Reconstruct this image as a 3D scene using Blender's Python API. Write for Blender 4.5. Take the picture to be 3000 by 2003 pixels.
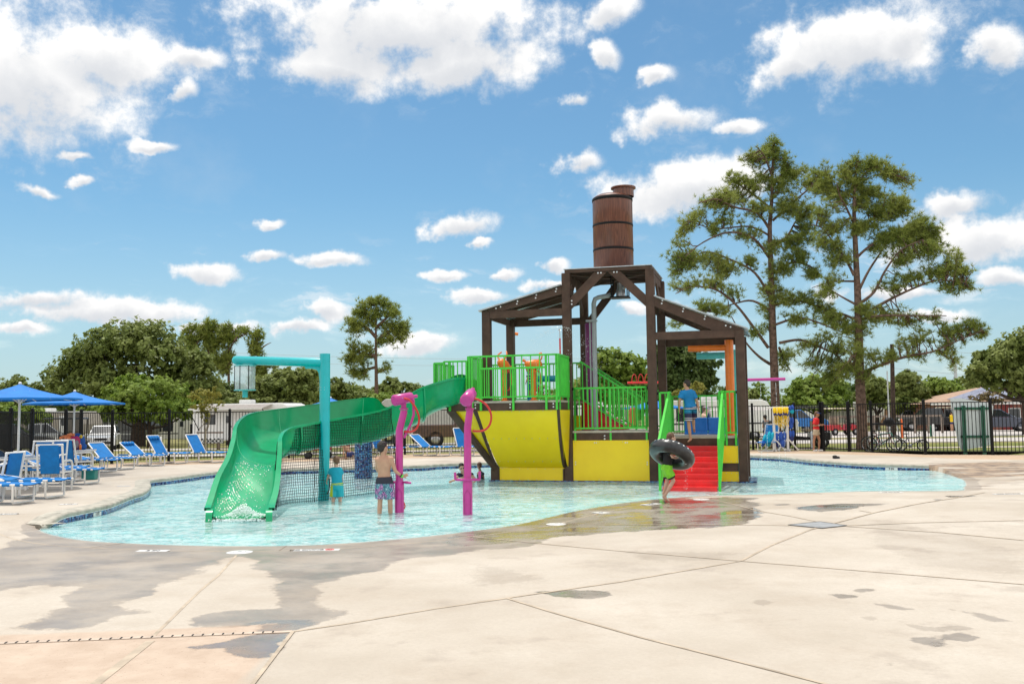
import bpy, bmesh, math, random
import numpy as np
from mathutils import Vector, Matrix, noise as mnoise
for _o in list(bpy.data.objects): bpy.data.objects.remove(_o)
scene = bpy.context.scene
col = scene.collection
R = math.radians
rnd = random.Random(7)

# ------------------------------------------------------------------ camera
F = 2752.7; PIT = R(4.477); ROL = R(.703); CAMH = 1.62
fw = np.array([0, math.cos(PIT), math.sin(PIT)]); up0 = np.array([0, -math.sin(PIT), math.cos(PIT)]); rt0 = np.array([1., 0, 0])
rt = math.cos(ROL)*rt0 - math.sin(ROL)*up0; up = math.sin(ROL)*rt0 + math.cos(ROL)*up0
CAM = np.array([0, 0, CAMH])
cd = bpy.data.cameras.new('camera'); cam = bpy.data.objects.new('camera', cd); col.objects.link(cam)
cam.matrix_world = Matrix(((rt[0], up[0], -fw[0], 0), (rt[1], up[1], -fw[1], 0), (rt[2], up[2], -fw[2], CAMH), (0, 0, 0, 1)))
cd.sensor_width = 36; cd.lens = F/3000*36; cd.clip_start = .1; cd.clip_end = 3000
scene.camera = cam
scene.render.resolution_x = 1024; scene.render.resolution_y = 683
scene.view_settings.view_transform = 'Standard'; scene.view_settings.look = 'None'
scene.view_settings.exposure = 0.25; scene.view_settings.gamma = 1

# ------------------------------------------------------------------ sun and sky
SUN_EL = 74; SUN_AZ = -28      # azimuth measured from +Y towards +X: behind the tower, a little to the left
ld = bpy.data.lights.new('sun', 'SUN'); ld.energy = 2.45; ld.angle = R(.55); ld.color = (1, .965, .90)
lo = bpy.data.objects.new('sun', ld); col.objects.link(lo)
sd_ = Vector((math.sin(R(SUN_AZ))*math.cos(R(SUN_EL)), math.cos(R(SUN_AZ))*math.cos(R(SUN_EL)), math.sin(R(SUN_EL))))
lo.rotation_euler = sd_.to_track_quat('Z', 'Y').to_euler()
W = bpy.data.worlds.new('World'); scene.world = W; W.use_nodes = True
nt = W.node_tree; N = nt.nodes; L = nt.links; N.clear()
def nd(t, **k):
    n = N.new(t)
    for a, b in k.items():
        if a == 'inp':
            for i, v in b.items():
                if isinstance(v, bpy.types.NodeSocket): L.new(v, n.inputs[i])
                else: n.inputs[i].default_value = v
        else: setattr(n, a, b)
    return n
def mth(op, a, b=None, c=None, clamp=False):
    d = {0: a}
    if b is not None: d[1] = b
    if c is not None: d[2] = c
    return nd('ShaderNodeMath', operation=op, use_clamp=clamp, inp=d).outputs[0]
sky = nd('ShaderNodeTexSky', sky_type='NISHITA', sun_disc=False, sun_elevation=R(SUN_EL), sun_rotation=R(SUN_AZ), air_density=1.0, dust_density=.6, ozone_density=2.2)
tc = nd('ShaderNodeTexCoord').outputs['Generated']
sp = nd('ShaderNodeSeparateXYZ', inp={0: tc}).outputs
az = mth('ARCTAN2', sp[0], sp[1]); el = mth('ARCSINE', sp[2])
cv = nd('ShaderNodeCombineXYZ', inp={0: az, 1: el, 2: 0.}).outputs[0]
def pdir(u, v):
    d = fw + (u-1500)/F*rt - (v-1001.5)/F*up; d = d/np.linalg.norm(d)
    return math.atan2(d[0], d[1]), math.asin(d[2])
# domain distortion gives the ragged edges
n1 = nd('ShaderNodeTexNoise', inp={'Vector': cv, 'Scale': 11., 'Detail': 5., 'Roughness': .6}).outputs['Color']
dis = nd('ShaderNodeVectorMath', operation='SUBTRACT', inp={0: n1, 1: (.5, .5, .5)}).outputs[0]
disx = nd('ShaderNodeVectorMath', operation='MULTIPLY', inp={0: dis, 1: (.07, .045, 0)}).outputs[0]
cvd = nd('ShaderNodeVectorMath', operation='ADD', inp={0: cv, 1: disx}).outputs[0]
# clouds: centre and half size in source pixels
CL = [(60, 200, 330, 200), (330, 150, 230, 95), (560, 160, 90, 35), (1180, 60, 530, 140), (1350, 180, 310, 90), (1000, 190, 260, 80),(1790, 20, 90, 55),
      (2500, 125, 280, 112), (2330, 190, 140, 60), (2650, 110, 110, 60), (2900, 150, 85, 62), (1345, 668, 120, 38), (1400, 718, 45, 12), (610, 790, 130, 32), (790, 752, 75, 24), (980, 760, 105, 26),
      (800, 645, 45, 16), (2010, 545, 280, 78), (1960, 350, 130, 50), (1700, 460, 70, 32), (1675, 295, 42, 20), (1925, 215, 52, 26), (2150, 365, 95, 22),
      (330, 905, 350, 42), (100, 870, 220, 28), (2880, 690, 200, 80), (2790, 590, 120, 38), (1290, 808, 80, 20), (1480, 800, 70, 18), (1615, 770, 45, 22), (1400, 865, 110, 26), (1620, 830, 90, 18),
      (960, 915, 100, 34), (860, 960, 120, 22), (450, 420, 65, 18), (215, 448, 55, 13), (95, 545, 55, 16), (235, 520, 35, 14), (545, 255, 30, 34), (1240, 1010, 130, 34), (2950, 820, 110, 30),
      (1840, 910, 70, 22), (2730, 930, 120, 22), (2600, 860, 190, 26), (1780, 150, 50, 40), (60, 955, 90, 20), (640, 955, 160, 22)]
mn = None; mt = None; cl_lim = 1.32
for (u, v, w, h) in CL:
    a, e = pdir(u, v); w_ = w/F*1.0; h_ = h/F
    m = nd('ShaderNodeVectorMath', operation='MULTIPLY_ADD', inp={0: cvd, 1: (1/w_, 1/h_, 0), 2: (-a/w_, -e/h_, 0)}).outputs[0]
    l = nd('ShaderNodeVectorMath', operation='LENGTH', inp={0: m}).outputs['Value']
    m2 = nd('ShaderNodeVectorMath', operation='ADD', inp={0: m, 1: (0, .55, 0)}).outputs[0]
    l2 = nd('ShaderNodeVectorMath', operation='LENGTH', inp={0: m2}).outputs['Value']
    mn = l if mn is None else mth('MINIMUM', mn, l)
    mt = l2 if mt is None else mth('MINIMUM', mt, l2)
n2 = nd('ShaderNodeTexNoise', inp={'Vector': cv, 'Scale': 22., 'Detail': 9., 'Roughness': .62}).outputs['Fac']
n3 = nd('ShaderNodeTexNoise', inp={'Vector': cv, 'Scale': 7., 'Detail': 6., 'Roughness': .6}).outputs['Fac']
dens = mth('SUBTRACT', mth('ADD', 1.08, mth('MULTIPLY', mth('SUBTRACT', n2, .5), 2.5)), mn)
alpha = nd('ShaderNodeMapRange', interpolation_type='SMOOTHSTEP', inp={0: dens, 1: -.20, 2: .62, 3: 0., 4: 1.}).outputs[0]
# thin veil and the pale band low over the trees
veil = nd('ShaderNodeMapRange', interpolation_type='SMOOTHSTEP', inp={0: n3, 1: .50, 2: .80, 3: 0., 4: .22}).outputs[0]
hz = nd('ShaderNodeMapRange', interpolation_type='SMOOTHSTEP', inp={0: el, 1: -.02, 2: .25, 3: .56, 4: 0.}).outputs[0]
out_az = nd('ShaderNodeMapRange', interpolation_type='SMOOTHSTEP', inp={0: mth('ABSOLUTE', az), 1: .62, 2: .95, 3: 0., 4: 1.}).outputs[0]
out_el = nd('ShaderNodeMapRange', interpolation_type='SMOOTHSTEP', inp={0: el, 1: .52, 2: .8, 3: 0., 4: 1.}).outputs[0]
n4 = nd('ShaderNodeTexNoise', inp={'Vector': tc, 'Scale': 2.2, 'Detail': 7., 'Roughness': .6}).outputs['Fac']
fill_cov = nd('ShaderNodeMapRange', interpolation_type='SMOOTHSTEP', inp={0: n4, 1: .33, 2: .47, 3: 0., 4: 1.}).outputs[0]  # unseen cloud cover added outside the view to lift and neutralise the ambient light
fill_cov = mth('MULTIPLY', fill_cov, mth('MAXIMUM', out_az, out_el))
alpha = mth('MAXIMUM', alpha, fill_cov)
lowv = nd('ShaderNodeVectorMath', operation='MULTIPLY', inp={0: cvd, 1: (8., 30., 0)}).outputs[0]
n5 = nd('ShaderNodeTexNoise', inp={'Vector': lowv, 'Scale': 1., 'Detail': 8., 'Roughness': .6}).outputs['Fac']
lowm = nd('ShaderNodeMapRange', interpolation_type='SMOOTHSTEP', inp={0: el, 1: .10, 2: .24, 3: 1., 4: 0.}).outputs[0]
lowc = mth('MULTIPLY', nd('ShaderNodeMapRange', interpolation_type='SMOOTHSTEP', inp={0: n5, 1: .50, 2: .66, 3: 0., 4: .62}).outputs[0], lowm)
n6 = nd('ShaderNodeTexNoise', inp={'Vector': nd('ShaderNodeVectorMath', operation='MULTIPLY', inp={0: cvd, 1: (14., 26., 0)}).outputs[0], 'Scale': 1., 'Detail': 9., 'Roughness': .68}).outputs['Fac']
near_c = nd('ShaderNodeMapRange', interpolation_type='SMOOTHSTEP', inp={0: mn, 1: 1.0, 2: 2.1, 3: 1., 4: 0.}).outputs[0]
wisp = mth('MULTIPLY', nd('ShaderNodeMapRange', interpolation_type='SMOOTHSTEP', inp={0: n6, 1: .50, 2: .72, 3: 0., 4: .38}).outputs[0], near_c)
alpha = mth('MAXIMUM', alpha, mth('MAXIMUM', lowc, wisp))
alpha2 = mth('MAXIMUM', alpha, mth('MAXIMUM', veil, hz))
above = nd('ShaderNodeMapRange', inp={0: el, 1: -.03, 2: .0, 3: 0., 4: 1.}).outputs[0]
alpha3 = mth('MULTIPLY', alpha2, above)
shd = nd('ShaderNodeMapRange', interpolation_type='SMOOTHSTEP', inp={0: mth('ADD', mt, mth('MULTIPLY', n2, .9)), 1: .55, 2: 1.6, 3: 0., 4: 1.}).outputs[0]
ccol = nd('ShaderNodeMix', data_type='RGBA'); L.new(shd, ccol.inputs['Factor'])
ccol.inputs['A'].default_value = (5.0, 5.15, 5.4, 1); ccol.inputs['B'].default_value = (7.6, 7.5, 7.35, 1)
# veil keeps a cool tone, clouds, visible and added, are white
vcol = nd('ShaderNodeMix', data_type='RGBA'); L.new(alpha, vcol.inputs['Factor']); vcol.inputs['A'].default_value = (3.9, 4.6, 5.35, 1); L.new(ccol.outputs['Result'], vcol.inputs['B'])
tint = nd('ShaderNodeMix', data_type='RGBA', blend_type='MULTIPLY'); tint.inputs['Factor'].default_value = 1; L.new(sky.outputs[0], tint.inputs['A']); tint.inputs['B'].default_value = (.58, .81, .84, 1)
mixc = nd('ShaderNodeMix', data_type='RGBA'); L.new(alpha3, mixc.inputs['Factor']); L.new(tint.outputs['Result'], mixc.inputs['A']); L.new(vcol.outputs['Result'], mixc.inputs['B'])
bg = nd('ShaderNodeBackground', inp={'Color': mixc.outputs['Result'], 'Strength': .125})
wo = nd('ShaderNodeOutputWorld', inp={0: bg.outputs[0]})

# ------------------------------------------------------------------ placing helpers
def ray(u, v): return fw + (u-1500)/F*rt - (v-1001.5)/F*up
def G(u, v, z=0.):
    d = ray(u, v); return Vector(CAM + d*(z-CAMH)/d[2])
def PY(u, v, Y):
    d = ray(u, v); return Vector(CAM + d*Y/d[1])
TH = R(15.24)
SA = np.array([math.cos(TH), -math.sin(TH), 0]); SB = np.array([math.sin(TH), math.cos(TH), 0]); SO = np.array([1.354, 25.196, 0])
def S2W(a, b, z): return Vector(SO + SA*a + SB*b + np.array([0, 0, z]))
def S(u, v, b):
    d = ray(u, v); t = ((SO+SB*b-CAM)@SB)/(d@SB); p = CAM+d*t-SO; return float(p@SA), float(p[2])

# ------------------------------------------------------------------ materials
MATS = {}
def mat(name, c, rough=.5, metal=0., var=.12, vs=6., bump=0., bs=60., spec=.5, coat=0., alpha=None, trans=0., c2=None):
    if name in MATS: return MATS[name]
    m = bpy.data.materials.new(name); m.use_nodes = True; t = m.node_tree; b = t.nodes['Principled BSDF']
    b.inputs['Roughness'].default_value = rough; b.inputs['Metallic'].default_value = metal
    b.inputs['Specular IOR Level'].default_value = spec; b.inputs['Coat Weight'].default_value = coat; b.inputs['Coat Roughness'].default_value = .12
    tco = t.nodes.new('ShaderNodeTexCoord'); nz = t.nodes.new('ShaderNodeTexNoise'); nz.inputs['Scale'].default_value = vs; nz.inputs['Detail'].default_value = 6; nz.inputs['Roughness'].default_value = .6
    t.links.new(tco.outputs['Object'], nz.inputs['Vector'])
    mx = t.nodes.new('ShaderNodeMix'); mx.data_type = 'RGBA'
    d = c2 if c2 else tuple(x*(1-var*2) for x in c); l_ = c if c2 else tuple(min(1, x*(1+var)) for x in c)
    mx.inputs['A'].default_value = (*d, 1); mx.inputs['B'].default_value = (*l_, 1)
    mr = t.nodes.new('ShaderNodeMapRange'); mr.inputs[1].default_value = .3; mr.inputs[2].default_value = .65
    t.links.new(nz.outputs['Fac'], mr.inputs[0]); t.links.new(mr.outputs[0], mx.inputs['Factor']); t.links.new(mx.outputs['Result'], b.inputs['Base Color'])
    if bump:
        n_ = t.nodes.new('ShaderNodeTexNoise'); n_.inputs['Scale'].default_value = bs; n_.inputs['Detail'].default_value = 4; t.links.new(tco.outputs['Object'], n_.inputs['Vector'])
        bp = t.nodes.new('ShaderNodeBump'); bp.inputs['Strength'].default_value = bump; bp.inputs['Distance'].default_value = .01
        t.links.new(n_.outputs['Fac'], bp.inputs['Height']); t.links.new(bp.outputs[0], b.inputs['Normal'])
    if trans: b.inputs['Transmission Weight'].default_value = trans
    if alpha is not None: b.inputs['Alpha'].default_value = alpha
    MATS[name] = m; return m
brown = mat('brown_composite', (.088, .050, .034), .6, var=.2, vs=3, bump=.15, bs=120, spec=.35)
brown_dk = brown
yellow = mat('yellow_panel', (1.0, .70, .006), .34, var=.04, vs=1.2, spec=.5, bump=.03, bs=5)
green = mat('green_powdercoat', (.065, .60, .05), .38, var=.08, vs=4)
lime = green
slidem = mat('green_fibreglass', (.0, .34, .135), .26, var=.08, vs=2.5, spec=.4, coat=.15)
redm = mat('red_fibreglass', (.75, .012, .014), .28, var=.12, vs=3, coat=.3)
redhose = mat('red_hose', (.62, .03, .025), .35, var=.08)
magenta = mat('magenta_paint', (.52, .03, .27), .30, var=.06, coat=.3)
purple = mat('purple_paint', (.18, .008, .13), .35, var=.08)
teal = mat('teal_paint', (.0, .46, .50), .32, var=.04, coat=.3)
teal2 = mat('pale_teal_paint', (.10, .50, .50), .35, var=.06)
bluepost = mat('blue_post_paint', (.0, .28, .42), .35)
orange = mat('orange_paint', (.85, .20, .015), .33, var=.07, coat=.2)
bluefg = mat('blue_fibreglass', (.0, .16, .62), .2, var=.06, coat=.5)
white = mat('white_pvc', (.78, .77, .75), .35, var=.05)
whitep = mat('white_paint', (.74, .74, .72), .4, var=.06)
bluef = mat('blue_sling', (.0, .17, .50), .8, var=.08, vs=8, bump=.2, bs=250)
blueu = mat('blue_canopy', (.0, .175, .58), .7, var=.08, vs=3, bump=.1, bs=30)
black = mat('black_metal', (.005, .005, .006), .5, var=.1, spec=.25)
blackp = mat('black_rubber', (.02, .02, .02), .6, var=.2)
steel = mat('galvanised_steel', (.55, .57, .58), .35, metal=.8, var=.12)
bolt = mat('bolt_steel', (.75, .75, .74), .3, metal=.6)
roofm = mat('corrugated_metal', (.62, .66, .68), .35, metal=.7, var=.1)
beige = mat('beige_deck_edge', (.50, .44, .37), .6, var=.1)
pipem = mat('grey_pipe', (.36, .40, .42), .4, var=.06)
glass = mat('dark_glass', (.02, .025, .03), .08, var=.1, spec=.8)
chrome = mat('chrome', (.6, .6, .62), .2, metal=.9)
skin = mat('skin', (.52, .30, .20), .5, var=.06, vs=10, spec=.35)
skin_l = mat('light_skin', (.60, .38, .28), .5, var=.06, vs=10, spec=.35)
skin_d = mat('tan_skin', (.40, .20, .12), .5, var=.08, vs=10, spec=.35)
hairb = mat('dark_hair', (.022, .015, .012), .5, var=.3, vs=60, bump=.6, bs=180)
hairbr = mat('brown_hair', (.16, .085, .045), .6, var=.35, vs=50, bump=.8, bs=120)

# ------------------------------------------------------------------ mesh helpers
class MB:
    def __init__(s): s.v = []; s.f = []; s.sm = []
    def add(s, vs, fs, smooth=False):
        o = len(s.v); s.v += [tuple(x) for x in vs]; s.f += [tuple(i+o for i in f) for f in fs]; s.sm += [smooth]*len(fs)
    def box(s, c, d, M=None):
        cx, cy, cz = c; x, y, z = d[0]/2, d[1]/2, d[2]/2
        vs = [Vector((sx*x, sy*y, sz*z)) for sz in (-1, 1) for sy in (-1, 1) for sx in (-1, 1)]
        if M is not None: vs = [M @ q for q in vs]
        s.add([q+Vector(c) for q in vs], [(0, 2, 3, 1), (4, 5, 7, 6), (0, 1, 5, 4), (2, 6, 7, 3), (0, 4, 6, 2), (1, 3, 7, 5)])
    def bb(s, a0, a1, b0, b1, z0, z1): s.box(((a0+a1)/2, (b0+b1)/2, (z0+z1)/2), (abs(a1-a0), abs(b1-b0), abs(z1-z0)))
    def bar(s, p, q, w, h, upv=(0, 0, 1), ext=0):
        p = Vector(p); q = Vector(q); d = (q-p); l = d.length; d.normalize(); p = p-d*ext; q = q+d*ext
        x = d.cross(Vector(upv));
        if x.length < 1e-4: x = d.cross(Vector((0, 1, 0)))
        x.normalize(); y = x.cross(d); vs = []
        for c in (p, q):
            for (i, j) in ((-1, -1), (1, -1), (1, 1), (-1, 1)): vs.append(c+x*(i*w/2)+y*(j*h/2))
        s.add(vs, [(3, 2, 1, 0), (4, 5, 6, 7), (0, 1, 5, 4), (1, 2, 6, 5), (2, 3, 7, 6), (3, 0, 4, 7)])
    def tube(s, path, r, n=10, closed=False, caps=True):
        P = [Vector(p) for p in path]; m = len(P); rs = r if isinstance(r, (list, tuple)) else [r]*m; vs = []; prev = None
        for i in range(m):
            if closed: t = P[(i+1) % m]-P[i-1]
            else: t = P[min(i+1, m-1)]-P[max(i-1, 0)]
            t.normalize()
            if prev is None:
                x = t.cross(Vector((0, 0, 1)));
                if x.length < .05: x = t.cross(Vector((0, 1, 0)))
            else: x = prev - t*prev.dot(t)
            x.normalize(); prev = x; y = t.cross(x)
            for k in range(n):
                a = 2*math.pi*k/n; vs.append(P[i]+(x*math.cos(a)+y*math.sin(a))*rs[i])
        fs = []
        for i in range(m if closed else m-1):
            j = (i+1) % m
            for k in range(n): fs.append((i*n+k, j*n+k, j*n+(k+1) % n, i*n+(k+1) % n)[::-1])
        s.add(vs, fs, True)
        if caps and not closed:
            s.add(vs[:n], [tuple(range(n))]); s.add(vs[-n:], [tuple(range(n))[::-1]])
    def cyl(s, p, q, r, n=16, r2=None): s.tube([p, q], [r, r if r2 is None else r2], n)
    def lathe(s, c, prof, n=32, axis=None):
        vs = []; c = Vector(c)
        for (r, z) in prof:
            for k in range(n):
                a = 2*math.pi*k/n; q = Vector((r*math.cos(a), r*math.sin(a), z))
                if axis is not None: q = axis @ q
                vs.append(c+q)
        fs = []
        for i in range(len(prof)-1):
            for k in range(n): fs.append((i*n+k, i*n+(k+1) % n, (i+1)*n+(k+1) % n, (i+1)*n+k))
        s.add(vs, fs, True)
    def ell(s, c, r, M=None, n=12, m=8):
        vs = []; c = Vector(c)
        for i in range(m+1):
            t = math.pi*i/m
            for k in range(n):
                a = 2*math.pi*k/n; q = Vector((r[0]*math.sin(t)*math.cos(a), r[1]*math.sin(t)*math.sin(a), r[2]*math.cos(t)))
                if M is not None: q = M @ q
                vs.append(c+q)
        s.add(vs, [(i*n+k, (i+1)*n+k, (i+1)*n+(k+1) % n, i*n+(k+1) % n) for i in range(m) for k in range(n)], True)
    def prism(s, pts, d):
        # pts: planar polygon, extruded along vector d
        P = [Vector(p) for p in pts]; n = len(P); d = Vector(d); vs = P+[p+d for p in P]
        nrm = Vector((0, 0, 0))
        for i in range(n): nrm += P[i].cross(P[(i+1) % n])
        fl = nrm.dot(d) > 0
        a = tuple(range(n)); b = tuple(range(n, 2*n)); fs = [a[::-1] if fl else a, b if fl else b[::-1]]
        for i in range(n):
            j = (i+1) % n; f = (i, j, n+j, n+i); fs.append(f if fl else f[::-1])
        s.add(vs, fs)
    def grid(s, rows, smooth=True, flip=False):
        m = len(rows); n = len(rows[0]); vs = [p for r in rows for p in r]
        fs = [(i*n+k, i*n+k+1, (i+1)*n+k+1, (i+1)*n+k) for i in range(m-1) for k in range(n-1)]
        if flip: fs = [f[::-1] for f in fs]
        s.add(vs, fs, smooth)
    def mesh(s, name):
        me = bpy.data.meshes.new(name); me.from_pydata(s.v, [], s.f); me.polygons.foreach_set('use_smooth', s.sm); me.update(); return me
    def build(s, name, m, parent=None, bevel=0):
        me = s.mesh(name); me.materials.append(m); o = bpy.data.objects.new(name, me); col.objects.link(o)
        if parent is not None: o.parent = parent
        if bevel:
            b = o.modifiers.new('bevel', 'BEVEL'); b.width = bevel; b.segments = 2; b.limit_method = 'ANGLE'
        return o
def tag(o, label=None, cat=None, group=None, kind=None):
    if label: o['label'] = label
    if cat: o['category'] = cat
    if group: o['group'] = group
    if kind: o['kind'] = kind
    return o
def empty(name, loc, rz=0, label=None, cat=None, group=None):
    o = bpy.data.objects.new(name, None); col.objects.link(o); o.location = loc; o.rotation_euler = (0, 0, rz); o.empty_display_size = .3
    return tag(o, label, cat, group)
def copy_tree(o, parent=None):
    c = o.copy(); col.objects.link(c)
    if parent is not None: c.parent = parent
    for ch in [x for x in KIDS.get(o.name, [])]: copy_tree(ch, c)
    return c
KIDS = {}
def index_kids(root):
    for o in bpy.data.objects:
        if o.parent is not None: KIDS.setdefault(o.parent.name, [])
    for k in list(KIDS): KIDS[k] = [o for o in bpy.data.objects if o.parent is not None and o.parent.name == k]
def sub(m, me_name=None): return m
def text_mesh(txt, size, depth=.002):
    c = bpy.data.curves.new('t', 'FONT'); c.body = txt; c.size = size; c.extrude = depth; c.align_x = 'CENTER'; c.align_y = 'CENTER'; c.offset = size*.02
    o = bpy.data.objects.new('t', c); col.objects.link(o); dg = bpy.context.evaluated_depsgraph_get(); dg.update()
    me = bpy.data.meshes.new_from_object(o.evaluated_get(dg)); bpy.data.objects.remove(o); return me
def text_obj(name, txt, size, m, parent, mw):
    me = text_mesh(txt, size); me.materials.clear(); me.materials.append(m); me.transform(mw)
    o = bpy.data.objects.new(name, me); col.objects.link(o); o.parent = parent; return o
def smooth01(t):
    t = np.clip(t, 0, 1); return t*t*(3-2*t)
# ------------------------------------------------------------------ ground
POOLPX = [(118,1547),(126,1546),(134,1545.5),(191.6,1531),(283.5,1511),(326,1500),(383,1475.6),(421,1462),(438.7,1445),(440,1425),(491,1418),(561,1408),(649,1397),(870,1388),(1218,1379),(1330,1372),(1760,1358),(2150,1347),(2225,1348),(2295,1352),(2367,1361),(2476,1370),(2584,1376),(2722,1377.5),
 (2760,1384),(2801,1397),(2823,1406),(2830,1419),(2823,1428),(2801,1436.5),(2548,1438),(2367,1443),(2199,1448),(2031,1453),(1881,1466),(1791,1478.5),(1680,1498),(1590,1519),(1499,1539),(1350,1559),(1213,1574.5),(1080,1586),(958,1594),(840,1598),(734,1599),(590,1598),(447,1594),(365,1590),(287,1586),(235,1581),(192,1574.5),(150,1565),(121,1555)]
NFAR = 24      # the first NFAR points are the raised edge with coping
raw = [G(u, v, -.14) for (u, v) in POOLPX]
def catmull(P, closed=False, k=6):
    out = []; n = len(P); rng = range(n if closed else n-1)
    for i in rng:
        p0 = P[(i-1) % n] if closed or i > 0 else P[0]; p1 = P[i]; p2 = P[(i+1) % n]; p3 = P[(i+2) % n] if closed or i+2 < n else P[-1]
        for j in range(k):
            t = j/k; out.append(.5*((2*p1)+(-p0+p2)*t+(2*p0-5*p1+4*p2-p3)*t*t+(-p0+3*p1-3*p2+p3)*t**3))
    if not closed: out.append(P[-1].copy())
    return out
outl = catmull(raw, True, 4)
OP = np.array([[p.x, p.y] for p in outl])
def sdist(X, Y, P):
    # signed distance to closed polygon, positive outside
    shp = X.shape; X = X.ravel(); Y = Y.ravel(); d = np.full(X.shape, 1e9); ins = np.zeros(X.shape, bool); n = len(P)
    for i in range(n):
        ax, ay = P[i]; bx, by = P[(i+1) % n]; ex, ey = bx-ax, by-ay; l = ex*ex+ey*ey+1e-12
        t = np.clip(((X-ax)*ex+(Y-ay)*ey)/l, 0, 1); dx = X-ax-t*ex; dy = Y-ay-t*ey; d = np.minimum(d, dx*dx+dy*dy)
        c = ((ay > Y) != (by > Y)); xi = ax+(Y-ay)*ex/(ey if abs(ey) > 1e-9 else 1e-9); ins ^= c & (X < xi)
    d = np.sqrt(d); return np.where(ins, -d, d).reshape(shp)
def vnoise(X, Y, sc, seed=0, oct=4):
    # cheap value noise with octaves
    r = np.random.RandomState(seed+11); T = r.rand(256, 256); out = np.zeros(X.shape); a = 1.; tot = 0
    for o in range(oct):
        x = X*sc+o*17.3+50; y = Y*sc+o*9.1+50; xi = np.floor(x).astype(int); yi = np.floor(y).astype(int); fx = x-xi; fy = y-yi; fx = fx*fx*(3-2*fx); fy = fy*fy*(3-2*fy)
        g = lambda i, j: T[i % 256, j % 256]
        out += a*((g(xi, yi)*(1-fx)+g(xi+1, yi)*fx)*(1-fy)+(g(xi, yi+1)*(1-fx)+g(xi+1, yi+1)*fx)*fy); tot += a; a *= .55; sc *= 2.03
    return out/tot
def zbase(X, Y):
    wd = 1.3+3.4*smooth01((X-6)/5)
    return smooth01((Y-(15.45+(X+7.8)*.53)+(wd-1.3)*.45)/wd)
DZ = .03
def deck_z(X, Y, sd):
    t = zbase(X, Y)
    near = -.14+np.clip(sd, -9, 4)*.028
    near = np.where(sd < 0, np.maximum(-.14+sd*.075, -.46), near)
    farz = np.where(sd > .06, DZ, -.46)
    return near*(1-t)+farz*t
def dz1(x, y): 
    X = np.array([x]); Y = np.array([y]); return float(deck_z(X, Y, sdist(X, Y, OP))[0])
def GD(u, v):
    p = G(u, v, -.1)
    for _ in range(3): p = G(u, v, dz1(p.x, p.y))
    return p
xs = np.arange(-19, 24, .065)
ys = [4.2]
while ys[-1] < 46: ys.append(ys[-1]+.045*max(1, ys[-1]/13))
ys = np.array(ys); X, Y = np.meshgrid(xs, ys)
SDm = sdist(X, Y, OP); Z = deck_z(X, Y, SDm)
FENCE = [(-60, 24.0), (31.6, 27), (94.7, 28.8), (193, 31), (238, 32.8), (330, 35), (496, 36.5), (673, 37.3), (847, 38), (1015, 39), (1186, 40), (1350, 40.6), (1520, 41), (1690, 41.3), (1860, 41.5), (2040, 41.2), (2204, 40.5), (2327, 39.5), (2403, 38.5), (2410, 38.4), (2485, 37.5), (2552, 36.5), (2707, 34.2), (2903, 33.4), (3120, 32.5)]
FW = []
for (u, y) in FENCE:
    p = PY(u, 1230, y); FW.append((p.x, y))
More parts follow.
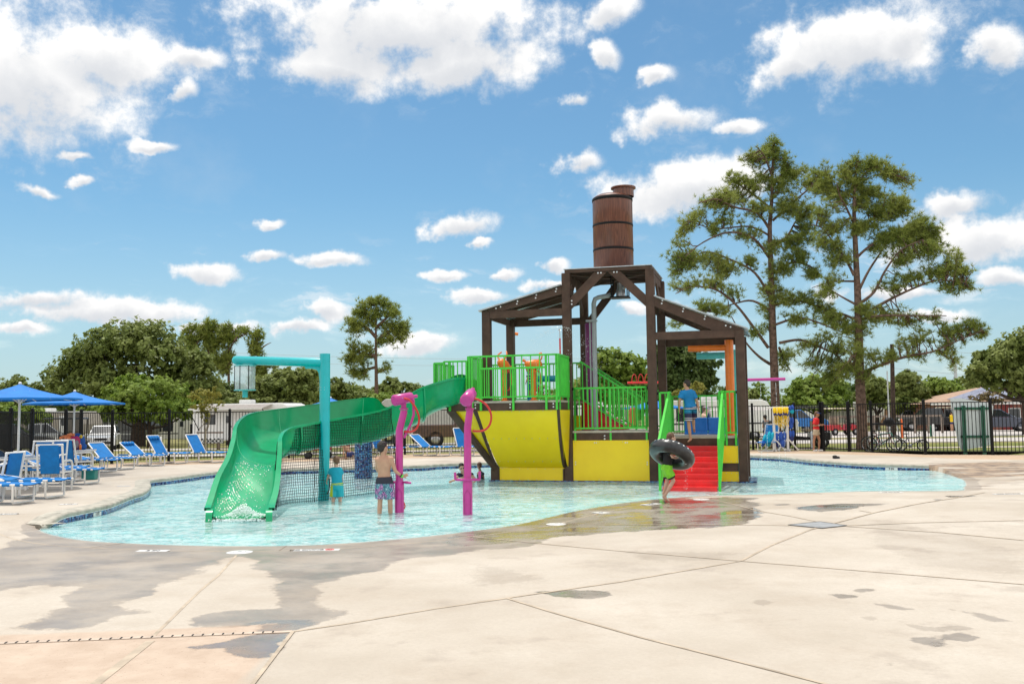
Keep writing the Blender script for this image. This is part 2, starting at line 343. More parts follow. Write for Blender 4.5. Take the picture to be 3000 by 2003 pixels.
# deck colour masks, written as vertex values of the slab: wet, puddle, rust/tan
ZL = lambda x, y: (x/1.566, 1450+y/1.566)
ZR = lambda x, y: (1400+x/1.468, 1400+y/1.468)
def polyw(pts, f): return np.array([[q.x, q.y] for q in [G(*f(*p), -.11) for p in pts]])
wet_polys = [
 ([(-200,300),(60,225),(165,165),(200,180),(300,200),(450,215),(740,228),(1150,238),(1500,228),(1900,195),(2348,135),(2700,60),(2700,150),(2450,250),(2250,262),(2000,285),(1900,292),(1760,322),(1700,370),(1560,410),(1500,440),(1480,520),(1540,560),(1590,590),(1340,625),(870,640),(850,620),(870,598),(1220,555),(1255,520),(1240,460),(1310,430),(1250,370),(1080,290),(1010,320),(900,380),(760,440),(640,500),(560,545),(600,560),(655,580),(560,600),(400,660),(140,670),(60,652),(240,580),(330,510),(410,445),(220,440),(150,440),(0,475),(-200,520)], ZL, .74),
 ([(850,745),(870,765),(1030,755),(1060,790),(1210,800),(1310,690),(1335,640),(1220,645),(1180,690),(1000,730)], ZL, 1.),
 ([(1250,755),(1270,740),(1298,748),(1295,775),(1270,785),(1252,775)], ZL, .6),
 ([(1340,630),(1500,615),(1440,640),(1350,665),(1310,690)], ZL, .4),
 ([(-60,235),(300,120),(700,85),(1000,80),(1180,86),(1200,150),(1172,215),(1000,228),(500,252),(240,264),(-60,285)], ZR, .95),
 ([(1280,125),(1320,122),(1345,126),(1330,130),(1290,131)], ZR, .8),
 ([(1385,143),(1450,135),(1560,125),(1760,126),(1700,140),(1600,152),(1480,166),(1400,155)], ZR, 1.),
 ([(1960,103),(2000,103),(2010,108),(1970,110)], ZR, 1.), ([(2010,80),(2120,76),(2150,82),(2090,90),(2020,90)], ZR, 1.),
 ([(240,527),(330,520),(480,521),(560,527),(560,545),(500,556),(330,549)], ZR, .9),
 ([(1610,520),(1650,511),(1705,515),(1700,524),(1640,533)], ZR, .75), ([(1505,538),(1560,536),(1650,545),(1640,556),(1560,558)], ZR, .8),
 ([(1690,575),(1780,586),(1890,608),(1840,613),(1750,603)], ZR, .7), ([(2020,603),(2130,618),(2200,630),(2330,668),(2200,664),(2150,645)], ZR, .8),
 ([(1840,672),(1950,688),(2090,675),(2150,700),(1990,705),(1900,698)], ZR, .5), ([(2000,722),(2080,712),(2160,735),(2100,752),(2020,742)], ZR, .8), ([(1865,735),(1940,735),(2005,765),(1960,772),(1890,752)], ZR, .8),
 ([(1190,566),(1240,562),(1272,575),(1240,592),(1200,585)], ZR, .4), ([(1650,640),(1700,636),(1725,650),(1690,660)], ZR, .4), ([(1740,850),(1780,845),(1805,858),(1760,868)], ZR, .4),
 ([(600,330),(800,345),(1150,352),(1000,380),(800,390),(700,380)], ZR, .30), ([(0,390),(200,440),(300,470),(100,500),(0,500)], ZR, .3), ([(1700,120+80),(2100,270),(2348,370),(2348,450),(1900,400),(1750,330)], ZR, .22),
]
wn = (vnoise(X, Y, 1.3, 3, 5)-.5); wet = np.zeros(X.shape); amt = np.zeros(X.shape)
for pts, f, a in wet_polys:
    P = polyw(pts, f); lo_ = P.min(0)-1; hi = P.max(0)+1
    yi = np.where((ys > lo_[1]) & (ys < hi[1]))[0]; xi = np.where((xs > lo_[0]) & (xs < hi[0]))[0]
    if len(yi) < 1 or len(xi) < 1: continue
    sl = (slice(yi[0], yi[-1]+1), slice(xi[0], xi[-1]+1)); sz = min((hi-lo_).min()-2, 2.)
    s_ = sdist(X[sl], Y[sl], P)+wn[sl]*min(.9, .25*sz+.05)
    edge = min(.30, .10+.12*sz) if a > .35 else .6
    wv_ = smooth01(-s_/edge*.5+.5); amt[sl] = np.where(wv_ > .02, np.maximum(amt[sl], a), amt[sl]); wet[sl] = np.maximum(wet[sl], wv_)
# the band right at the water is always damp; brown dirty run-off beside the shallow end
beach = zbase(X, Y) < .5
wb_ = np.where(beach & (SDm < .6), 1., 0)*smooth01((.42+wn*.3-SDm)/.2); amt = np.where((wb_ > .02), np.maximum(amt, .55), amt); wet = np.maximum(wet, wb_)
P = np.array([[q.x, q.y] for q in [G(u, v, -.1) for (u, v) in [(2640,1374),(2730,1366),(2850,1362),(3050,1356),(3200,1352),(3200,1400),(3000,1412),(2900,1425),(2860,1440),(2790,1442),(2835,1420),(2800,1396)]]])
dirty = smooth01((-sdist(X, Y, P)+wn*1.2)/.5)*(SDm > 0)*smooth01((vnoise(X*.35, Y*1.4, 1.2, 9)-.38)*5)
wet = np.where(SDm < 0, 0, wet)
# tan older concrete: strip beside the fence, slab at lower left
fx = np.array([p[0] for p in FW]); fy = np.array([p[1] for p in FW]); o_ = np.argsort(fx)
fyl = np.interp(X, fx[4:], fy[4:])
tan_ = smooth01((Y-(fyl-3.6))/.08)*.8
tan_ = np.maximum(tan_, smooth01((-11.2-X)/.1)*.0)
Pt = np.array([[q.x, q.y] for q in [G(*ZL(*p), -.1) for p in [(-400,695),(0,683),(700,657),(1340,625),(1160,866),(1000,1100),(-400,1100)]]])
slabm = smooth01(-sdist(X, Y, Pt)/.03)*(Y < 12)
# drop everything beyond the fence line
ok = (Y < fyl+.25) & ~((X < -13.6-(35-Y)*.0) & (Y > 36))
lf = np.interp(Y, [24, 27, 28.8, 31, 32.8, 35], [FW[0][0], FW[1][0], FW[2][0], FW[3][0], FW[4][0], FW[5][0]])
ok &= ~((X < lf-.3) & (Y > 20))
nx = len(xs); ny = len(ys)
idx = np.arange(nx*ny).reshape(ny, nx)
q = np.stack([idx[:-1, :-1], idx[:-1, 1:], idx[1:, 1:], idx[1:, :-1]], -1).reshape(-1, 4)
okq = (ok[:-1, :-1] & ok[1:, 1:]).ravel(); q = q[okq]
co = np.stack([X, Y, Z], -1).reshape(-1, 3)
me = bpy.data.meshes.new('pool_deck'); me.vertices.add(len(co)); me.vertices.foreach_set('co', co.ravel().astype(np.float32))
me.loops.add(q.size); me.loops.foreach_set('vertex_index', q.ravel().astype(np.int32)); me.polygons.add(len(q))
me.polygons.foreach_set('loop_start', (np.arange(len(q))*4).astype(np.int32)); me.polygons.foreach_set('use_smooth', np.ones(len(q), bool)); me.update(); me.validate()
for nm, arr in (('wet', wet), ('amt', amt), ('dirty', dirty), ('tan', tan_), ('slab', slabm), ('floor', smooth01(-SDm/.04))):
    at = me.attributes.new(nm, 'FLOAT', 'POINT'); at.data.foreach_set('value', arr.ravel().astype(np.float32))
deck = bpy.data.objects.new('pool_deck', me); col.objects.link(deck); tag(deck, kind='structure')
# deck material
m = bpy.data.materials.new('broomed_concrete'); m.use_nodes = True; t = m.node_tree; nt = t; N = t.nodes; L = t.links; b = N['Principled BSDF']
def att(n): return nd('ShaderNodeAttribute', attribute_name=n).outputs['Fac']
def mixc(f, a, bb, bt='MIX'):
    n = N.new('ShaderNodeMix'); n.data_type = 'RGBA'; n.blend_type = bt
    for s_, k in ((f, 'Factor'), (a, 'A'), (bb, 'B')):
        if isinstance(s_, bpy.types.NodeSocket): L.new(s_, n.inputs[k])
        elif k == 'Factor': n.inputs[k].default_value = s_
        else: n.inputs[k].default_value = (*s_, 1)
    return n.outputs['Result']
oc = nd('ShaderNodeTexCoord').outputs['Object']
def nz(sc, det=6, ro=.6, vec=None): return nd('ShaderNodeTexNoise', inp={'Vector': vec or oc, 'Scale': sc, 'Detail': float(det), 'Roughness': ro}).outputs['Fac']
def ramp(s_, a, c, lo=0., hi=1.): return nd('ShaderNodeMapRange', inp={0: s_, 1: a, 2: c, 3: lo, 4: hi}).outputs[0]
big = nz(.35, 8); fine = nz(28, 6, .7)
strv = nd('ShaderNodeVectorMath', operation='MULTIPLY', inp={0: oc, 1: (3., 40., 1.)}).outputs[0]; brm = nz(1., 3, .5, strv)
base = mixc(ramp(big, .35, .65), (.455, .395, .325), (.60, .54, .465))
base = mixc(ramp(nz(1.1, 9, .7), .48, .70, 0, .6), base, (.43, .355, .28))
base = mixc(ramp(nz(.55, 7, .75), .56, .62, 0, .28), base, (.34, .30, .27))
base = mixc(ramp(fine, .35, .7, 0, .28), base, (.36, .31, .25))
base = mixc(ramp(nz(70, 3), .64, .72, 0, .75), base, (.30, .26, .22))
base = mixc(att('tan'), base, mixc(ramp(nz(2.5, 5), .3, .7), (.46, .31, .19), (.54, .39, .26)))
slc = mixc(ramp(nz(3., 7, .7), .35, .65), (.47, .36, .275), (.565, .45, .355)); slc = mixc(ramp(nz(60, 2), .66, .72, 0, .7), slc, (.28, .18, .13))
base = mixc(att('slab'), base, slc)
base = mixc(nd('ShaderNodeMath', operation='MULTIPLY', inp={0: att('dirty'), 1: .85}).outputs[0], base, mixc(ramp(nz(3., 5), .4, .6), (.15, .105, .08), (.38, .27, .18)))
wsh = nd('ShaderNodeMath', operation='ADD', inp={0: att('wet'), 1: nd('ShaderNodeMath', operation='MULTIPLY', inp={0: nd('ShaderNodeMath', operation='SUBTRACT', inp={0: nz(7., 8, .72), 1: .5}).outputs[0], 1: .9}).outputs[0]}).outputs[0]
wetf = nd('ShaderNodeMath', operation='MULTIPLY', inp={0: ramp(wsh, .42, .56), 1: att('amt')}).outputs[0]; wb = ramp(nz(1.1, 8, .7), .40, .58)
wet2 = nd('ShaderNodeMath', operation='MULTIPLY', inp={0: wetf, 1: nd('ShaderNodeMapRange', inp={0: wb, 1: 0., 2: 1., 3: .76, 4: 1.}).outputs[0]}).outputs[0]
wcol = mixc(1., base, (.50, .465, .44), 'MULTIPLY')
base = mixc(wet2, base, wcol)
pf = mixc(ramp(nz(2., 3), .3, .7), (.50, .76, .76), (.60, .85, .84))
base = mixc(att('floor'), base, pf); L.new(base, b.inputs['Base Color'])
ro = nd('ShaderNodeMapRange', inp={0: nd('ShaderNodeMath', operation='MULTIPLY', inp={0: wet2, 1: ramp(nz(.8, 4), .3, .55, .75, 1.)}).outputs[0], 1: .35, 2: .95, 3: .82, 4: .035}).outputs[0]; L.new(ro, b.inputs['Roughness'])
sp_ = nd('ShaderNodeMapRange', inp={0: wet2, 1: .0, 2: .9, 3: .3, 4: .5}).outputs[0]; L.new(sp_, b.inputs['Specular IOR Level'])
hgt = nd('ShaderNodeMath', operation='ADD', inp={0: brm, 1: fine}).outputs[0]
bst = nd('ShaderNodeMapRange', inp={0: wet2, 1: .3, 2: .9, 3: .35, 4: .012}).outputs[0]
bp = nd('ShaderNodeBump', inp={'Height': hgt, 'Strength': bst, 'Distance': .004}); L.new(bp.outputs[0], b.inputs['Normal'])
me.materials.append(m)

# ---- water
m = bpy.data.materials.new('pool_water'); m.use_nodes = True; t = m.node_tree; N = t.nodes; L = t.links; N.remove(N['Principled BSDF']); out = N['Material Output']
oc = nd('ShaderNodeTexCoord').outputs['Object']
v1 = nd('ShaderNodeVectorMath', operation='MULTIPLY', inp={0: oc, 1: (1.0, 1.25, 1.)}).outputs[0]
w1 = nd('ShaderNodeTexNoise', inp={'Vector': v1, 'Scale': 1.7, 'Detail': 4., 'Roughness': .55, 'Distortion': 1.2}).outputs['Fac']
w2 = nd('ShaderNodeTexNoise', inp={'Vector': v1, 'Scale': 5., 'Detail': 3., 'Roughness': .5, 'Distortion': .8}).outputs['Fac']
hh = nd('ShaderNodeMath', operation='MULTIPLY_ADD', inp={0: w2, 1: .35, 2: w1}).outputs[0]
bp = nd('ShaderNodeBump', inp={'Height': hh, 'Strength': 1., 'Distance': .16}).outputs[0]
fr = nd('ShaderNodeFresnel', inp={'IOR': 1.33, 'Normal': bp}).outputs[0]
frc = nd('ShaderNodeMath', operation='MINIMUM', inp={0: fr, 1: .62}).outputs[0]
tr = nd('ShaderNodeBsdfTransparent', inp={'Color': (.80, .965, .97, 1)}).outputs[0]
gl = nd('ShaderNodeBsdfGlossy', inp={'Color': (1, 1, 1, 1), 'Roughness': .05, 'Normal': bp}).outputs[0]
caustic_vein = nd('ShaderNodeMath', operation='PINGPONG', inp={0: nd('ShaderNodeMath', operation='MULTIPLY', inp={0: hh, 1: 5.}).outputs[0], 1: .5}).outputs[0]
wcolr = N.new('ShaderNodeMix'); wcolr.data_type = 'RGBA'; L.new(nd('ShaderNodeMapRange', inp={0: caustic_vein, 1: .05, 2: .42}).outputs[0], wcolr.inputs['Factor']); wcolr.inputs['A'].default_value = (.34, .64, .65, 1); wcolr.inputs['B'].default_value = (.80, .91, .90, 1)  # pale caustic veins: ripple light painted into the diffuse colour
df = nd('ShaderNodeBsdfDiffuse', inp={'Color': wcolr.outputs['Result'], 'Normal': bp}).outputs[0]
foam = nd('ShaderNodeMapRange', inp={0: w1, 1: .45, 2: .72, 3: .45, 4: .85}).outputs[0]  # diffuse patches stand for aerated water and painted caustic light
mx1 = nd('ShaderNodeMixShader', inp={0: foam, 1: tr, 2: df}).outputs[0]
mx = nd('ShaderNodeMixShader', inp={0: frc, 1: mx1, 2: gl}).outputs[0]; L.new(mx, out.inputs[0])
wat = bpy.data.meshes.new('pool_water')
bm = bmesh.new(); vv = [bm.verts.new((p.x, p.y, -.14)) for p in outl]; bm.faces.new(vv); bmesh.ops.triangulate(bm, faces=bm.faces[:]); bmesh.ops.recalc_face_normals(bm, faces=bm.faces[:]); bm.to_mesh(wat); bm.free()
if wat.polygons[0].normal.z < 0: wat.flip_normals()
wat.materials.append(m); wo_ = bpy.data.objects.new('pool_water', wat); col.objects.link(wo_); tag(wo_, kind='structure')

# ---- coping and tile band on the raised edge
mosaic = bpy.data.materials.new('blue_mosaic'); mosaic.use_nodes = True; t = mosaic.node_tree; N = t.nodes; L = t.links; b = N['Principled BSDF']; b.inputs['Roughness'].default_value = .2
oc = nd('ShaderNodeTexCoord').outputs['Object']; sc = nd('ShaderNodeVectorMath', operation='SCALE', inp={0: oc, 'Scale': 22.}).outputs[0]
fl = nd('ShaderNodeVectorMath', operation='FLOOR', inp={0: sc}).outputs[0]; wn_ = nd('ShaderNodeTexWhiteNoise', noise_dimensions='3D', inp={'Vector': fl}).outputs['Value']
cr = N.new('ShaderNodeValToRGB'); L.new(wn_, cr.inputs[0]); cr.color_ramp.interpolation = 'CONSTANT'
els = cr.color_ramp.elements; els[0].color = (.01, .02, .10, 1); els[1].position = .3; els[1].color = (.03, .09, .30, 1)
for p_, c_ in ((.5, (.06, .20, .42, 1)), (.68, (.12, .16, .30, 1)), (.82, (.14, .32, .50, 1)), (.93, (.10, .06, .16, 1))):
    e = els.new(p_); e.color = c_
L.new(cr.outputs[0], b.inputs['Base Color'])
copm = mat('coping_concrete', (.44, .41, .345), .8, var=.2, vs=5, bump=.3, bs=40)
fpts = catmull([raw[i] for i in range(NFAR)], False, 5)
def offs(P, d):
    o = []
    for i, p in enumerate(P):
        t_ = (P[min(i+1, len(P)-1)]-P[max(i-1, 0)]); t_.z = 0; t_.normalize(); o.append(Vector((p.x-t_.y*d, p.y+t_.x*d, 0)))
    return o
def cop_row(i, p):
    top = -.128+(DZ+.012+.128)*float(zbase(p.x-.15, p.y+.1))
    return top
prof = [(.34, -.004), (.30, 0.), (.02, 0.), (-.015, -.012), (-.028, -.035), (-.022, -.075), (.0, -.088)]
rows = []
O_ = {d: offs(fpts, d) for d, _ in prof}
for i, p in enumerate(fpts):
    top = cop_row(i, p); rows.append([Vector((O_[d][i].x, O_[d][i].y, top+z)) for d, z in prof])
cb = MB(); cb.grid(rows, True); cb.add(rows[0]+[rows[0][0]-Vector((0, 0, .1)), rows[0][-1]-Vector((0, 0, .1))], [(0, 1, 2, 3, 4, 5, 6, 8, 7), (7, 8, 6, 5, 4, 3, 2, 1, 0)]); cop = cb.build('pool_coping', copm); tag(cop, kind='structure')
rows = []; O0 = offs(fpts, -.003)
for i, p in enumerate(fpts):
    top = cop_row(i, p)-.088; rows.append([Vector((O0[i].x, O0[i].y, max(top, -.141)+.002)), Vector((O0[i].x, O0[i].y, -.165))])
tb = MB(); tb.grid(rows, True); tbo = tb.build('pool_tile_band', mosaic); tag(tbo, kind='structure')
rows = []; O0 = offs(fpts, -.006)
for i, p in enumerate(fpts):
    top = cop_row(i, p)-.088; rows.append([Vector((O0[i].x, O0[i].y, top+.004)), Vector((O0[i].x, O0[i].y, top-.010))])
tb = MB(); tb.grid(rows, True); tbo = tb.build('white_grout_line', white); tag(tbo, kind='structure')

rows = [[Vector((O0[i].x, O0[i].y, -.155)), Vector((O0[i].x, O0[i].y, -.50))] for i in range(len(fpts))]
tb = MB(); tb.grid(rows, True); tbo = tb.build('pool_wall', mat('pool_plaster', (.55, .80, .80), .6)); tag(tbo, kind='structure')
# ---- deck joints, drain, tiles, lids
SDZ = [.0022]
def strip(pxs, w, dz=None, name='deck_joint', m=None, n=14):
    if dz is None: SDZ[0] += .00035; dz = SDZ[0]
    P = [GD(u, v) for u, v in pxs]; Q = []
    for i in range(len(P)-1):
        for k in range(n): Q.append(P[i].lerp(P[i+1], k/n))
    Q.append(P[-1]); rows = []
    for i, p in enumerate(Q):
        t_ = Q[min(i+1, len(Q)-1)]-Q[max(i-1, 0)]; t_.z = 0; t_.normalize(); s_ = Vector((-t_.y, t_.x, 0))*w/2
        rows.append([Vector((c.x, c.y, dz1(c.x, c.y)+dz)) for c in (p+s_, p-s_)])
    mb = MB(); mb.grid(rows, False); o = mb.build(name, m or jm); tag(o, kind='structure'); return o
jm = mat('joint_sealant', (.50, .41, .31), .8, var=.15, vs=4, bump=.4, bs=80)
jd = mat('dark_joint', (.20, .15, .11), .8)
ql = lambda *p: [ZL(*a) for a in p]; qr = lambda *p: [ZR(*a) for a in p]
strip(ql((1085,275),(1000,370),(700,650)), .028)
strip(ql((690,668),(560,770),(420,880)), .07)
strip(ql((1345,625),(1600,588),(2000,520),(2348,470)), .034); strip(qr((0,533),(130,515)), .034)
strip(qr((130,515),(600,448),(1130,357)), .034); strip(qr((1130,357),(1260,290),(1430,222)), .034)
strip(qr((125,517),(330,580),(700,685),(1100,785),(1480,882),(1700,935)), .03)
strip(qr((-100,245),(300,285),(700,322),(1130,357),(1600,395),(2000,428),(2400,462)), .028)
strip(qr((300,197),(800,200),(1340,205)), .04); strip(qr((1000,90),(1200,140),(1480,192)), .028)
strip(qr((1585,205),(1900,192),(2348,182)), .04); strip(qr((1585,208),(2000,235),(2348,268)), .04)
strip(qr((1430,222),(1700,150),(2030,90),(2180,62)), .04)
strip(qr((1640,140),(1700,150)), .03)
strip(ql((1345,625),(1250,750),(1150,880)), .03)
# band line parallel to the near edge
nearP = [raw[i] for i in range(NFAR+5, len(raw))]
band = offs(nearP, .62); mb = MB(); rows = []
bl = catmull([Vector((p.x, p.y, 0)) for p in band], False, 4)
for i, p in enumerate(bl):
    t_ = bl[min(i+1, len(bl)-1)]-bl[max(i-1, 0)]; t_.normalize(); s_ = Vector((-t_.y, t_.x, 0))*.014
    rows.append([Vector((c.x, c.y, dz1(c.x, c.y)+.0012)) for c in (p+s_, p-s_)])
mb.grid(rows, False); tag(mb.build('edge_joint', jm), kind='structure')
for i in range(2, len(nearP)-3, 4):
    a_ = nearP[i]; c_ = band[i]; mb = MB(); d_ = (c_-Vector((a_.x, a_.y, 0))).normalized(); s_ = Vector((-d_.y, d_.x, 0))*.008
    rows = [[Vector((x.x, x.y, dz1(x.x, x.y)+.0018)) for x in (Vector((a_.x, a_.y, 0)).lerp(c_, k/6)+s_, Vector((a_.x, a_.y, 0)).lerp(c_, k/6)-s_)] for k in range(7)]
    mb.grid(rows, False); tag(mb.build('cross_joint', jd), kind='structure')
# slotted trench drain
dr0 = GD(*ZL(-120, 684)); dr1 = GD(*ZL(1338, 625)); dm = mat('drain_grate_plastic', (.58, .46, .36), .6); 
o = strip([ZL(-120, 684), ZL(1338, 625)], .065, .004, 'drain_channel', dm); 
mb = MB(); dd = dr1-dr0; Ld = dd.length; dn = dd.normalized(); sn = Vector((-dn.y, dn.x, 0))
for k in range(int(Ld/.075)):
    c = dr0+dn*(k*.075); c.z = dz1(c.x, c.y)+.006; mb.bar(c-sn*.022, c+sn*.022, .011, .003)
tag(mb.build('drain_slots', black), kind='structure')
# grey mat
mp = [GD(*ZR(1335, 203)), GD(*ZR(1480, 217)), GD(*ZR(1586, 206)), GD(*ZR(1470, 189))]
c = sum(mp, Vector())/4; e = empty('drain_grate', (c.x, c.y, dz1(c.x, c.y)), 0, 'flat grey rectangular grate lying in the concrete deck', 'drain grate')
mb = MB(); mb.prism([(p.x-c.x, p.y-c.y, .002) for p in mp], (0, 0, .008)); mb.build('plate', mat('grey_grate', (.33, .34, .35), .7, bump=.5, bs=150), e)
mb = MB()
for i in range(4):
    a_ = mp[i]-c; c_ = mp[(i+1) % 4]-c; a_.z = c_.z = .009; mb.bar(a_, c_, .02, .008)
mb.build('frame', mat('dark_frame', (.12, .12, .12), .6), e)
# white skimmer lids
for k, (u, v, r) in enumerate([(702, 1617, .17), (1630, 1535, .17), (2054, 1462.5, .17)]):
    p = GD(u, v); e = empty('skimmer_lid', (p.x, p.y, dz1(p.x, p.y)), 0, ['round white deck lid left of the no diving tile', 'round white deck lid in the wet concrete in front of the yellow panels', 'round white deck lid in front of the red stairs'][k], 'deck lid', 'round white lids set in the deck')
    mb = MB(); mb.lathe((0, 0, 0), [(0.0001, .008), (r*.86, .008), (r, .003)], 28); mb.build('lid', white, e)
    mb = MB(); mb.lathe((0, 0, 0), [(.0001, .0105), (.03, .0105), (.032, .008)], 12); mb.lathe((.07, .03, 0), [(.0001, .010), (.012, .010), (.013, .008)], 8); mb.lathe((-.07, -.03, 0), [(.0001, .010), (.012, .010), (.013, .008)], 8); mb.build('screw', mat('grey_plastic', (.3, .3, .32), .5), e)
# lettered tiles in the deck
ink = mat('black_ink', (.02, .02, .02), .5, var=.1); redink = mat('red_ink', (.7, .03, .03), .5)
def deck_tile(u, v, L_, Wd, ang, txt, label, size=.1, sym=False):
    p = GD(u, v); e = empty('marker_tile', (p.x, p.y, dz1(p.x, p.y)), ang, label, 'tile marker', 'lettered marker tiles set in the deck')
    mb = MB(); mb.box((0, 0, .006), (L_, Wd, .006)); mb.build('tile', white, e)
    if txt: text_obj('lettering', txt, size, ink, e, Matrix.Translation((-.13 if sym else 0, 0, .0095)))
    if sym:
        mb = MB(); n = 20; mb.tube([(L_/2-.13+.055*math.cos(2*math.pi*i/n), .052*math.sin(2*math.pi*i/n), .010) for i in range(n)], .0045, 6, True); mb.bar((L_/2-.17, .035, .011), (L_/2-.09, -.035, .011), .006, .003); mb.build('no_symbol', redink, e)
        mb = MB(); mb.ell((L_/2-.14, .005, .010), (.025, .008, .002)); mb.ell((L_/2-.11, .016, .010), (.008, .008, .002)); mb.build('diver_mark', ink, e)
        mb = MB(); mb.box((L_/2-.235, 0, .0095), (.004, Wd, .001)); mb.build('tile_seam', ink, e)
deck_tile(928, 1611.5, .60, .15, R(2), 'NO DIVING', 'long white tile reading NO DIVING with a red no diving symbol', .085, True)
deck_tile(448, 1614, .42, .15, R(-3), '2 IN', 'white depth tile left of the round lid near the pool edge', .10)
deck_tile(1760, 1502, .22, .26, R(40), '6', 'square white tile in the wet deck left of the boy with the tube', .14)
deck_tile(1907, 1477, .42, .2, R(42), '6 IN', 'white tile on the wet deck left of the feet of the boy carrying the tube', .12)
deck_tile(2610, 1442.5, .5, .15, R(0), 'NO DIVING', 'white tile at the shallow end right of the tower', .07)
deck_tile(2955, 1447, .62, .15, R(0), 'NO DIVING', 'long white tile at the far right of the deck', .09)
deck_tile(200, 1477, .32, .16, R(8), '1 FT', 'white depth tile on the raised deck left of the pool beside the coping', .1)
deck_tile(22, 1506, .34, .16, R(8), 'NO DIVING', 'white tile on the deck at the left edge of the photo', .07)
deck_tile(362, 1424, .3, .12, R(3), '', 'small blank white tile on the deck above the coping bend', .1)
# depth marks in the tile band
def band_tile(u, v, w, txt, label):
    p = G(u, v, -.10); P2 = np.array([[q.x, q.y] for q in fpts]); i = int(np.argmin(((P2-np.array([p.x, p.y]))**2).sum(1))); a_, c_ = fpts[max(i-1, 0)], fpts[min(i+1, len(fpts)-1)]
    d = (c_-a_); ang = math.atan2(d.y, d.x); q = fpts[i]
    nv = Vector((d.y, -d.x, 0)).normalized()
    e = empty('depth_tile', (q.x+nv.x*.010, q.y+nv.y*.010, -.103), ang, label, 'depth marker', 'white depth marks in the blue tile band'); mb = MB(); mb.box((0, 0, 0), (w, .006, .072)); mb.build('tile', white, e)
    text_obj('lettering', txt, .08, ink, e, Matrix.Translation((0, -.005, 0)) @ Matrix.Rotation(R(90), 4, 'X'))
band_tile(293, 1506, .30, '1 FT', 'white 1 FT depth mark in the near left tile band')
band_tile(462, 1420, .30, '1 FT', 'small white depth mark in the tile band left of the slide')
band_tile(2600, 1373, .34, '9 IN', 'white 9 IN depth mark in the tile band at far right')
# shoe left on the deck
p = G(2450, 1343, DZ); e = empty('clog_shoe', (p.x, p.y, DZ), R(10), 'small black clog lying alone on the far deck near the fence', 'shoe')
mb = MB(); mb.ell((0, 0, .05), (.14, .06, .035)); mb.ell((-.05, 0, .075), (.09, .06, .045)); mb.build('upper', blackp, e); mb = MB(); mb.ell((0, 0, .018), (.15, .065, .018)); mb.build('sole', mat('navy_rubber', (.02, .03, .06), .6), e)
# ------------------------------------------------------------------ terrain beyond the fence
def tz(x, y):
    wl = min(1, max(0, (14-x)/34)); wl = wl*wl*(3-2*wl); t = min(1, max(0, (y-42)/62)); return -.035-.95*wl*t
mb = MB(); rows = []
XS = [-900, -300, -150]+list(range(-100, 101, 5))+[150, 300, 900]
YS = [20, 26, 32, 36, 40, 44, 48, 54, 60, 68, 76, 86, 98, 112, 130, 160, 220, 320, 500, 900]
for y in YS: rows.append([Vector((x, y, tz(x, y) if not (-14.5 < x < 18 and y < 37) else -.75)) for x in XS])
mb.grid(rows)
gm = bpy.data.materials.new('dry_grass'); gm.use_nodes = True; t = gm.node_tree; N = t.nodes; L = t.links; b = N['Principled BSDF']; b.inputs['Roughness'].default_value = .95; b.inputs['Specular IOR Level'].default_value = .1
oc = nd('ShaderNodeTexCoord').outputs['Object']
gbase = mixc(ramp(nz(.25, 6), .4, .6), (.16, .17, .055), (.32, .27, .13)); gbase = mixc(ramp(nz(6, 5), .4, .7, 0, .5), gbase, (.09, .12, .03)); L.new(gbase, b.inputs['Base Color'])
o = mb.build('grass_ground', gm); tag(o, kind='structure')
lawnm = mat('green_lawn', (.15, .19, .05), .95, c2=(.24, .22, .08), vs=1.5, bump=.6, bs=30, spec=.1)
roadm = mat('pale_road', (.50, .46, .43), .9, var=.12, vs=.5, bump=.2, bs=20)
pathm = mat('concrete_path', (.56, .48, .42), .9, var=.1, vs=.8)
def ground_strip(pts0, pts1, name, m, dz, n=16):
    # between two world polylines
    mb = MB(); rows = []
    for P_ in (0, .5, 1):
        row = []
        for i in range(len(pts0)-1):
            for k in range(n):
                f = k/n; a_ = Vector(pts0[i]).lerp(Vector(pts0[i+1]), f); c_ = Vector(pts1[i]).lerp(Vector(pts1[i+1]), f); q_ = a_.lerp(c_, P_); row.append(Vector((q_.x, q_.y, tz(q_.x, q_.y)+dz)))
        rows.append(row)
    mb.grid(rows, True, False); o = mb.build(name, m); tag(o, kind='structure'); return o
ground_strip([(-14, 36.5), (5, 42), (9, 41.5), (30, 32)], [(-14, 39), (5, 44.5), (10, 44), (32, 44)], 'lawn_strip', lawnm, .012)
ground_strip([(10, 44.2), (34, 44.2)], [(10, 47), (34, 47)], 'lawn_strip_far', lawnm, .012)
ground_strip([(-30, 40), (8, 46.5)], [(-30, 43.5), (8, 50)], 'road_left', roadm, .014)
ground_strip([(-60, 60), (10, 60)], [(-60, 66), (10, 66)], 'road_far_left', roadm, .014)
ground_strip([(10, 50), (60, 47)], [(10, 56), (60, 56)], 'road_right', roadm, .014)
ground_strip([(10, 60), (90, 58)], [(12, 76), (110, 82)], 'parking_lot', roadm, .014)
ground_strip([(12, 41.6), (40, 40.2)], [(12, 42.5), (40, 41.4)], 'footpath', pathm, .028)

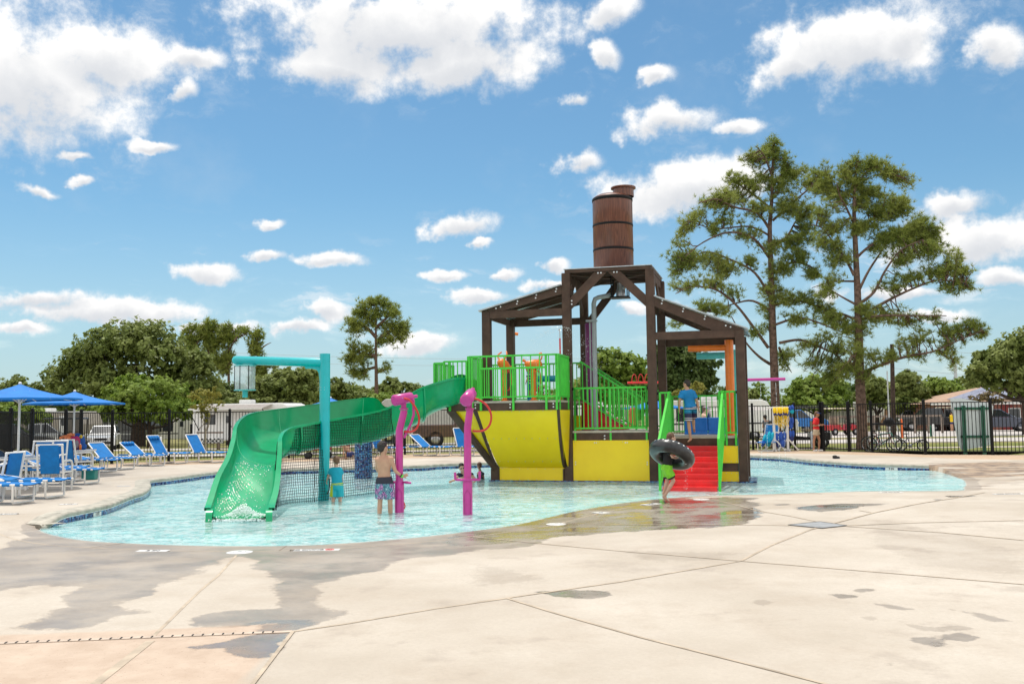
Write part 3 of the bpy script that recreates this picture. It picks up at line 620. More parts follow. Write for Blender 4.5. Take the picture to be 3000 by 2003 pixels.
# ------------------------------------------------------------------ fence
ft = empty('metal_fence', (0, 38, 0), 0, 'long black metal picket fence running round the back of the pool deck', 'fence')
FH = 1.93
fpts_w = [Vector((x, y-38, 0)) for x, y in FW]
def gzf(p): return -.03
for i, p in enumerate(fpts_w):
    mb = MB(); w = .085 if i not in (19, 20) else .11
    mb.box((p.x, p.y, FH/2+.02), (w, w, FH+.06)); mb.prism([(p.x-w*.6, p.y-w*.6, FH+.052), (p.x+w*.6, p.y-w*.6, FH+.052), (p.x+w*.6, p.y+w*.6, FH+.052), (p.x-w*.6, p.y+w*.6, FH+.052)], (0, 0, .02)); mb.ell((p.x, p.y, FH+.075), (w*.45, w*.45, .03)); mb.build('fence_post', black, ft)
for i in range(len(fpts_w)-1):
    a_, c_ = fpts_w[i], fpts_w[i+1]; d = c_-a_; l = d.length
    if l < .3: continue
    mb = MB()
    for z in (.14, FH-.03): mb.bar(a_+Vector((0, 0, z)), c_+Vector((0, 0, z)), .03, .035)
    n = int(l/.118)
    for k in range(1, n):
        q_ = a_+d*(k/n); mb.box((q_.x, q_.y, FH/2+.03), (.019, .019, FH-.12))
    mb.build('fence_panel', black, ft)

# ------------------------------------------------------------------ trees
def leafmat(name, c1, c2, c3):
    m = bpy.data.materials.new(name); m.use_nodes = True; global N, L; N = m.node_tree.nodes; L = m.node_tree.links; b = N['Principled BSDF']; b.inputs['Roughness'].default_value = .55; b.inputs['Specular IOR Level'].default_value = .3
    g = nd('ShaderNodeNewGeometry').outputs['Random Per Island']; oc = nd('ShaderNodeTexCoord').outputs['Object']
    c = mixc(g, c1, c2); c = mixc(ramp(nz(.5, 3, .5, oc), .4, .65, 0, .6), c, c3); L.new(c, b.inputs['Base Color'])
    tl = nd('ShaderNodeBsdfTranslucent'); L.new(c, tl.inputs[0]); ms = nd('ShaderNodeMixShader', inp={0: .38}); L.new(b.outputs[0], ms.inputs[1]); L.new(tl.outputs[0], ms.inputs[2]); L.new(ms.outputs[0], N['Material Output'].inputs[0]); return m
def nzv(oc, sc): return nz(sc, 3, .5, oc)
oakm = leafmat('oak_leaves', (.11, .155, .035), (.26, .32, .08), (.33, .37, .12))
oakm2 = leafmat('bright_leaves', (.13, .22, .03), (.28, .38, .06), (.32, .40, .09))
oakd = leafmat('dark_leaves', (.055, .10, .024), (.12, .18, .045), (.16, .22, .06))
yelm = leafmat('yellow_leaves', (.30, .28, .05), (.42, .40, .10), (.22, .26, .06))
pinem = leafmat('pine_needles', (.13, .19, .035), (.36, .41, .09), (.44, .47, .13))
barkm = mat('pine_bark', (.16, .105, .08), .9, var=.35, vs=7, bump=1., bs=18, spec=.2)
barkd = mat('dark_bark', (.07, .05, .04), .9, var=.3, vs=6, bump=.8, bs=20, spec=.2)
def rv(r=1.):
    while True:
        v = Vector((rnd.uniform(-1, 1), rnd.uniform(-1, 1), rnd.uniform(-1, 1)))
        if .01 < v.length < 1: return v.normalized()*r
def leaf_cards(V, Fc, c, nrm, s):
    # one leaf spray: a bent quad
    a = nrm.cross(rv()).normalized(); b = nrm.cross(a).normalized(); o = len(V); l = s*rnd.uniform(.7, 1.3); w = l*rnd.uniform(.45, .75)
    V += [c-a*l-b*w*.3, c+b*w, c+a*l+b*w*.2, c-b*w]; Fc.append((o, o+1, o+2, o+3))
def crown_mesh(name, blobs, n, s, m, seed=1):
    # blobs: (centre, radii). Leaves fill a shell of every blob, with clumps
    global rnd; rs = rnd; rnd = random.Random(seed); ext = []
    for c, r in blobs:
        for _ in range(4): d = rv(); f = rnd.uniform(.30, .55); ext.append(((c[0]+d.x*r[0]*.95, c[1]+d.y*r[1]*.8, c[2]+d.z*r[2]*1.0), tuple(x*f for x in r)))
    blobs = list(blobs)+ext
    V = []; Fc = []; vol = [max(b[1][0]*b[1][2], .01) for b in blobs]; tot = sum(vol)
    for (c, r), vv in zip(blobs, vol):
        k = int(n*2.3*vv/tot); ncl = max(8, int(k/13)); cs = []
        for _ in range(ncl):
            d = rv(); d.z = abs(d.z)*1.0 if rnd.random() < .45 else d.z; rr = rnd.uniform(.45, 1.10); cs.append((Vector((c[0]+d.x*r[0]*rr, c[1]+d.y*r[1]*rr, c[2]+d.z*r[2]*rr)), d))
        s_l = s*.62; cr_ = .13*min(r)+s*.5
        for cc, d in cs:
            for _ in range(13):
                q_ = cc+rv(cr_*rnd.random()**.4); nn = (d+Vector((0, 0, .5))+rv(.9)).normalized(); leaf_cards(V, Fc, q_, nn, s_l)
    me = bpy.data.meshes.new(name); me.from_pydata([tuple(v) for v in V], [], Fc); me.materials.append(m); rnd = rs; return me
def limb(mb, p, q, r0, r1, k=6, wob=.06):
    P = []; Rr = []; d = q-p; l = d.length
    for i in range(k+1):
        t_ = i/k; P.append(p.lerp(q, t_)+rv(wob*l)*math.sin(math.pi*t_)+Vector((0, 0, -.05*l*math.sin(math.pi*t_)))); Rr.append(r0+(r1-r0)*t_)
    mb.tube(P, Rr, 7); return P
def tree(label, name, cat, u, Y, blobs_px, m, n, s, group, trunk_r=.3, bark=None, seed=1, forks=3, uv_base=None):
    # blobs_px: list of (u, v, radius px across, radius px up) read at the tree's own distance
    g0 = PY(u, 1230, Y); base = Vector((g0.x, Y, tz(g0.x, Y))); e = empty(name, base, 0, label, cat, group); blobs = []
    for (bu, bv, ru, rvv) in blobs_px:
        k = Y/F; c = PY(bu, bv, Y+rnd.uniform(-.25, .25)*ru*k)-base; blobs.append(((c.x, c.y, c.z), (ru*k, ru*k*.8, rvv*k)))
    cm = crown_mesh('crown', blobs, n, s, m, seed); co_ = bpy.data.objects.new('crown', cm); col.objects.link(co_); co_.parent = e
    mb = MB(); top = max(b_[0][2] for b_ in blobs); cx = sum(b_[0][0] for b_ in blobs)/len(blobs)
    h1 = top*.38; mb.tube([(0, 0, -.1), (0, 0, h1*.5), (.04*cx, 0, h1)], [trunk_r*1.25, trunk_r, trunk_r*.85], 9)
    for b_ in blobs[:forks+4]: limb(mb, Vector((.04*cx, 0, h1*.9)), Vector(b_[0]), trunk_r*.55, trunk_r*.1)
    mb.build('trunk', bark or barkd, e); return e
TG = 'trees beyond the fence'
tree('large broad dark green oak behind the fence at left', 'oak_tree', 'tree', 405, 82, [(400,1010,130,70),(300,1040,110,60),(210,1100,80,60),(190,1150,80,45),(500,1050,90,60),(560,1130,80,60),(380,1120,120,60),(290,1130,90,50),(470,1160,100,50),(450,985,70,40),(330,990,70,35),(600,1150,50,45),(250,1060,70,50),(140,1150,40,35),(350,1180,110,35),(540,1080,70,50)], oakm, 15000, .30, TG, .55, seed=3)
tree('lighter green low oak branch mass under the large oak', 'oak_tree', 'tree', 440, 74, [(440,1150,110,45),(390,1190,95,32),(500,1195,75,32),(350,1175,60,34),(430,1215,100,22),(560,1205,60,26),(300,1205,60,22)], oakm2, 4600, .26, TG, .2, seed=4)
tree('small green tree at the far left edge behind the blue umbrella', 'oak_tree', 'tree', 25, 100, [(25,1150,50,40),(-30,1170,60,40),(70,1185,40,25)], oakm, 2500, .3, TG, .2, seed=5)
tree('yellowish green bushy tree behind the fence at far left', 'oak_tree', 'tree', 60, 62, [(50,1215,70,30),(-20,1210,60,35),(110,1220,35,25)], oakm2, 2500, .2, TG, .12, seed=6)
tree('dark tree low behind the fence left of the large oak', 'oak_tree', 'tree', 190, 88, [(150,1195,60,30),(210,1200,50,28),(120,1175,30,25)], oakd, 2200, .28, TG, .2, seed=7)
tree('rounded olive green oak right of the hanging bucket', 'oak_tree', 'tree', 830, 92, [(830,1135,80,48),(770,1160,60,45),(890,1155,60,45),(800,1185,80,35),(870,1190,70,30),(720,1190,50,30),(840,1110,40,25)], oakm, 8000, .30, TG, .3, seed=8)
tree('green low tree below the hanging bucket', 'oak_tree', 'tree', 670, 84, [(670,1185,60,30),(720,1200,50,22),(630,1165,40,30),(600,1195,50,28)], oakm, 3800, .27, TG, .2, seed=9)
tree('low grey green tree behind the slide between umbrella and lone pine', 'oak_tree', 'tree', 1010, 140, [(1020,1160,60,28),(960,1170,50,25),(1090,1165,50,22)], oakm, 3200, .42, TG, .25, seed=10)
tree('low pale green tree right of the lone pine trunk', 'oak_tree', 'tree', 1170, 130, [(1150,1135,45,22),(1120,1165,60,25),(1215,1150,40,25),(1260,1170,50,25)], oakm, 3500, .40, TG, .25, seed=11)
tree('yellow green shrubby tree behind the slide bend', 'oak_tree', 'tree', 1130, 90, [(1130,1172,60,20),(1080,1178,30,14)], oakm2, 1500, .24, TG, .12, seed=12)
tree('bright green tree seen between the tower posts', 'oak_tree', 'tree', 1800, 86, [(1800,1060,55,40),(1755,1090,50,40),(1850,1080,55,45),(1780,1140,70,50),(1860,1140,60,50),(1700,1150,60,45),(1820,1190,90,35),(1890,1160,60,60),(1640,1180,60,30)], oakm2, 8500, .30, TG, .3, seed=13)
tree('dark green dense tree behind the boy in blue on the stairs', 'oak_tree', 'tree', 2000, 80, [(1985,1050,60,50),(2040,1070,50,45),(1960,1110,60,50),(2030,1130,60,50),(2070,1110,30,25),(1990,1170,80,40),(2090,1060,22,10),(2060,1180,40,30),(1940,1040,40,35)], oakd, 8500, .28, TG, .3, seed=14)
tree('small dark green tree right of the tower under the magenta arm', 'oak_tree', 'tree', 2200, 130, [(2200,1170,22,20),(2185,1180,25,20)], oakm, 900, .38, TG, .15, seed=15)
tree('bright green tree between the two tall pine trunks', 'oak_tree', 'tree', 2400, 90, [(2400,1130,60,35),(2350,1155,50,35),(2450,1140,40,35),(2400,1180,90,25),(2310,1180,40,18)], oakm2, 6500, .28, TG, .2, seed=16)
tree('rounded green tree right of the nearer tall pine trunk', 'oak_tree', 'tree', 2570, 86, [(2560,1130,40,25),(2590,1150,45,30),(2545,1165,35,30),(2600,1180,50,20)], oakm, 4500, .26, TG, .2, seed=17)
tree('feathery mid green tree beside the wooden utility pole', 'oak_tree', 'tree', 2660, 82, [(2655,1115,38,25),(2650,1150,50,30),(2690,1150,35,28),(2660,1185,60,22)], oakm, 4500, .26, TG, .2, seed=18)
tree('yellow green tree right of the utility pole', 'oak_tree', 'tree', 2750, 84, [(2730,1130,30,25),(2760,1140,40,28),(2710,1165,30,30),(2790,1160,45,28),(2750,1185,60,20)], oakm2, 4500, .26, TG, .2, seed=19)
tree('tall loose oak at the right edge overhanging the brick house', 'oak_tree', 'tree', 3010, 62, [(3000,1010,75,45),(2930,1050,60,35),(2880,1090,50,28),(2960,1100,70,35),(3040,1060,80,60),(2990,1140,60,22),(2850,1115,35,16),(3060,1000,60,60),(2920,1130,40,14)], oakm, 8500, .24, TG, .3, seed=20)
tree('dark pine like tree top behind the right edge oak', 'pine_tree', 'tree', 2900, 110, [(2885,1070,30,30),(2920,1045,35,25),(2870,1110,25,20)], oakd, 2000, .3, TG, .2, seed=21)
tree('distant green tree left of the brick house roof', 'oak_tree', 'tree', 2830, 100, [(2820,1155,40,22),(2860,1140,35,20)], oakm, 2200, .3, TG, .2, seed=22)
tree('thin young tree with yellow leaves behind the fence left of the slide', 'young_tree', 'tree', 603, 50, [(590,1160,30,22),(620,1180,28,22),(580,1195,22,18),(630,1150,14,14),(600,1220,20,14)], yelm, 900, .085, TG, .05, seed=23, bark=mat('pale_bark', (.30, .26, .2), .8))
tree('small yellow leaved tree behind the boy on the stairs', 'young_tree', 'tree', 2020, 58, [(2040,1140,28,18),(2010,1155,28,15),(1985,1155,20,10)], yelm, 1000, .11, TG, .06, seed=24)
tree('small reddish shrub in front of the brick house', 'young_tree', 'tree', 2885, 50, [(2870,1165,30,10),(2905,1160,25,14),(2930,1175,20,10)], mat('bronze_leaves', (.20, .15, .06), .7, var=.3), 800, .08, TG, .05, seed=25)
tree('mid green tree filling the gap between the large oak and the bucket', 'oak_tree', 'tree', 575, 100, [(580,1150,60,40),(540,1180,50,40),(620,1180,50,35),(560,1215,70,25)], oakd, 3600, .3, TG, .2, seed=26)
tree('broad low green tree between the teal post and the lone pine', 'oak_tree', 'tree', 960, 118, [(950,1150,55,30),(1000,1140,45,26),(900,1175,60,30),(1040,1170,50,25)], oakm, 3600, .36, TG, .22, seed=27)
tree('low dark tree behind the white trailer roof', 'oak_tree', 'tree', 700, 112, [(690,1160,60,35),(750,1165,50,35),(650,1190,50,28)], oakd, 3000, .34, TG, .22, seed=28)
# horizon wood as many separate trees sharing meshes
protos = []
for k in range(3):
    bl_ = [((rnd.uniform(-4, 4), rnd.uniform(-1.5, 1.5), rnd.uniform(1.6, 5.8)), (rnd.uniform(2.2, 3.4),)*2+(rnd.uniform(1.4, 2.2),)) for _ in range(6)]
    cm = crown_mesh('crown', bl_, 1500, .5, [oakm, oakd, oakm2][k], 40+k); mb = MB(); mb.cyl((0, 0, 0), (0, 0, 4), .3, 7); tm_ = mb.mesh('trunk'); tm_.materials.append(barkd); protos.append((cm, tm_))
kk = 0
for u in range(-160, 3200, 105):
    Y = rnd.uniform(165, 205); uu = u+rnd.uniform(-30, 30); g0 = PY(uu, 1230, Y); s = rnd.uniform(.75, 1.15)*(1.0 if uu < 1300 else .95); cm, tm_ = protos[kk % 3]; kk += 1
    e = empty('distant_tree', (g0.x, Y, tz(g0.x, Y)-.3), rnd.uniform(0, 6), 'distant low tree in the hazy row along the horizon', 'tree', 'distant trees along the horizon'); e.scale = (s*1.15, s*1.15, s)
    for nm_, me_ in (('crown', cm), ('trunk', tm_)):
        o = bpy.data.objects.new(nm_, me_); col.objects.link(o); o.parent = e

# --- pines: limbs read from the photograph, tufts of needles on twigs
def tuft(V, Fc, c, ax, r, k, w):
    for _ in range(k):
        d = (ax*.9+rv(1.)).normalized(); s_ = d.cross(rv()).normalized()*w; o = len(V); l = r*rnd.uniform(.7, 1.15)
        V += [c-s_, c+s_, c+d*l]; Fc.append((o, o+1, o+2))
def pine(label, u, Y, trunk_px, limbs, blobs, ntuft, r, k, w, tr, seed, group='pine trees beyond the fence', bark=barkm):
    global rnd; rs = rnd; rnd = random.Random(seed)
    g0 = PY(u, 1230, Y); base = Vector((g0.x, Y, tz(g0.x, Y))); e = empty('pine_tree', base, 0, label, 'tree', group)
    T = [PY(a, v, Y)-base for a, v in trunk_px]; T = [Vector((T[0].x, 0, -.1))]+T
    T = catmull(T, False, 4); n = len(T); mb = MB()
    mb.tube(T, [tr*(1.25 if i < 2 else 1)*(1-.86*i/(n-1)) for i in range(n)], 10)
    segs = [(T[i], T[i+1], tr*(1-.86*i/n)) for i in range(n-1)]
    pts = []
    for lp in limbs:
        dy = rnd.uniform(-1, 1)*2.2; P = [PY(a, v, Y)-base for a, v in lp[1]]
        for i in range(1, len(P)): P[i] = P[i]+Vector((0, dy*i/(len(P)-1), 0))
        P = catmull(P, False, 4); r0 = lp[0]*Y/F
        mb.tube(P, [r0*(1-.75*i/(len(P)-1)) for i in range(len(P))], 7); pts += P[2:]
    pts += [p.copy() for p in T[int(n*.35):]]
    V = []; Fc = []; tot = sum(b_[2]*b_[3] for b_ in blobs)
    for (bu, bv, ru, rr) in blobs:
        c = PY(bu, bv, Y)-base; kk_ = Y/F; near = min(pts, key=lambda p: (p-c).length)
        c.y += near.y*.8; R_ = Vector((ru*kk_, (ru+rr)*.5*kk_, rr*kk_)); m_ = max(3, int(ntuft*ru*rr/tot)); ntw = max(2, m_//7)
        for _ in range(ntw):
            d = rv()*rnd.uniform(.35, 1.); tip = c+Vector((d.x*R_.x, d.y*R_.y, d.z*R_.z)); st = min(pts, key=lambda p: (p-tip).length)
            if (st-tip).length > 2.6*max(R_): st = tip.lerp(st, .5)
            P = limb(mb, st, tip, .028*Y/40*.9, .009*Y/40, 4, .10)
            for _q in range(max(3, m_//ntw)):
                t_ = rnd.uniform(.45, 1.); q_ = st.lerp(tip, t_)+rv(r*1.5*rnd.random()); ax = (tip-st).normalized()*.5+Vector((0, 0, .55)); tuft(V, Fc, q_, ax, r, k, w)
    me_ = bpy.data.meshes.new('crown'); me_.from_pydata([tuple(v) for v in V], [], Fc); me_.materials.append(pinem); o = bpy.data.objects.new('crown', me_); col.objects.link(o); o.parent = e
    mb.build('trunk', bark, e); rnd = rs; return e
def z3(x, y): return (1900+x/1.802, 380+y/1.802)
def zl(pts): return [z3(*p) for p in pts]
pine('tall pine with crooked limbs left of the other, nearest the tower', 2275, 43,
 zl([(672,1500),(665,1300),(655,1050),(652,900),(645,700),(640,520),(650,380),(655,200),(660,60)]),
 [(5, zl([(640,1235),(560,1200),(470,1130),(380,1010)])), (5, zl([(632,1150),(540,1040),(440,930),(330,860),(200,850),(110,890)])), (4.5, zl([(640,880),(560,760),(450,700),(300,650),(220,690)])), (4.5, zl([(650,960),(560,900),(470,910),(350,950)])),
  (4.5, zl([(640,680),(540,580),(400,560),(260,620),(160,700)])), (4.5, zl([(636,520),(560,450),(430,430),(330,400),(230,430)])), (3.5, zl([(640,560),(520,520),(330,540),(190,510)])), (4.5, zl([(660,600),(740,560),(800,470),(850,420)])), (4, zl([(655,480),(740,400),(830,320),(860,250)])), (4, zl([(650,420),(560,330),(480,260),(440,220)])),
  (4, zl([(655,300),(720,220),(780,190)])), (3.5, zl([(655,260),(590,170),(520,140)])), (4.5, zl([(655,760),(760,700),(860,720),(930,780)])), (4.5, zl([(660,930),(760,900),(880,930),(960,950)])), (4.5, zl([(690,1125),(800,1110),(900,1150),(980,1190),(1020,1240)])), (4, zl([(690,1150),(760,1220),(830,1270)])), (4, zl([(665,1030),(780,1000),(900,1050),(980,1100)]))],
 [z3(x, y)+(a/1.802, b_/1.802) for x, y, a, b_ in [(660,90,60,55),(600,130,60,45),(520,180,80,50),(700,170,90,55),(470,250,60,50),(560,260,90,55),(660,300,120,65),(780,230,90,60),(840,300,70,60),(360,380,90,55),(480,360,80,45),(300,420,80,50),(240,460,60,40),(180,520,60,45),(150,600,50,40),(560,430,90,50),(720,420,110,60),(850,420,80,60),(400,470,70,40),(330,540,80,40),(520,560,80,45),(650,620,80,50),(780,600,90,60),(870,540,60,60),(140,680,60,60),(220,700,80,55),(330,720,90,60),(420,760,80,50),(130,760,50,45),(560,700,60,40),(680,740,90,55),(790,680,90,55),(880,760,70,50),(300,820,100,40),(170,850,80,35),(440,850,60,35),(640,850,80,50),(720,900,100,50),(860,900,90,45),(300,930,100,35),(400,960,80,35),(930,960,70,45),(800,1010,110,40),(620,960,60,35),(960,1060,60,45),(160,1010,50,30),(1000,1150,70,50),(860,1130,80,40),(760,1180,70,35),(960,1260,80,50),(1060,1250,60,45),(850,1260,60,35),(730,1240,40,30),(620,1050,40,25),(540,1080,50,22),(920,1330,80,40)]],
 6000, .25, 17, .0115, .24, 31)
pine('tall pine with broad round crown at right, trunk bare above the lawn', 2513, 40.5,
 zl([(1125,1500),(1115,1300),(1110,1100),(1105,900),(1098,740),(1090,560),(1085,420),(1090,300),(1100,170)]),
 [(5, zl([(1145,1275),(1220,1240),(1330,1200),(1440,1180),(1540,1130),(1650,1080)])), (5, zl([(1185,945),(1260,900),(1360,850),(1480,810),(1600,830)])), (5, zl([(1110,920),(1180,860),(1230,750),(1300,650),(1400,600)])), (4.5, zl([(1110,850),(1180,740),(1260,640),(1330,560),(1450,500)])),
  (4.5, zl([(1095,680),(1160,620),(1260,560),(1400,540)])), (4, zl([(1090,520),(1180,470),(1290,460),(1390,410)])), (4, zl([(1085,500),(1020,430),(960,380),(920,330)])), (4.5, zl([(1085,770),(1040,680),(980,600),(920,520),(860,500)])), (3.5, zl([(1090,800),(1000,790),(920,810)])), (4, zl([(1090,920),(1020,880),(960,840)])),
  (4, zl([(1090,400),(1160,320),(1260,290),(1350,300)])), (4, zl([(1090,360),(1010,280),(950,220)])), (3.5, zl([(1095,300),(1150,220),(1220,220)])), (4.5, zl([(1110,1000),(1200,990),(1330,1000),(1450,1010)])), (4.5, zl([(1090,1000),(1020,960),(950,980)])), (4, zl([(1110,1240),(1040,1200),(980,1240)]))],
 [z3(x, y)+(a/1.802, b_/1.802) for x, y, a, b_ in [(1110,190,90,45),(1180,190,80,40),(950,200,60,40),(1020,240,80,50),(1100,270,90,50),(1240,240,70,45),(930,300,70,60),(1000,350,80,50),(1180,310,100,50),(1340,290,70,45),(1380,360,60,50),(1280,370,110,50),(1150,390,80,40),(930,420,70,50),(1240,430,90,30),(1350,430,70,35),(1450,480,60,40),(1400,520,80,45),(1500,540,90,45),(1300,560,110,50),(1180,520,90,45),(1080,520,70,40),(980,520,80,45),(900,600,60,40),(1250,620,90,45),(1400,600,110,50),(1530,620,80,50),(1560,680,60,40),(1450,680,110,45),(1320,700,90,40),(1000,620,60,40),(1040,680,50,35),(1600,740,80,40),(1480,770,110,40),(1350,790,90,35),(1600,840,60,40),(1540,860,60,30),(1240,830,70,30),(950,700,50,40),(970,790,60,30),(930,860,60,35),(1130,960,60,45),(1170,1000,50,40),(1120,1060,60,40),(1260,1000,80,35),(1360,1020,90,35),(1470,1020,60,25),(1540,1060,90,35),(1640,1040,70,30),(1660,1090,50,30),(1400,1090,80,25),(1340,1120,60,30),(1540,1130,80,25),(1180,1200,50,35),(1250,1190,70,35),(1000,1000,70,35),(1040,1060,60,40),(1520,1210,50,30),(1380,1200,60,22),(1060,1160,40,40),(1100,1200,40,50),(1040,1290,70,45),(1120,1300,40,50),(1560,1250,30,20)]],
 6300, .25, 17, .0115, .25, 32)
def z4(x, y): return (x/1.807, 860+y/1.807)
pine('lone pine with flat topped crown rising behind the slide', 1103, 100, [z4(*p) for p in [(1993,560),(1992,450),(1990,330),(1990,200),(1992,110),(1995,50)]],
 [(6, [z4(1990,230), z4(1930,170), z4(1860,150)]), (6, [z4(1990,260), z4(2050,200), z4(2130,180)]), (6, [z4(1988,330), z4(1920,320), z4(1850,340)]), (5, [z4(1990,180), z4(2050,130), z4(2100,90)]), (5, [z4(1990,170), z4(1930,110), z4(1890,80)]), (5, [z4(1990,420), z4(2030,400), z4(2050,395)]), (5, [z4(1988,390), z4(1930,400), z4(1860,420)])],
 [z4(x, y)+(a/1.807, b_/1.807) for x, y, a, b_ in [(2000,40,40,20),(1950,60,50,25),(2050,70,50,25),(1900,100,50,30),(1980,110,60,25),(2090,110,50,30),(1870,150,45,30),(2130,160,40,30),(1940,160,50,25),(2050,170,60,25),(2150,210,25,20),(2090,220,60,22),(1880,200,50,22),(2040,250,60,18),(2110,260,40,15),(1850,250,25,15),(1930,290,50,20),(1870,290,40,18),(1850,340,45,22),(1910,360,50,22),(1830,360,25,18),(1870,410,50,18),(1930,430,40,15),(2030,395,32,18),(1880,440,30,12),(1960,330,30,18)]],
 2000, .50, 12, .032, .26, 33)
pgrp = 'pine group behind the left oak'
for j, (u, tp, x0, lab) in enumerate([(560, 955, 565, 'leftmost of the distant pines behind the large oak'), (610, 945, 612, 'second of the distant pines, tallest narrow crown'), (670, 955, 668, 'broad crowned distant pine above the teal arm'), (755, 965, 755, 'rightmost dense distant pine behind the hanging bucket')]):
    bl_ = [(x0+rnd.uniform(-1, 1)*rnd.choice((16, 30, 46)), tp+rnd.uniform(8, 130), rnd.uniform(11, 22), rnd.uniform(6, 11)) for _ in range(17)]+[(x0, tp+8, 16, 9)]
    if j == 3: bl_ += [(x0+rnd.uniform(-22, 22), tp+rnd.uniform(90, 170), 22, 12) for _ in range(6)]
    pine(lab, u, 125, [(u, 1180), (u, 1100), (u, 1010), (x0, tp)], [(3, [(u, 1060), (u-18, 1040), (u-30, 1030)]), (3, [(u, 1030), (u+18, 1010), (u+30, 1000)])], bl_, 900, .6, 10, .05, .3, 50+j, pgrp)
pine('dark distant pine top right of the rounded oak, behind the teal post', 905, 120, [(905, 1190), (903, 1130), (900, 1080)], [(3, [(903, 1130), (890, 1110), (880, 1100)])], [(900,1090,30,14),(880,1105,25,12),(925,1110,22,14),(905,1125,30,12),(885,1135,20,10),(930,1135,20,12)], 420, .7, 7, .07, .25, 60, pgrp)

# ------------------------------------------------------------------ poles and wires
e = empty('utility_pole', tuple(Vector((PY(2616, 1230, 60).x, 60, 0))), 0, 'dark wooden utility pole standing right of the tall pines', 'pole'); mb = MB()
pt = PY(2613, 1008, 60); mb.tube([(0, 0, -.1), (pt.x-e.location.x, 0, pt.z)], [.17, .12], 10); mb.build('pole', barkd, e); mb = MB(); mb.box((-.22, 0, pt.z*.80), (.22, .2, .35)); mb.build('equipment_box', steel, e)
e = empty('lamp_pole', tuple(Vector((PY(2605, 1230, 56).x, 56, 0))), 0, 'thin pale pole standing just left of the wooden utility pole', 'pole'); mb = MB(); mb.tube([(0, 0, 0), (0, 0, 4.)], [.05, .04], 8); mb.build('pole', steel, e)
e = empty('transmission_pole', tuple(Vector((PY(2806, 1230, 190).x, 190, 0))), 0, 'distant steel power pole with two angled arms at its top', 'pole'); mb = MB(); tp = PY(2804, 1070, 190).z; mb.tube([(0, 0, 0), (0, 0, tp)], [.5, .3], 8); mb.build('pole', steel, e)
for sx in (-1, 1):
    mb = MB(); mb.tube([(0, 0, tp-.4), (sx*.7, 0, tp+.6)], .09, 6); mb.build('arm', steel, e)
for z in (1.5, 3., 4.5): 
    mb = MB(); mb.tube([(0, 0, tp-z-.3), (-.6, 0, tp-z), (-.35, 0, tp-z+.7)], .06, 5); mb.build('insulator', steel, e)
for j, (v0, v1) in enumerate([(1028, 1050), (1052, 1068)]):
    mb = MB(); a_ = PY(560, v0, 150); c_ = PY(1700, v1, 150); mb.tube([a_.lerp(c_, t_/10)-Vector((0, 0, .5*math.sin(math.pi*t_/10))) for t_ in range(11)], .022, 4); o = mb.build('power_line', pipem); tag(o, ['upper thin power line crossing the sky behind the lone pine', 'lower thin power line crossing the sky behind the lone pine'][j], 'power line', 'overhead power lines')
for j, (v0, v1) in enumerate([(1015, 1025), (1078, 1092)]):
    mb = MB(); a_ = PY(2614, v0, 60); c_ = PY(3100, v1, 150); mb.tube([a_.lerp(c_, t_/10)-Vector((0, 0, .6*math.sin(math.pi*t_/10))) for t_ in range(11)], .014, 4); o = mb.build('power_line', pipem); tag(o, ['upper wire running right from the utility pole', 'lower wire running right from the utility pole'][j], 'power line', 'overhead power lines')
# ------------------------------------------------------------------ the play tower (local frame: a along the front, b away from the camera, z up)
OZ = Matrix.Translation(Vector(SO)) @ Matrix.Rotation(-TH, 4, 'Z')
T = empty('play_tower', tuple(SO), -TH, 'brown water play tower with wooden barrel, green railings, yellow panels and red stairs', 'play structure')
WB = -.46    # pool floor under it
L0, L1, T0, T1, T2, T3, R0, R1 = -2.265, -2.035, 0., .228, 2.26, 2.487, 4.52, 4.748
D2 = 2.48; PW = .228
tops = {}
def post(a, b, z1, z0=WB):
    mb = MB(); mb.bb(a, a+PW, b, b+PW, z0, z1); return mb.build('post', brown, T, .012)
for b in (0, D2):
    post(L0, b, 4.49, 2.0 if b == 0 else WB); post(T0, b, 5.44); post(T2, b, 5.44); post(R0, b, 3.75)
def beam(n, p, q, w=.06, h=.2, m=brown):
    mb = MB(); mb.bar(p, q, w, h); return mb.build(n, m, T, .008)
def bolts(pts, b, par=None, r=.022):
    for a, z in pts:
        mb = MB(); mb.cyl((a, b-.012, z), (a, b+.004, z), r, 10); mb.build('bolt', bolt, T)
# wing beams and rafters, front (b=0 face) and back
for b, yb in ((0.03, 0), (D2+PW-.03, 1)):
    beam('beam', (L1 if yb == 0 else L0, b, 4.39), (T0, b, 4.39), .055, .205); beam('beam', (T3, b, 3.65), (R0+(PW if yb else 0), b, 3.65), .055, .205)
    mb = MB(); mb.prism([(L0-.0, b-.03, 4.495), (T0, b-.03, 5.10), (T0, b-.03, 4.88), (L0+.62, b-.03, 4.495)], (0, .06, 0)); mb.build('rafter', brown, T)
    mb = MB(); mb.prism([(T3, b-.03, 4.44), (T3, b-.03, 4.68), (R1, b-.03, 3.752), (R0-.55, b-.03, 3.752)], (0, .06, 0)); mb.build('rafter', brown, T)
# rafters in between, side beams
for k in (1, 2):
    b = D2*k/3+.05
    beam('rafter', (L0+.05, b, 4.50), (T0+.1, b, 5.03), .05, .14); beam('rafter', (T3-.05, b, 4.58), (R1-.1, b, 3.72), .05, .14)
beam('beam', (L0+.11, PW, 4.39), (L0+.11, D2, 4.39), .06, .19); beam('beam', (R1-.11, PW, 3.65), (R1-.11, D2, 3.65), .06, .19)
for a in (T0+.11, T2+.11):
    beam('beam', (a, PW, 5.33), (a, D2, 5.33), .06, .2)
    beam('brace', (a, .2, 4.55), (a, 1.15, 5.30), .06, .16); beam('brace', (a, D2, 4.55), (a, D2-.95, 5.30), .06, .16)
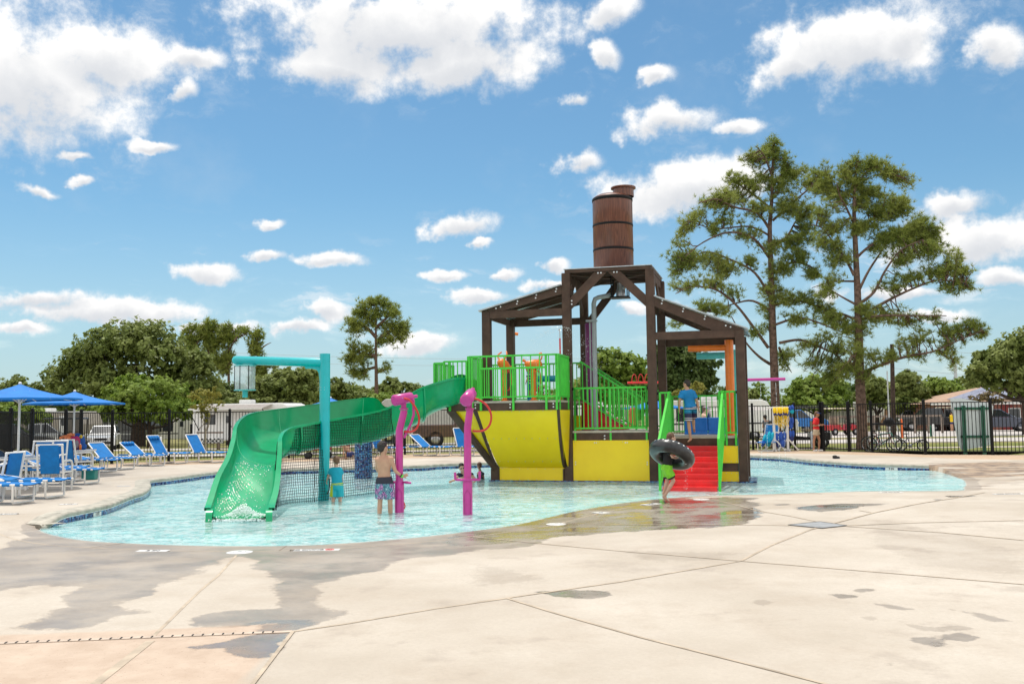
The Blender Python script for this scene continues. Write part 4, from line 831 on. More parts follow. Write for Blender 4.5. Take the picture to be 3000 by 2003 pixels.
# corrugated roofs
def roof(p0, p1, b0, b1, nm='roof'):
    (a0, z0), (a1, z1) = p0, p1; rows = []; n = 96
    for i in range(n+1):
        b = b0+(b1-b0)*i/n; h = .012*math.sin(i*math.pi/2*1.0); rows.append([Vector((a0, b, z0+h)), Vector((a1, b, z1+h))])
    mb = MB(); mb.grid(rows, False); lo2 = [[p-Vector((0, 0, .012)) for p in r_] for r_ in rows]; mb.grid(lo2, False, True); o = mb.build(nm, roofm, T)
    mb = MB(); mb.bar((a0, b0-.01, z0), (a1, b0-.01, z1), .02, .035); mb.build('roof_trim', steel, o)
roof((L0-.07, 4.500), (T0-.002, 5.125), -.07, D2+.30); roof((T3+.002, 4.71), (R1+.09, 3.762), -.07, D2+.30)
bolts([(L0+.42, 4.56), (L0+.55, 4.60), (-1.25, 4.66), (-1.23, 4.73), (-.72, 4.80), (-.70, 4.88), (-.16, 4.95), (-.14, 5.02), (2.68, 4.50), (2.70, 4.58), (3.22, 4.27), (3.24, 4.34), (3.77, 4.05), (3.79, 4.12), (4.30, 3.86), (4.42, 3.82)], 0.)
# tower head: braces, slab frame
mb = MB(); mb.prism([(T1, .04, 4.44), (T1, .04, 4.76), (.90, .04, 5.43), (1.235, .04, 5.43)], (0, .07, 0)); mb.build('brace', brown, T)
mb = MB(); mb.prism([(T2, .04, 4.44), (T2, .04, 4.76), (1.58, .04, 5.43), (1.255, .04, 5.43)][::-1], (0, .07, 0)); mb.build('brace', brown, T)
mb = MB(); mb.prism([(T1, D2+.1, 4.14), (T1, D2+.1, 4.46), (.98, D2+.1, 5.43), (1.27, D2+.1, 5.43)], (0, .07, 0)); mb.build('brace', brown, T)
mb = MB(); mb.prism([(T2, D2+.1, 4.44), (T2, D2+.1, 4.76), (1.60, D2+.1, 5.43), (1.275, D2+.1, 5.43)][::-1], (0, .07, 0)); mb.build('brace', brown, T)
bolts([(.27, 4.68), (.27, 4.59), (1.0, 5.40), (1.08, 5.40), (1.43, 5.40), (1.51, 5.40)], .04)
mb = MB(); mb.bb(T0+.09, T3-.08, .005, .065, 5.44, 5.53); mb.build('cap_beam', brown, T)
mb = MB(); mb.bb(T0+.09, T3-.08, D2+.16, D2+.22, 5.44, 5.53); mb.build('cap_beam', brown, T)
for a in (T0+.12, T3-.11):
    mb = MB(); mb.bb(a-.03, a+.03, .066, D2+.159, 5.44, 5.53); mb.build('cap_beam', brown, T)
for k in range(7):
    mb = MB(); b = .25+k*.34; mb.bb(T0+.151, T3-.141, b, b+.05, 5.445, 5.515); mb.build('joist', brown, T)
beam('joist', (.2, .2, 5.41), (2.3, 2.5, 5.41), .05, .05); beam('joist', (2.3, .2, 5.36), (.2, 2.5, 5.36), .05, .05)
mb = MB(); mb.bb(T0+.06, T3-.05, -.01, D2+.24, 5.532, 5.552); mb.build('top_plate', roofm, T)
# barrel
woodm = bpy.data.materials.new('barrel_wood'); woodm.use_nodes = True; N = woodm.node_tree.nodes; L = woodm.node_tree.links; b_ = N['Principled BSDF']; b_.inputs['Roughness'].default_value = .42; b_.inputs['Coat Weight'].default_value = .25
oc = nd('ShaderNodeTexCoord').outputs['Object']; sx = nd('ShaderNodeSeparateXYZ', inp={0: oc}).outputs
ang = nd('ShaderNodeMath', operation='ARCTAN2', inp={0: sx[1], 1: sx[0]}).outputs[0]; pc = nd('ShaderNodeMath', operation='MULTIPLY', inp={0: ang, 1: 4.4}).outputs[0]; pid = nd('ShaderNodeMath', operation='FLOOR', inp={0: pc}).outputs[0]
frp = nd('ShaderNodeMath', operation='FRACT', inp={0: pc}).outputs[0]
cvv = nd('ShaderNodeCombineXYZ', inp={0: nd('ShaderNodeMath', operation='MULTIPLY_ADD', inp={0: pid, 1: 7.31, 2: nd('ShaderNodeMath', operation='MULTIPLY', inp={0: frp, 1: 3.2}).outputs[0]}).outputs[0], 1: nd('ShaderNodeMath', operation='MULTIPLY', inp={0: sx[2], 1: .9}).outputs[0], 2: 0.}).outputs[0]
wv = nd('ShaderNodeTexNoise', inp={'Vector': cvv, 'Scale': .8, 'Detail': 2., 'Roughness': .4, 'Distortion': .4}).outputs['Fac']
rings = nd('ShaderNodeMath', operation='PINGPONG', inp={0: nd('ShaderNodeMath', operation='MULTIPLY', inp={0: wv, 1: 15.}).outputs[0], 1: 1.}).outputs[0]
cw = mixc(rings, (.062, .018, .010), (.235, .082, .045)); cw = mixc(ramp(nd('ShaderNodeTexWhiteNoise', noise_dimensions='1D', inp={'W': pid}).outputs['Value'], 0, 1, 0, .5), cw, (.15, .05, .032))
seam = ramp(nd('ShaderNodeMath', operation='PINGPONG', inp={0: frp, 1: .5}).outputs[0], 0., .02, 1., 0.); cw = mixc(seam, cw, (.06, .02, .014)); L.new(cw, b_.inputs['Base Color'])
BC = (1.32, 1.05)
mid = S(1796, 700, 1.05)[0]
BC = (mid, 1.05); BR = .555
zt0 = 5.553; zt1 = S(1795, 583, 1.05)[1]
bar_e = MB(); bar_e.lathe((BC[0], BC[1], 0), [(BR, zt0), (BR, zt1)], 48); brl = MB()
def barrel_part(n, prof, m, off=(0, 0), seg=48):
    mb = MB(); mb.lathe((off[0], off[1], 0), prof, seg); o = mb.build(n, m, None); o.parent = T; o.location = (BC[0], BC[1], 0); return o
brl = barrel_part('barrel', [(.001, zt0), (BR, zt0), (BR, zt1)], woodm)
def zof(v): return S(1795, v, 1.05-.5)[1]
def ring(n, prof, m, off=(0, 0)):
    mb = MB(); mb.lathe((off[0], off[1], 0), prof, 48); o = mb.build(n, m, brl); return o
for v in (652, 725):
    z = zof(v); ring('hoop', [(BR, z-.03), (BR+.008, z-.03), (BR+.008, z+.03), (BR, z+.03)], black)
z = zt1; ring('hoop', [(BR, z-.09), (BR+.010, z-.09), (BR+.012, z-.02), (BR-.01, z+.01)], black)
ring('shoulder', [(BR-.012, z+.008), (BR-.06, z+.05), (BR-.16, z+.10), (.001, z+.14)], woodm)
ofx = S(1826, 560, 1.05)[0]-BC[0]
ring('lid_neck', [(.29, z+.03), (.285, z+.27)], woodm, (ofx, 0)); ring('lid_rim', [(.285, z+.255), (.345, z+.26), (.345, z+.30), (.28, z+.315), (.001, z+.32)], woodm, (ofx, 0))
# valve box hanging under the slab, pipe
vx = S(1815, 905, 1.0)[0]
mb = MB()
for dx in (-.22, .22):
    for db in (0, .35): mb.bb(vx+dx-.015, vx+dx+.015, 1.0+db-.015, 1.0+db+.015, 4.87, 5.44)
mb.bb(vx-.26, vx+.26, .96, 1.38, 4.83, 4.87); mb.build('valve_frame', black, T)
mb = MB(); mb.lathe((vx+.02, 1.15, 0), [(.13, 4.88), (.13, 5.05), (.10, 5.10), (.10, 5.25)], 16); mb.cyl((vx, 1.15, 5.15), (vx+.14, 1.1, 5.08), .05, 10); mb.build('valve', steel, T)
mb = MB(); px_, pz = S(1737, 860, .9)
mb.tube([(vx-.22, 1.1, 4.93), (vx-.5, 1.05, 4.88), (px_+.14, 1.0, 4.86), (px_+.04, 1., 4.82), (px_, 1., 4.70), (px_, 1., 3.5), (px_, 1., 1.2)], .065, 12); mb.build('water_pipe', pipem, T)
mb = MB(); mb.bb(px_-.22, px_+.08, .92, 1.08, 4.19, 4.24); mb.build('pipe_clamp', pipem, T)
mb = MB(); mb.cyl((px_-.12, 1., 1.2), (px_-.12, 1., 4.19), .022, 8); mb.build('conduit', pipem, T)

# decks
def slab(a0, a1, b0, b1, z, nm='deck', th=.05, bh=.20):
    mb = MB(); mb.bb(a0, a1, b0, b1, z-th, z); o = mb.build(nm, beige, T)
    mb = MB(); mb.bb(a0+.01, a1-.01, b0+.015, b0+.075, z-th-bh, z-th-.002); mb.build('fascia_beam', brown, T); return o
PZ = 2.0
slab(-2.86, .17, -1.3, 2.6, PZ); mb = MB(); mb.bb(-2.85, -2.79, -1.22, 2.55, PZ-.25, PZ-.052); mb.build('fascia_beam', brown, T); mb = MB(); mb.bb(.10, .16, -1.22, -.01, PZ-.25, PZ-.052); mb.build('fascia_beam', brown, T)
CZ = 1.19
slab(T1+.003, T2-.003, .04, 3.4, CZ); 
RZ = 1.03
slab(T3+.003, R0-.003, .04, 3.2, RZ, bh=.19)
bolts([(1.09, 1.06), (1.09, .98), (-2.55, 1.87), (-2.55, 1.94)], .05)
bolts([(-2.06, 1.83), (-2.06, 1.91), (-1.12, 1.83), (-1.12, 1.91), (.02, 1.83), (.02, 1.91)], -1.288, r=.02)
# yellow hull (curved in b,z), ribs
def hullb(z):   # profile: vertical foot, then swings forward
    t = min(1, max(0, (z-.22)/(1.75-.22))); return .03-1.27*(math.sin(t*math.pi/2)**.85*0+ (t**.72)*1.0)
hz_ = [-.13, .22]+[.22+1.53*k/16 for k in range(1, 17)]
rows = [[Vector((a, hullb(z), z)) for a in (-1.86, -1.2, -.5, -.02)] for z in hz_]
# upper part is wider: interpolate the left edge
rows = []
for z in hz_:
    t = max(0, (z-.22)/1.53); a0 = -1.80-.22*t; a1 = -.03+.13*t; rows.append([Vector((a0+(a1-a0)*k/6, hullb(z), z)) for k in range(7)])
mb = MB(); mb.grid(rows[1:], True); mb.grid([[p+Vector((0, .02, 0)) for p in r_] for r_ in rows[1:]], True, True); mb.build('yellow_hull_panel', yellow, T)
mb = MB(); mb.bb(-1.80, -.035, .02, .04, -.13, .218); mb.build('yellow_foot_panel', yellow, T)
for (af, s_) in ((lambda t: -1.86-.22*t, 1), (lambda t: -.0+.13*t, 1)):
    P_ = []; 
    rows = []
    for z in hz_[1:]:
        t = max(0, (z-.22)/1.53); a = af(t); bb_ = hullb(z)-.012; rows.append([Vector((a-.035, bb_+.05, z)), Vector((a-.035, bb_, z)), Vector((a+.035, bb_, z)), Vector((a+.035, bb_+.05, z))])
    mb = MB(); mb.grid(rows, False); mb.build('hull_rib', brown, T)
# side panels of the hull
for a0, a1 in ((.13, .16),):
    pts = [(-.01+.0, hullb(z), z) for z in hz_[1:]]
    mb = MB(); mb.prism([(.09+.05*k/16, p[1]+.03, p[2]) for k, p in enumerate(pts)]+[(.16, .02, 1.75)], (.02, 0, 0)); mb.build('yellow_side_panel', yellow, T)
mb = MB(); mb.prism([(-2.72, -1.20, 1.75), (-2.15, -1.24, 1.75), (-1.93, -.13, .42)], (0, .02, 0)); mb.build('yellow_bow_panel', yellow, T)
mb = MB(); mb.prism([(-2.86, -1.295, 1.748), (-2.62, -1.295, 1.748), (-1.80, .03, .18), (-1.90, .03, .05), (-2.03, .03, .18)], (0, .07, 0)); mb.build('bow_strut', brown, T)
mb = MB(); mb.bb(-2.04, -1.81, -.02, .2, WB, .19); mb.build('post', brown, T); mb = MB(); mb.bb(-.23+.19, -.005, -.02, .2, WB, .19); mb.build('post', brown, T)
for (z, n_) in ((1.73, 9), (1.02, 9), (.40, 8), (.19, 8), (-.10, 8)):
    for k in range(n_):
        a = -1.72+1.66*k/(n_-1); b = hullb(z) if z > .21 else .03
        mb = MB(); mb.ell((a, b-.008, z), (.011, .006, .011), None, 6, 4); mb.build('screw', steel, T)
# centre and right yellow panels
def ypanel(a0, a1, z0, z1, b=.02):
    mb = MB(); mb.bb(a0, a1, b, b+.02, z0, z1); o = mb.build('yellow_panel', yellow, T, .004)
    for (a, z) in [(a0+.05+(a1-a0-.1)*k/3, zz) for k in range(4) for zz in (z0+.04, z1-.04)]:
        mb = MB(); mb.ell((a, b-.002, z), (.010, .006, .010), None, 6, 4); mb.build('screw', steel, o)
    return o
ypanel(T1+.006, T2-.006, -.13, .94, .03); bolts([(.82, .88), (.87, .88), (1.64, .88), (1.69, .88), (.30, .37), (.30, .31), (2.2, .37), (2.2, .31)], .03, r=.016)
ypanel(4.02, R0-.006, .35, .785, .03); ypanel(4.02, R0-.006, -.13, .135, .03)
mb = MB(); mb.bb(4.02, R0-.006, .05, .09, .135, .35); mb.build('fascia_beam', brown, T)
mb = MB(); mb.bb(T3, T3+.14, .05, .08, -.13, .8); mb.build('fascia_beam', brown, T)
# back skirt so one cannot look through under the decks
for (a0, a1, z1) in ((T1, T2, .9), (T3, R0, .75), (-2., 0, 1.6)):
    mb = MB(); mb.bb(a0+.01, a1-.01, 2.9, 2.93, WB, z1); mb.build('back_skirt', yellow, T)
mb = MB(); mb.bb(-2.1, R1+.20, -.04, -.0, WB, -.115); mb.build('tile_kerb', mosaic, T)
mb = MB(); mb.bb(R1+.01, R1+.20, -.0, 1.6, WB, -.105); mb.build('tile_kerb', mosaic, T)
# railings
def railing(p, q, z0, z1, gap=.115, bars=None, legs=(), legz=None, mid=None, parent=T, w=.045):
    p = Vector((*p, 0)); q = Vector((*q, 0)); d = q-p; l = d.length; n = max(1, round(l/gap)); mb = MB()
    mb.bar(p+Vector((0, 0, z1)), q+Vector((0, 0, z1)), .05, .045); mb.bar(p+Vector((0, 0, z0)), q+Vector((0, 0, z0)), .035, .04)
    for k in range(n+1):
        c = p+d*k/n; ww = .05 if k in (0, n) else .024; mb.box((c.x, c.y, (z0+z1)/2), (ww, ww, z1-z0+.02))
    if mid: mb.bar(p+Vector((0, 0, mid)), q+Vector((0, 0, mid)), .042, .05)
    for f in legs:
        c = p+d*f; mb.box((c.x, c.y-.0, (legz+z1)/2), (.05, .05, z1-legz))
    return mb.build('railing', green, parent)
railing((-2.2, -1.335), (.155, -1.335), 2.10, 3.16, .235, legs=(.03, .13, .5, .87, .985), legz=1.76)
# lower rail insert with its own closer bars
mb = MB(); mb.bar((-1.90, -1.37, 2.84), (-.14, -1.37, 2.84), .04, .05)
for k in range(16):
    a = -1.90+1.76*k/15; mb.box((a, -1.37, 2.47), (.024, .024, .74))
mb.build('railing', green, T)
railing((.165, -1.28), (.165, -.06), 2.10, 3.16, .11, legs=(.06, .92), legz=1.76)
railing((-2.25, -1.28), (-2.25, -.06), 2.10, 3.16, .11)
railing((-2.90, -1.33), (-2.28, -1.33), 2.06, 3.05, .115, legs=(.25,), legz=1.76)
railing((-3.20, -1.25), (-2.93, -1.25), 2.0, 3.02, .10); railing((-3.20, -1.2), (-3.20, .3), 2.0, 3.02, .11)
railing((-2.8, 2.55), (.1, 2.55), 2.10, 3.14, .115); railing((-2.85, 1.6), (-2.85, 2.5), 2.10, 3.14, .115)
railing((.30, .07), (2.20, .07), 1.26, 2.325, .118, legs=(.0, .5, 1.0), legz=.92)
railing((.30, 3.35), (2.3, 3.35), 1.26, 2.30, .118); railing((T3+.1, 3.15), (R0, 3.15), 1.10, 2.12, .16)
railing((4.08, .04), (4.47, .04), 1.12, 2.165, .12, legs=(1.0, .4), legz=.80); railing((2.57, .04), (2.84, .04), 1.12, 2.165, .13)
for (a, z, b_) in ((.255, 2.31, .09), (2.235, 2.31, .09), (2.53, 2.15, .06), (4.495, 2.15, .06), (.19, 3.08, -.03), (2.245, 1.9, .09)):
    mb = MB(); mb.box((a, b_, z), (.07, .05, .07)); mb.build('rail_clip', black, T)
# red stairs at the back, rising from the centre deck to the left platform, with sloped rails
nst = 4
for k in range(nst):
    z1 = CZ+.81*(nst-k)/(nst+1)+.0; a0 = .30+.27*k
    mb = MB(); mb.bb(a0, a0+.27, 1.5, 2.7, CZ+.002, z1); mb.build('stair_tread', redm, T, .01)
mb = MB(); mb.prism([(.24, 1.46, CZ+.01), (1.55, 1.46, CZ+.01), (.24, 1.46, CZ+.82)], (0, .035, 0)); mb.build('stair_side', redm, T)
def sloped(b):
    mb = MB(); za = lambda a: 3.12-(a-.2)*.66
    mb.bar((.2, b, za(.2)), (1.75, b, za(1.75)), .05, .055, (0, 1, 0)); mb.bar((.24, b, 2.06), (1.55, b, 1.24), .04, .05, (0, 1, 0)); 
    for k in range(12):
        a = .26+k*.125; zb = max(1.26, 2.04-(a-.24)*.626); mb.box((a, b, (za(a)+zb)/2), (.026, .026, za(a)-zb))
    mb.box((1.75, b, (CZ+za(1.75))/2), (.05, .05, za(1.75)-CZ)); mb.build('railing', green, T)
sloped(1.40); sloped(2.75)
# red front stairs into the water with green side rails
sw0, sw1 = 2.90, 4.12
A0 = LGp = None
n = 8; zb = -.16; rise = (.795-zb)/n; run = .36
for k in range(n):
    z1 = .795-rise*k; b1 = .03-run*k; b0 = b1-run
    mb = MB(); mb.bb(sw0, sw1, b0, .03 if k == 0 else b1, z1-rise-.05, z1); mb.build('stair_tread', redm, T, .012)
mb = MB(); mb.bb(sw0-.02, sw1+.02, .032, .06, .60, .98); mb.build('fascia_beam', brown, T)
for (a, sg) in ((sw0-.06, -1), (sw1+.06, 1)):
    mb = MB(); bF = .03-run*n; zl0 = -.35; 
    top = [(a, .02, 2.165), (a, -.35, 2.165), (a, bF+.05, 1.02)]
    mb.bar(top[0], top[1], .055, .05); mb.bar(top[1], top[2], .055, .05); mb.bar((a, bF+.05, 1.04), (a, bF+.05, zl0), .055, .06)
    mb.bar((a, .02, .95), (a, -.35, .95), .04, .045); mb.bar((a, -.35, .95), (a, bF+.1, -.05), .04, .045)
    for k in range(24):
        b = .0-k*(abs(bF)/24); zt_ = 2.165 if b > -.35 else 2.165+(b+.35)*(2.165-1.02)/(abs(bF)-.40); zb_ = .95 if b > -.35 else .95+(b+.35)*(1.0)/(abs(bF)-.45)
        mb.box((a, b, (zt_+zb_)/2), (.026, .026, zt_-zb_))
    mb.build('stair_railing', green, T)
# double blue slide chutes behind the top of the stairs
for k, (a0, a1) in enumerate(((2.98, 3.62), (3.64, 4.26))):
    rows = []
    for i in range(9):
        t = i/8; b = 3.15+t*2.2; z = RZ+.25-1.35*t**1.2; rows.append([Vector((a0+(a1-a0)*j/10, b, z+.42*(abs(j-5)/5)**4)) for j in range(11)])
    mb = MB(); mb.grid(rows, True); o = mb.build('blue_slide_chute', bluefg, T)
    mb = MB(); mb.bb(a0, a1, 2.35, 2.40, RZ+.05, RZ+.47); mb.build('blue_end_panel', bluefg, T, .02)
    mb = MB(); mb.bb(a0, a1, 2.28, 2.36, RZ+.0, RZ+.07); mb.build('blue_end_flange', bluefg, T, .01)
# ---- features on and round the tower (things of their own)
def S3(a, b, z): return S2W(a, b, z)
def feat(name, a, b, z, label, cat, group=None): return empty(name, tuple(S3(a, b, z)), -TH, label, cat, group)
def orange_cannon(a, b, label, tilt, hz):
    e = feat('orange_water_cannon', a, b, PZ, label, 'water cannon', 'orange water cannons on the platform')
    mb = MB(); mb.cyl((0, 0, 0), (0, 0, .78), .065, 16); mb.build('post', orange, e); mb = MB(); mb.cyl((0, 0, .74), (0, 0, .80), .085, 16); mb.cyl((0, 0, 0), (0, 0, .03), .11, 16); mb.build('collar', orange, e)
    Mx = Matrix.Rotation(hz, 4, 'Z') @ Matrix.Rotation(tilt, 4, 'X'); f = lambda x, y, z: Vector((0, 0, .95)) + Mx @ Vector((x, y, z))
    mb = MB(); mb.bb(-.05, .05, -.05, .05, .78, .9); mb.build('yoke', orange, e)
    mb = MB(); mb.tube([f(0, -.24, .01), f(0, -.23, .01), f(0, -.15, .0), f(0, -.02, .01), f(0, .12, .02), f(0, .20, .02), f(0, .23, .02)], [.03, .055, .095, .13, .13, .09, .03], 18); mb.build('cannon_body', orange, e)
    mb = MB(); mb.cyl(f(0, -.22, .07), f(0, -.30, .10), .035, 12); mb.build('nozzle', orange, e)
    for s_ in (-1, 1):
        mb = MB(); mb.tube([f(s_*.06, .12, .09), f(s_*.15, .17, .16), f(s_*.17, .18, .24), f(s_*.09, .16, .33)], .02, 8); mb.build('handle', orange, e)
    mb = MB(); mb.tube([(.02, 0, .86), (.17, .02, .74), (.20, .02, .5), (.12, .02, .30), (.05, 0, .28)], .017, 8); mb.build('hose', redhose, e); return e
orange_cannon(-1.46, -.6, 'left orange water cannon seen from behind through the platform railing', R(25), R(150))
orange_cannon(-.66, -.6, 'right orange water cannon with raised loop handles on the platform', R(-5), R(-65))
e = feat('blue_valve_post', -1.05, .6, PZ, 'blue post with a sideways blue pipe behind the orange cannons', 'spray post'); mb = MB(); mb.cyl((0, 0, 0), (0, 0, .95), .10, 18); mb.build('post', bluepost, e); mb = MB(); mb.cyl((0, 0, .62), (.75, 0, .62), .085, 16); mb.build('pipe_arm', bluepost, e)
e = feat('red_sprayer', .0, -.30, PZ, 'thin red upright sprayer throwing a fan of water beside the tower post', 'sprayer'); mb = MB(); mb.cyl((0, 0, 0), (0, 0, 1.65), .022, 8); mb.build('pipe', redhose, e); mb = MB(); mb.cyl((0, 0, 1.65), (0, 0, 1.86), .013, 8); mb.cyl((0, 0, 1.86), (0, 0, 1.9), .04, 12); mb.build('nozzle', steel, e)
# fan of water drops from it
def drops(name, label, pts, r, cat='water spray', m=None, flat=1.):
    mb = MB()
    for p in pts:
        rr = r*rnd.uniform(.6, 1.4); a = Vector(p); mb.add([a+Vector((rr, 0, 0)), a+Vector((-rr*.5, rr*.8, 0)), a+Vector((-rr*.5, -rr*.8, 0)), a+Vector((0, 0, rr*1.6)), a-Vector((0, 0, rr*1.6))], [(0, 1, 3), (1, 2, 3), (2, 0, 3), (1, 0, 4), (2, 1, 4), (0, 2, 4)], True)
    o = mb.build(name, m or dropm); tag(o, label, cat, None, 'stuff'); return o
dropm = mat('water_drops', (.85, .93, .95), .05, var=.05, spec=1.)
pts = []
c0 = S3(.0, -.30, PZ+1.9)
for _ in range(620):
    an = rnd.uniform(0, 2*math.pi); t = rnd.random()**.7; rr = 1.25*t*rnd.uniform(.75, 1.05); pts.append(c0+Vector((rr*math.cos(an), rr*math.sin(an)*.8, .06-1.0*t*t*rnd.uniform(.7, 1.3)-.75*max(0, t-.6))))
drops('water_fan', None, pts, .006)
e = feat('magenta_column', .42, 1.9, PZ-.81, 'thick magenta column standing behind the left tower post', 'water column'); mb = MB(); mb.cyl((0, 0, 0), (0, 0, 3.02), .155, 24); mb.build('post', purple, e); mb = MB(); mb.lathe((0, 0, 0), [(.155, 3.02), (.13, 3.05), (.001, 3.06)], 24); mb.build('cap', purple, e)
ox, oz = S(2135, 996, .9)
e = feat('orange_spray_post', ox+.0, .9, RZ, 'tall orange post with a sideways orange spray pipe on the right deck', 'spray post'); hh_ = S(2135, 996, .9)[1]-RZ; mb = MB(); mb.cyl((0, 0, 0), (0, 0, hh_), .115, 22); mb.build('post', orange, e); mb = MB(); xl = S(2016, 1021, .9)[0]-ox; mb.cyl((xl, 0, hh_-.20), (-.02, 0, hh_-.20), .085, 18); mb.build('spray_arm', orange, e)
mb = MB(); 
for k in range(5): mb.cyl((xl+.1+k*.16, 0, hh_-.30), (xl+.1+k*.16, 0, hh_-.27), .01, 6)
mb.build('jets', steel, e)
ox2, oz2 = S(2152, 1022, 2.6); xl2 = S(2041, 1043, 2.6); e = feat('teal_spray_post', ox2, 2.6, -.3, 'teal post with sideways arm standing behind the orange spray post', 'spray post'); mb = MB(); mb.cyl((0, 0, 0), (0, 0, xl2[1]+.45), .12, 20); mb.build('post', teal2, e); mb = MB(); mb.cyl((xl2[0]-ox2, 0, xl2[1]+.3), (0, 0, xl2[1]+.3), .095, 18); mb.build('spray_arm', teal2, e)
# red hoop bar seen behind the centre deck, red bollard, purple post
Yb = 33.; p0 = PY(1838, 1121, Yb); p1 = PY(1930, 1119, Yb); e = empty('red_hoop_bar', (p1.x-.22, Yb, -.4), 0, 'red horizontal water bar with three arched hoops on top behind the tower', 'water bar'); mb = MB(); bx_ = e.location.x; zb_ = p0.z+.4; mb.cyl((p0.x-bx_, 0, zb_), (.22, 0, zb_), .038, 14); mb.build('bar', redm, e); mb = MB(); mb.cyl((0, 0, 0), (0, 0, zb_), .05, 14); mb.build('post', redm, e)
for u in (1851, 1870, 1889):
    q_ = PY(u, 1121, Yb); x = q_.x-bx_; mb = MB(); mb.tube([(x+.09*(1-math.cos(math.pi*t/8)), 0, zb_+.30*math.sin(math.pi*t/8)) for t in range(9)], .013, 8); mb.build('hoop', redm, e)
p0 = PY(1856, 1245, 31); e = empty('red_bollard', (p0.x, 31, -.45), 0, 'stout red bollard standing in the pool behind the centre railing', 'bollard'); mb = MB(); z1 = PY(1856, 1192, 31).z+.45; mb.lathe((0, 0, 0), [(.15, 0), (.15, z1-.12), (.12, z1-.03), (.001, z1)], 20); mb.build('body', redm, e); mb = MB(); mb.lathe((0, 0, 0), [(.153, z1-.3), (.156, z1-.26), (.153, z1-.22)], 20); mb.build('band', redm, e)
p0 = PY(1942, 1165, 30.5); e = empty('purple_post', (p0.x, 30.5, -.45), 0, 'dark purple rounded post behind the left green stair rail', 'post'); mb = MB(); z1 = p0.z+.45; mb.lathe((0, 0, 0), [(.11, 0), (.11, z1-.08), (.07, z1-.02), (.001, z1)], 18); mb.build('body', purple, e); mb = MB(); mb.lathe((0, 0, 0), [(.14, .0), (.14, .4), (.11, .44)], 18); mb.build('base', purple, e)
# magenta arm to the right of the tower with dripping chains of water
Ya = 31.; q0 = PY(2190, 1113, Ya); q1 = PY(2300, 1112, Ya); e = empty('magenta_spray_arm', (q0.x-.35, Ya, -.45), 0, 'horizontal magenta spray arm dripping water right of the tower', 'spray post'); bx_ = e.location.x; mb = MB(); mb.cyl((0, 0, q0.z+.45), (q1.x-bx_, 0, q0.z+.47), .05, 14); mb.build('arm', magenta, e); mb = MB(); mb.cyl((0, 0, 0), (0, 0, q0.z+.5), .08, 14); mb.build('post', magenta, e)
pts = []
for u in (2228, 2243, 2272, 2287):
    q_ = PY(u, 1116, Ya)
    for k in range(70): z = q_.z-.05-(q_.z+.1)*(k/70)**1.3; pts.append(Vector((q_.x+.04*(q_.z-z)*((u-2250)/30)*.6, Ya, z+rnd.uniform(-.03, .03))))
drops('water_drips', None, pts, .009)
p0 = PY(1514, 977, 33); e = empty('orange_drip_nozzle', (p0.x-.28, 33, -.45), 0, 'small orange pipe end dripping water seen between the left wing posts', 'spray post'); mb = MB(); mb.cyl((0, 0, p0.z+.47), (.33, 0, p0.z+.43), .055, 12); mb.build('arm', orange, e); mb = MB(); mb.cyl((0, 0, 0), (0, 0, p0.z+.55), .05, 12); mb.build('post', brown, e)
p0 = PY(1726, 945, 33); e = empty('teal_spout', (p0.x, 33, p0.z-.1), 0, 'small teal tapering spout beside the grey pipe high in the tower', 'spout'); mb = MB(); mb.tube([(0, 0, .28), (0, 0, -.2)], [.09, .02], 10); mb.build('spout', teal2, e); mb = MB(); mb.cyl((0, 0, .28), (0, 0, .32), .1, 12); mb.build('collar', teal2, e)
# ------------------------------------------------------------------ green slide
ST = [((1400,1118,26.4),(1392,1172,25.9),(1380,1110,24.9)), ((1344,1098,25.6),(1338,1180,25.0),(1336,1108,24.1)), ((1262,1140,25.2),(1268,1207,24.6),(1279,1121,23.9)), ((1205,1160,24.8),(1222,1238,24.0),(1221,1143,23.4)), ((1136,1194,24.0),(1152,1269,23.2),(1153,1187,22.6)), ((1098,1167,23.1),(1095,1280,22.5),(1098,1206,21.9)),
 ((1020,1172,22.3),(1015,1287,21.6),(1020,1220.5,21.1)), ((883,1191,21.3),(905,1301,20.7),(920,1239,20.1)), ((790,1203,20.9),(830,1313,20.2),(865,1250,19.7)), ((728,1216,20.3),(785,1332,19.6),(832,1263,19.3)), ((697,1245,19.6),(762,1352,19.0),(817,1283,18.9)), ((688,1292,18.9),(750,1375,18.5),(814,1308,18.5)), ((672,1345,18.2),(736,1440,17.8),(809,1388,17.9)),
 ((645,1398,17.5),(722,1488,17.1),(801,1440,17.3)), ((622,1470,16.8),(706,1517,16.6),(789,1480,16.8)), ((615,1490,16.5),(700,1520,16.35),(788,1490,16.5))]
def trip(s): return [PY(*p) for p in s]
SP = [trip(s) for s in ST]
SC = [catmull([s[k] for s in SP], False, 6) for k in range(3)]
sl = empty('water_slide', (SC[1][-1].x, SC[1][-1].y, 0), 0, 'curved glossy green fibreglass water slide running from the tower down into the pool', 'water slide')
def crossp(O, B, I, off=0., n=18):
    C = (O+I)/2; u_ = (O-I)/2; d_ = B-C; out = []
    for k in range(n+1):
        f = math.pi*k/n; c_ = math.cos(f); s_ = math.sin(f); cc = math.copysign(abs(c_)**.58, c_); ss = abs(s_)**.58; out.append(C+u_*cc+d_*ss)
    if off:
        o2 = []
        for k in range(n+1):
            t_ = (out[min(k+1, n)]-out[max(k-1, 0)]).normalized(); along = u_.cross(d_).normalized(); nn = t_.cross(along).normalized()
            if nn.dot(out[k]-(C+d_*.0)) < 0: nn = -nn
            o2.append(out[k]+nn*off)
        return o2
    return out
base = sl.location.copy()
inner = []; outer = []; rimO = []; rimI = []
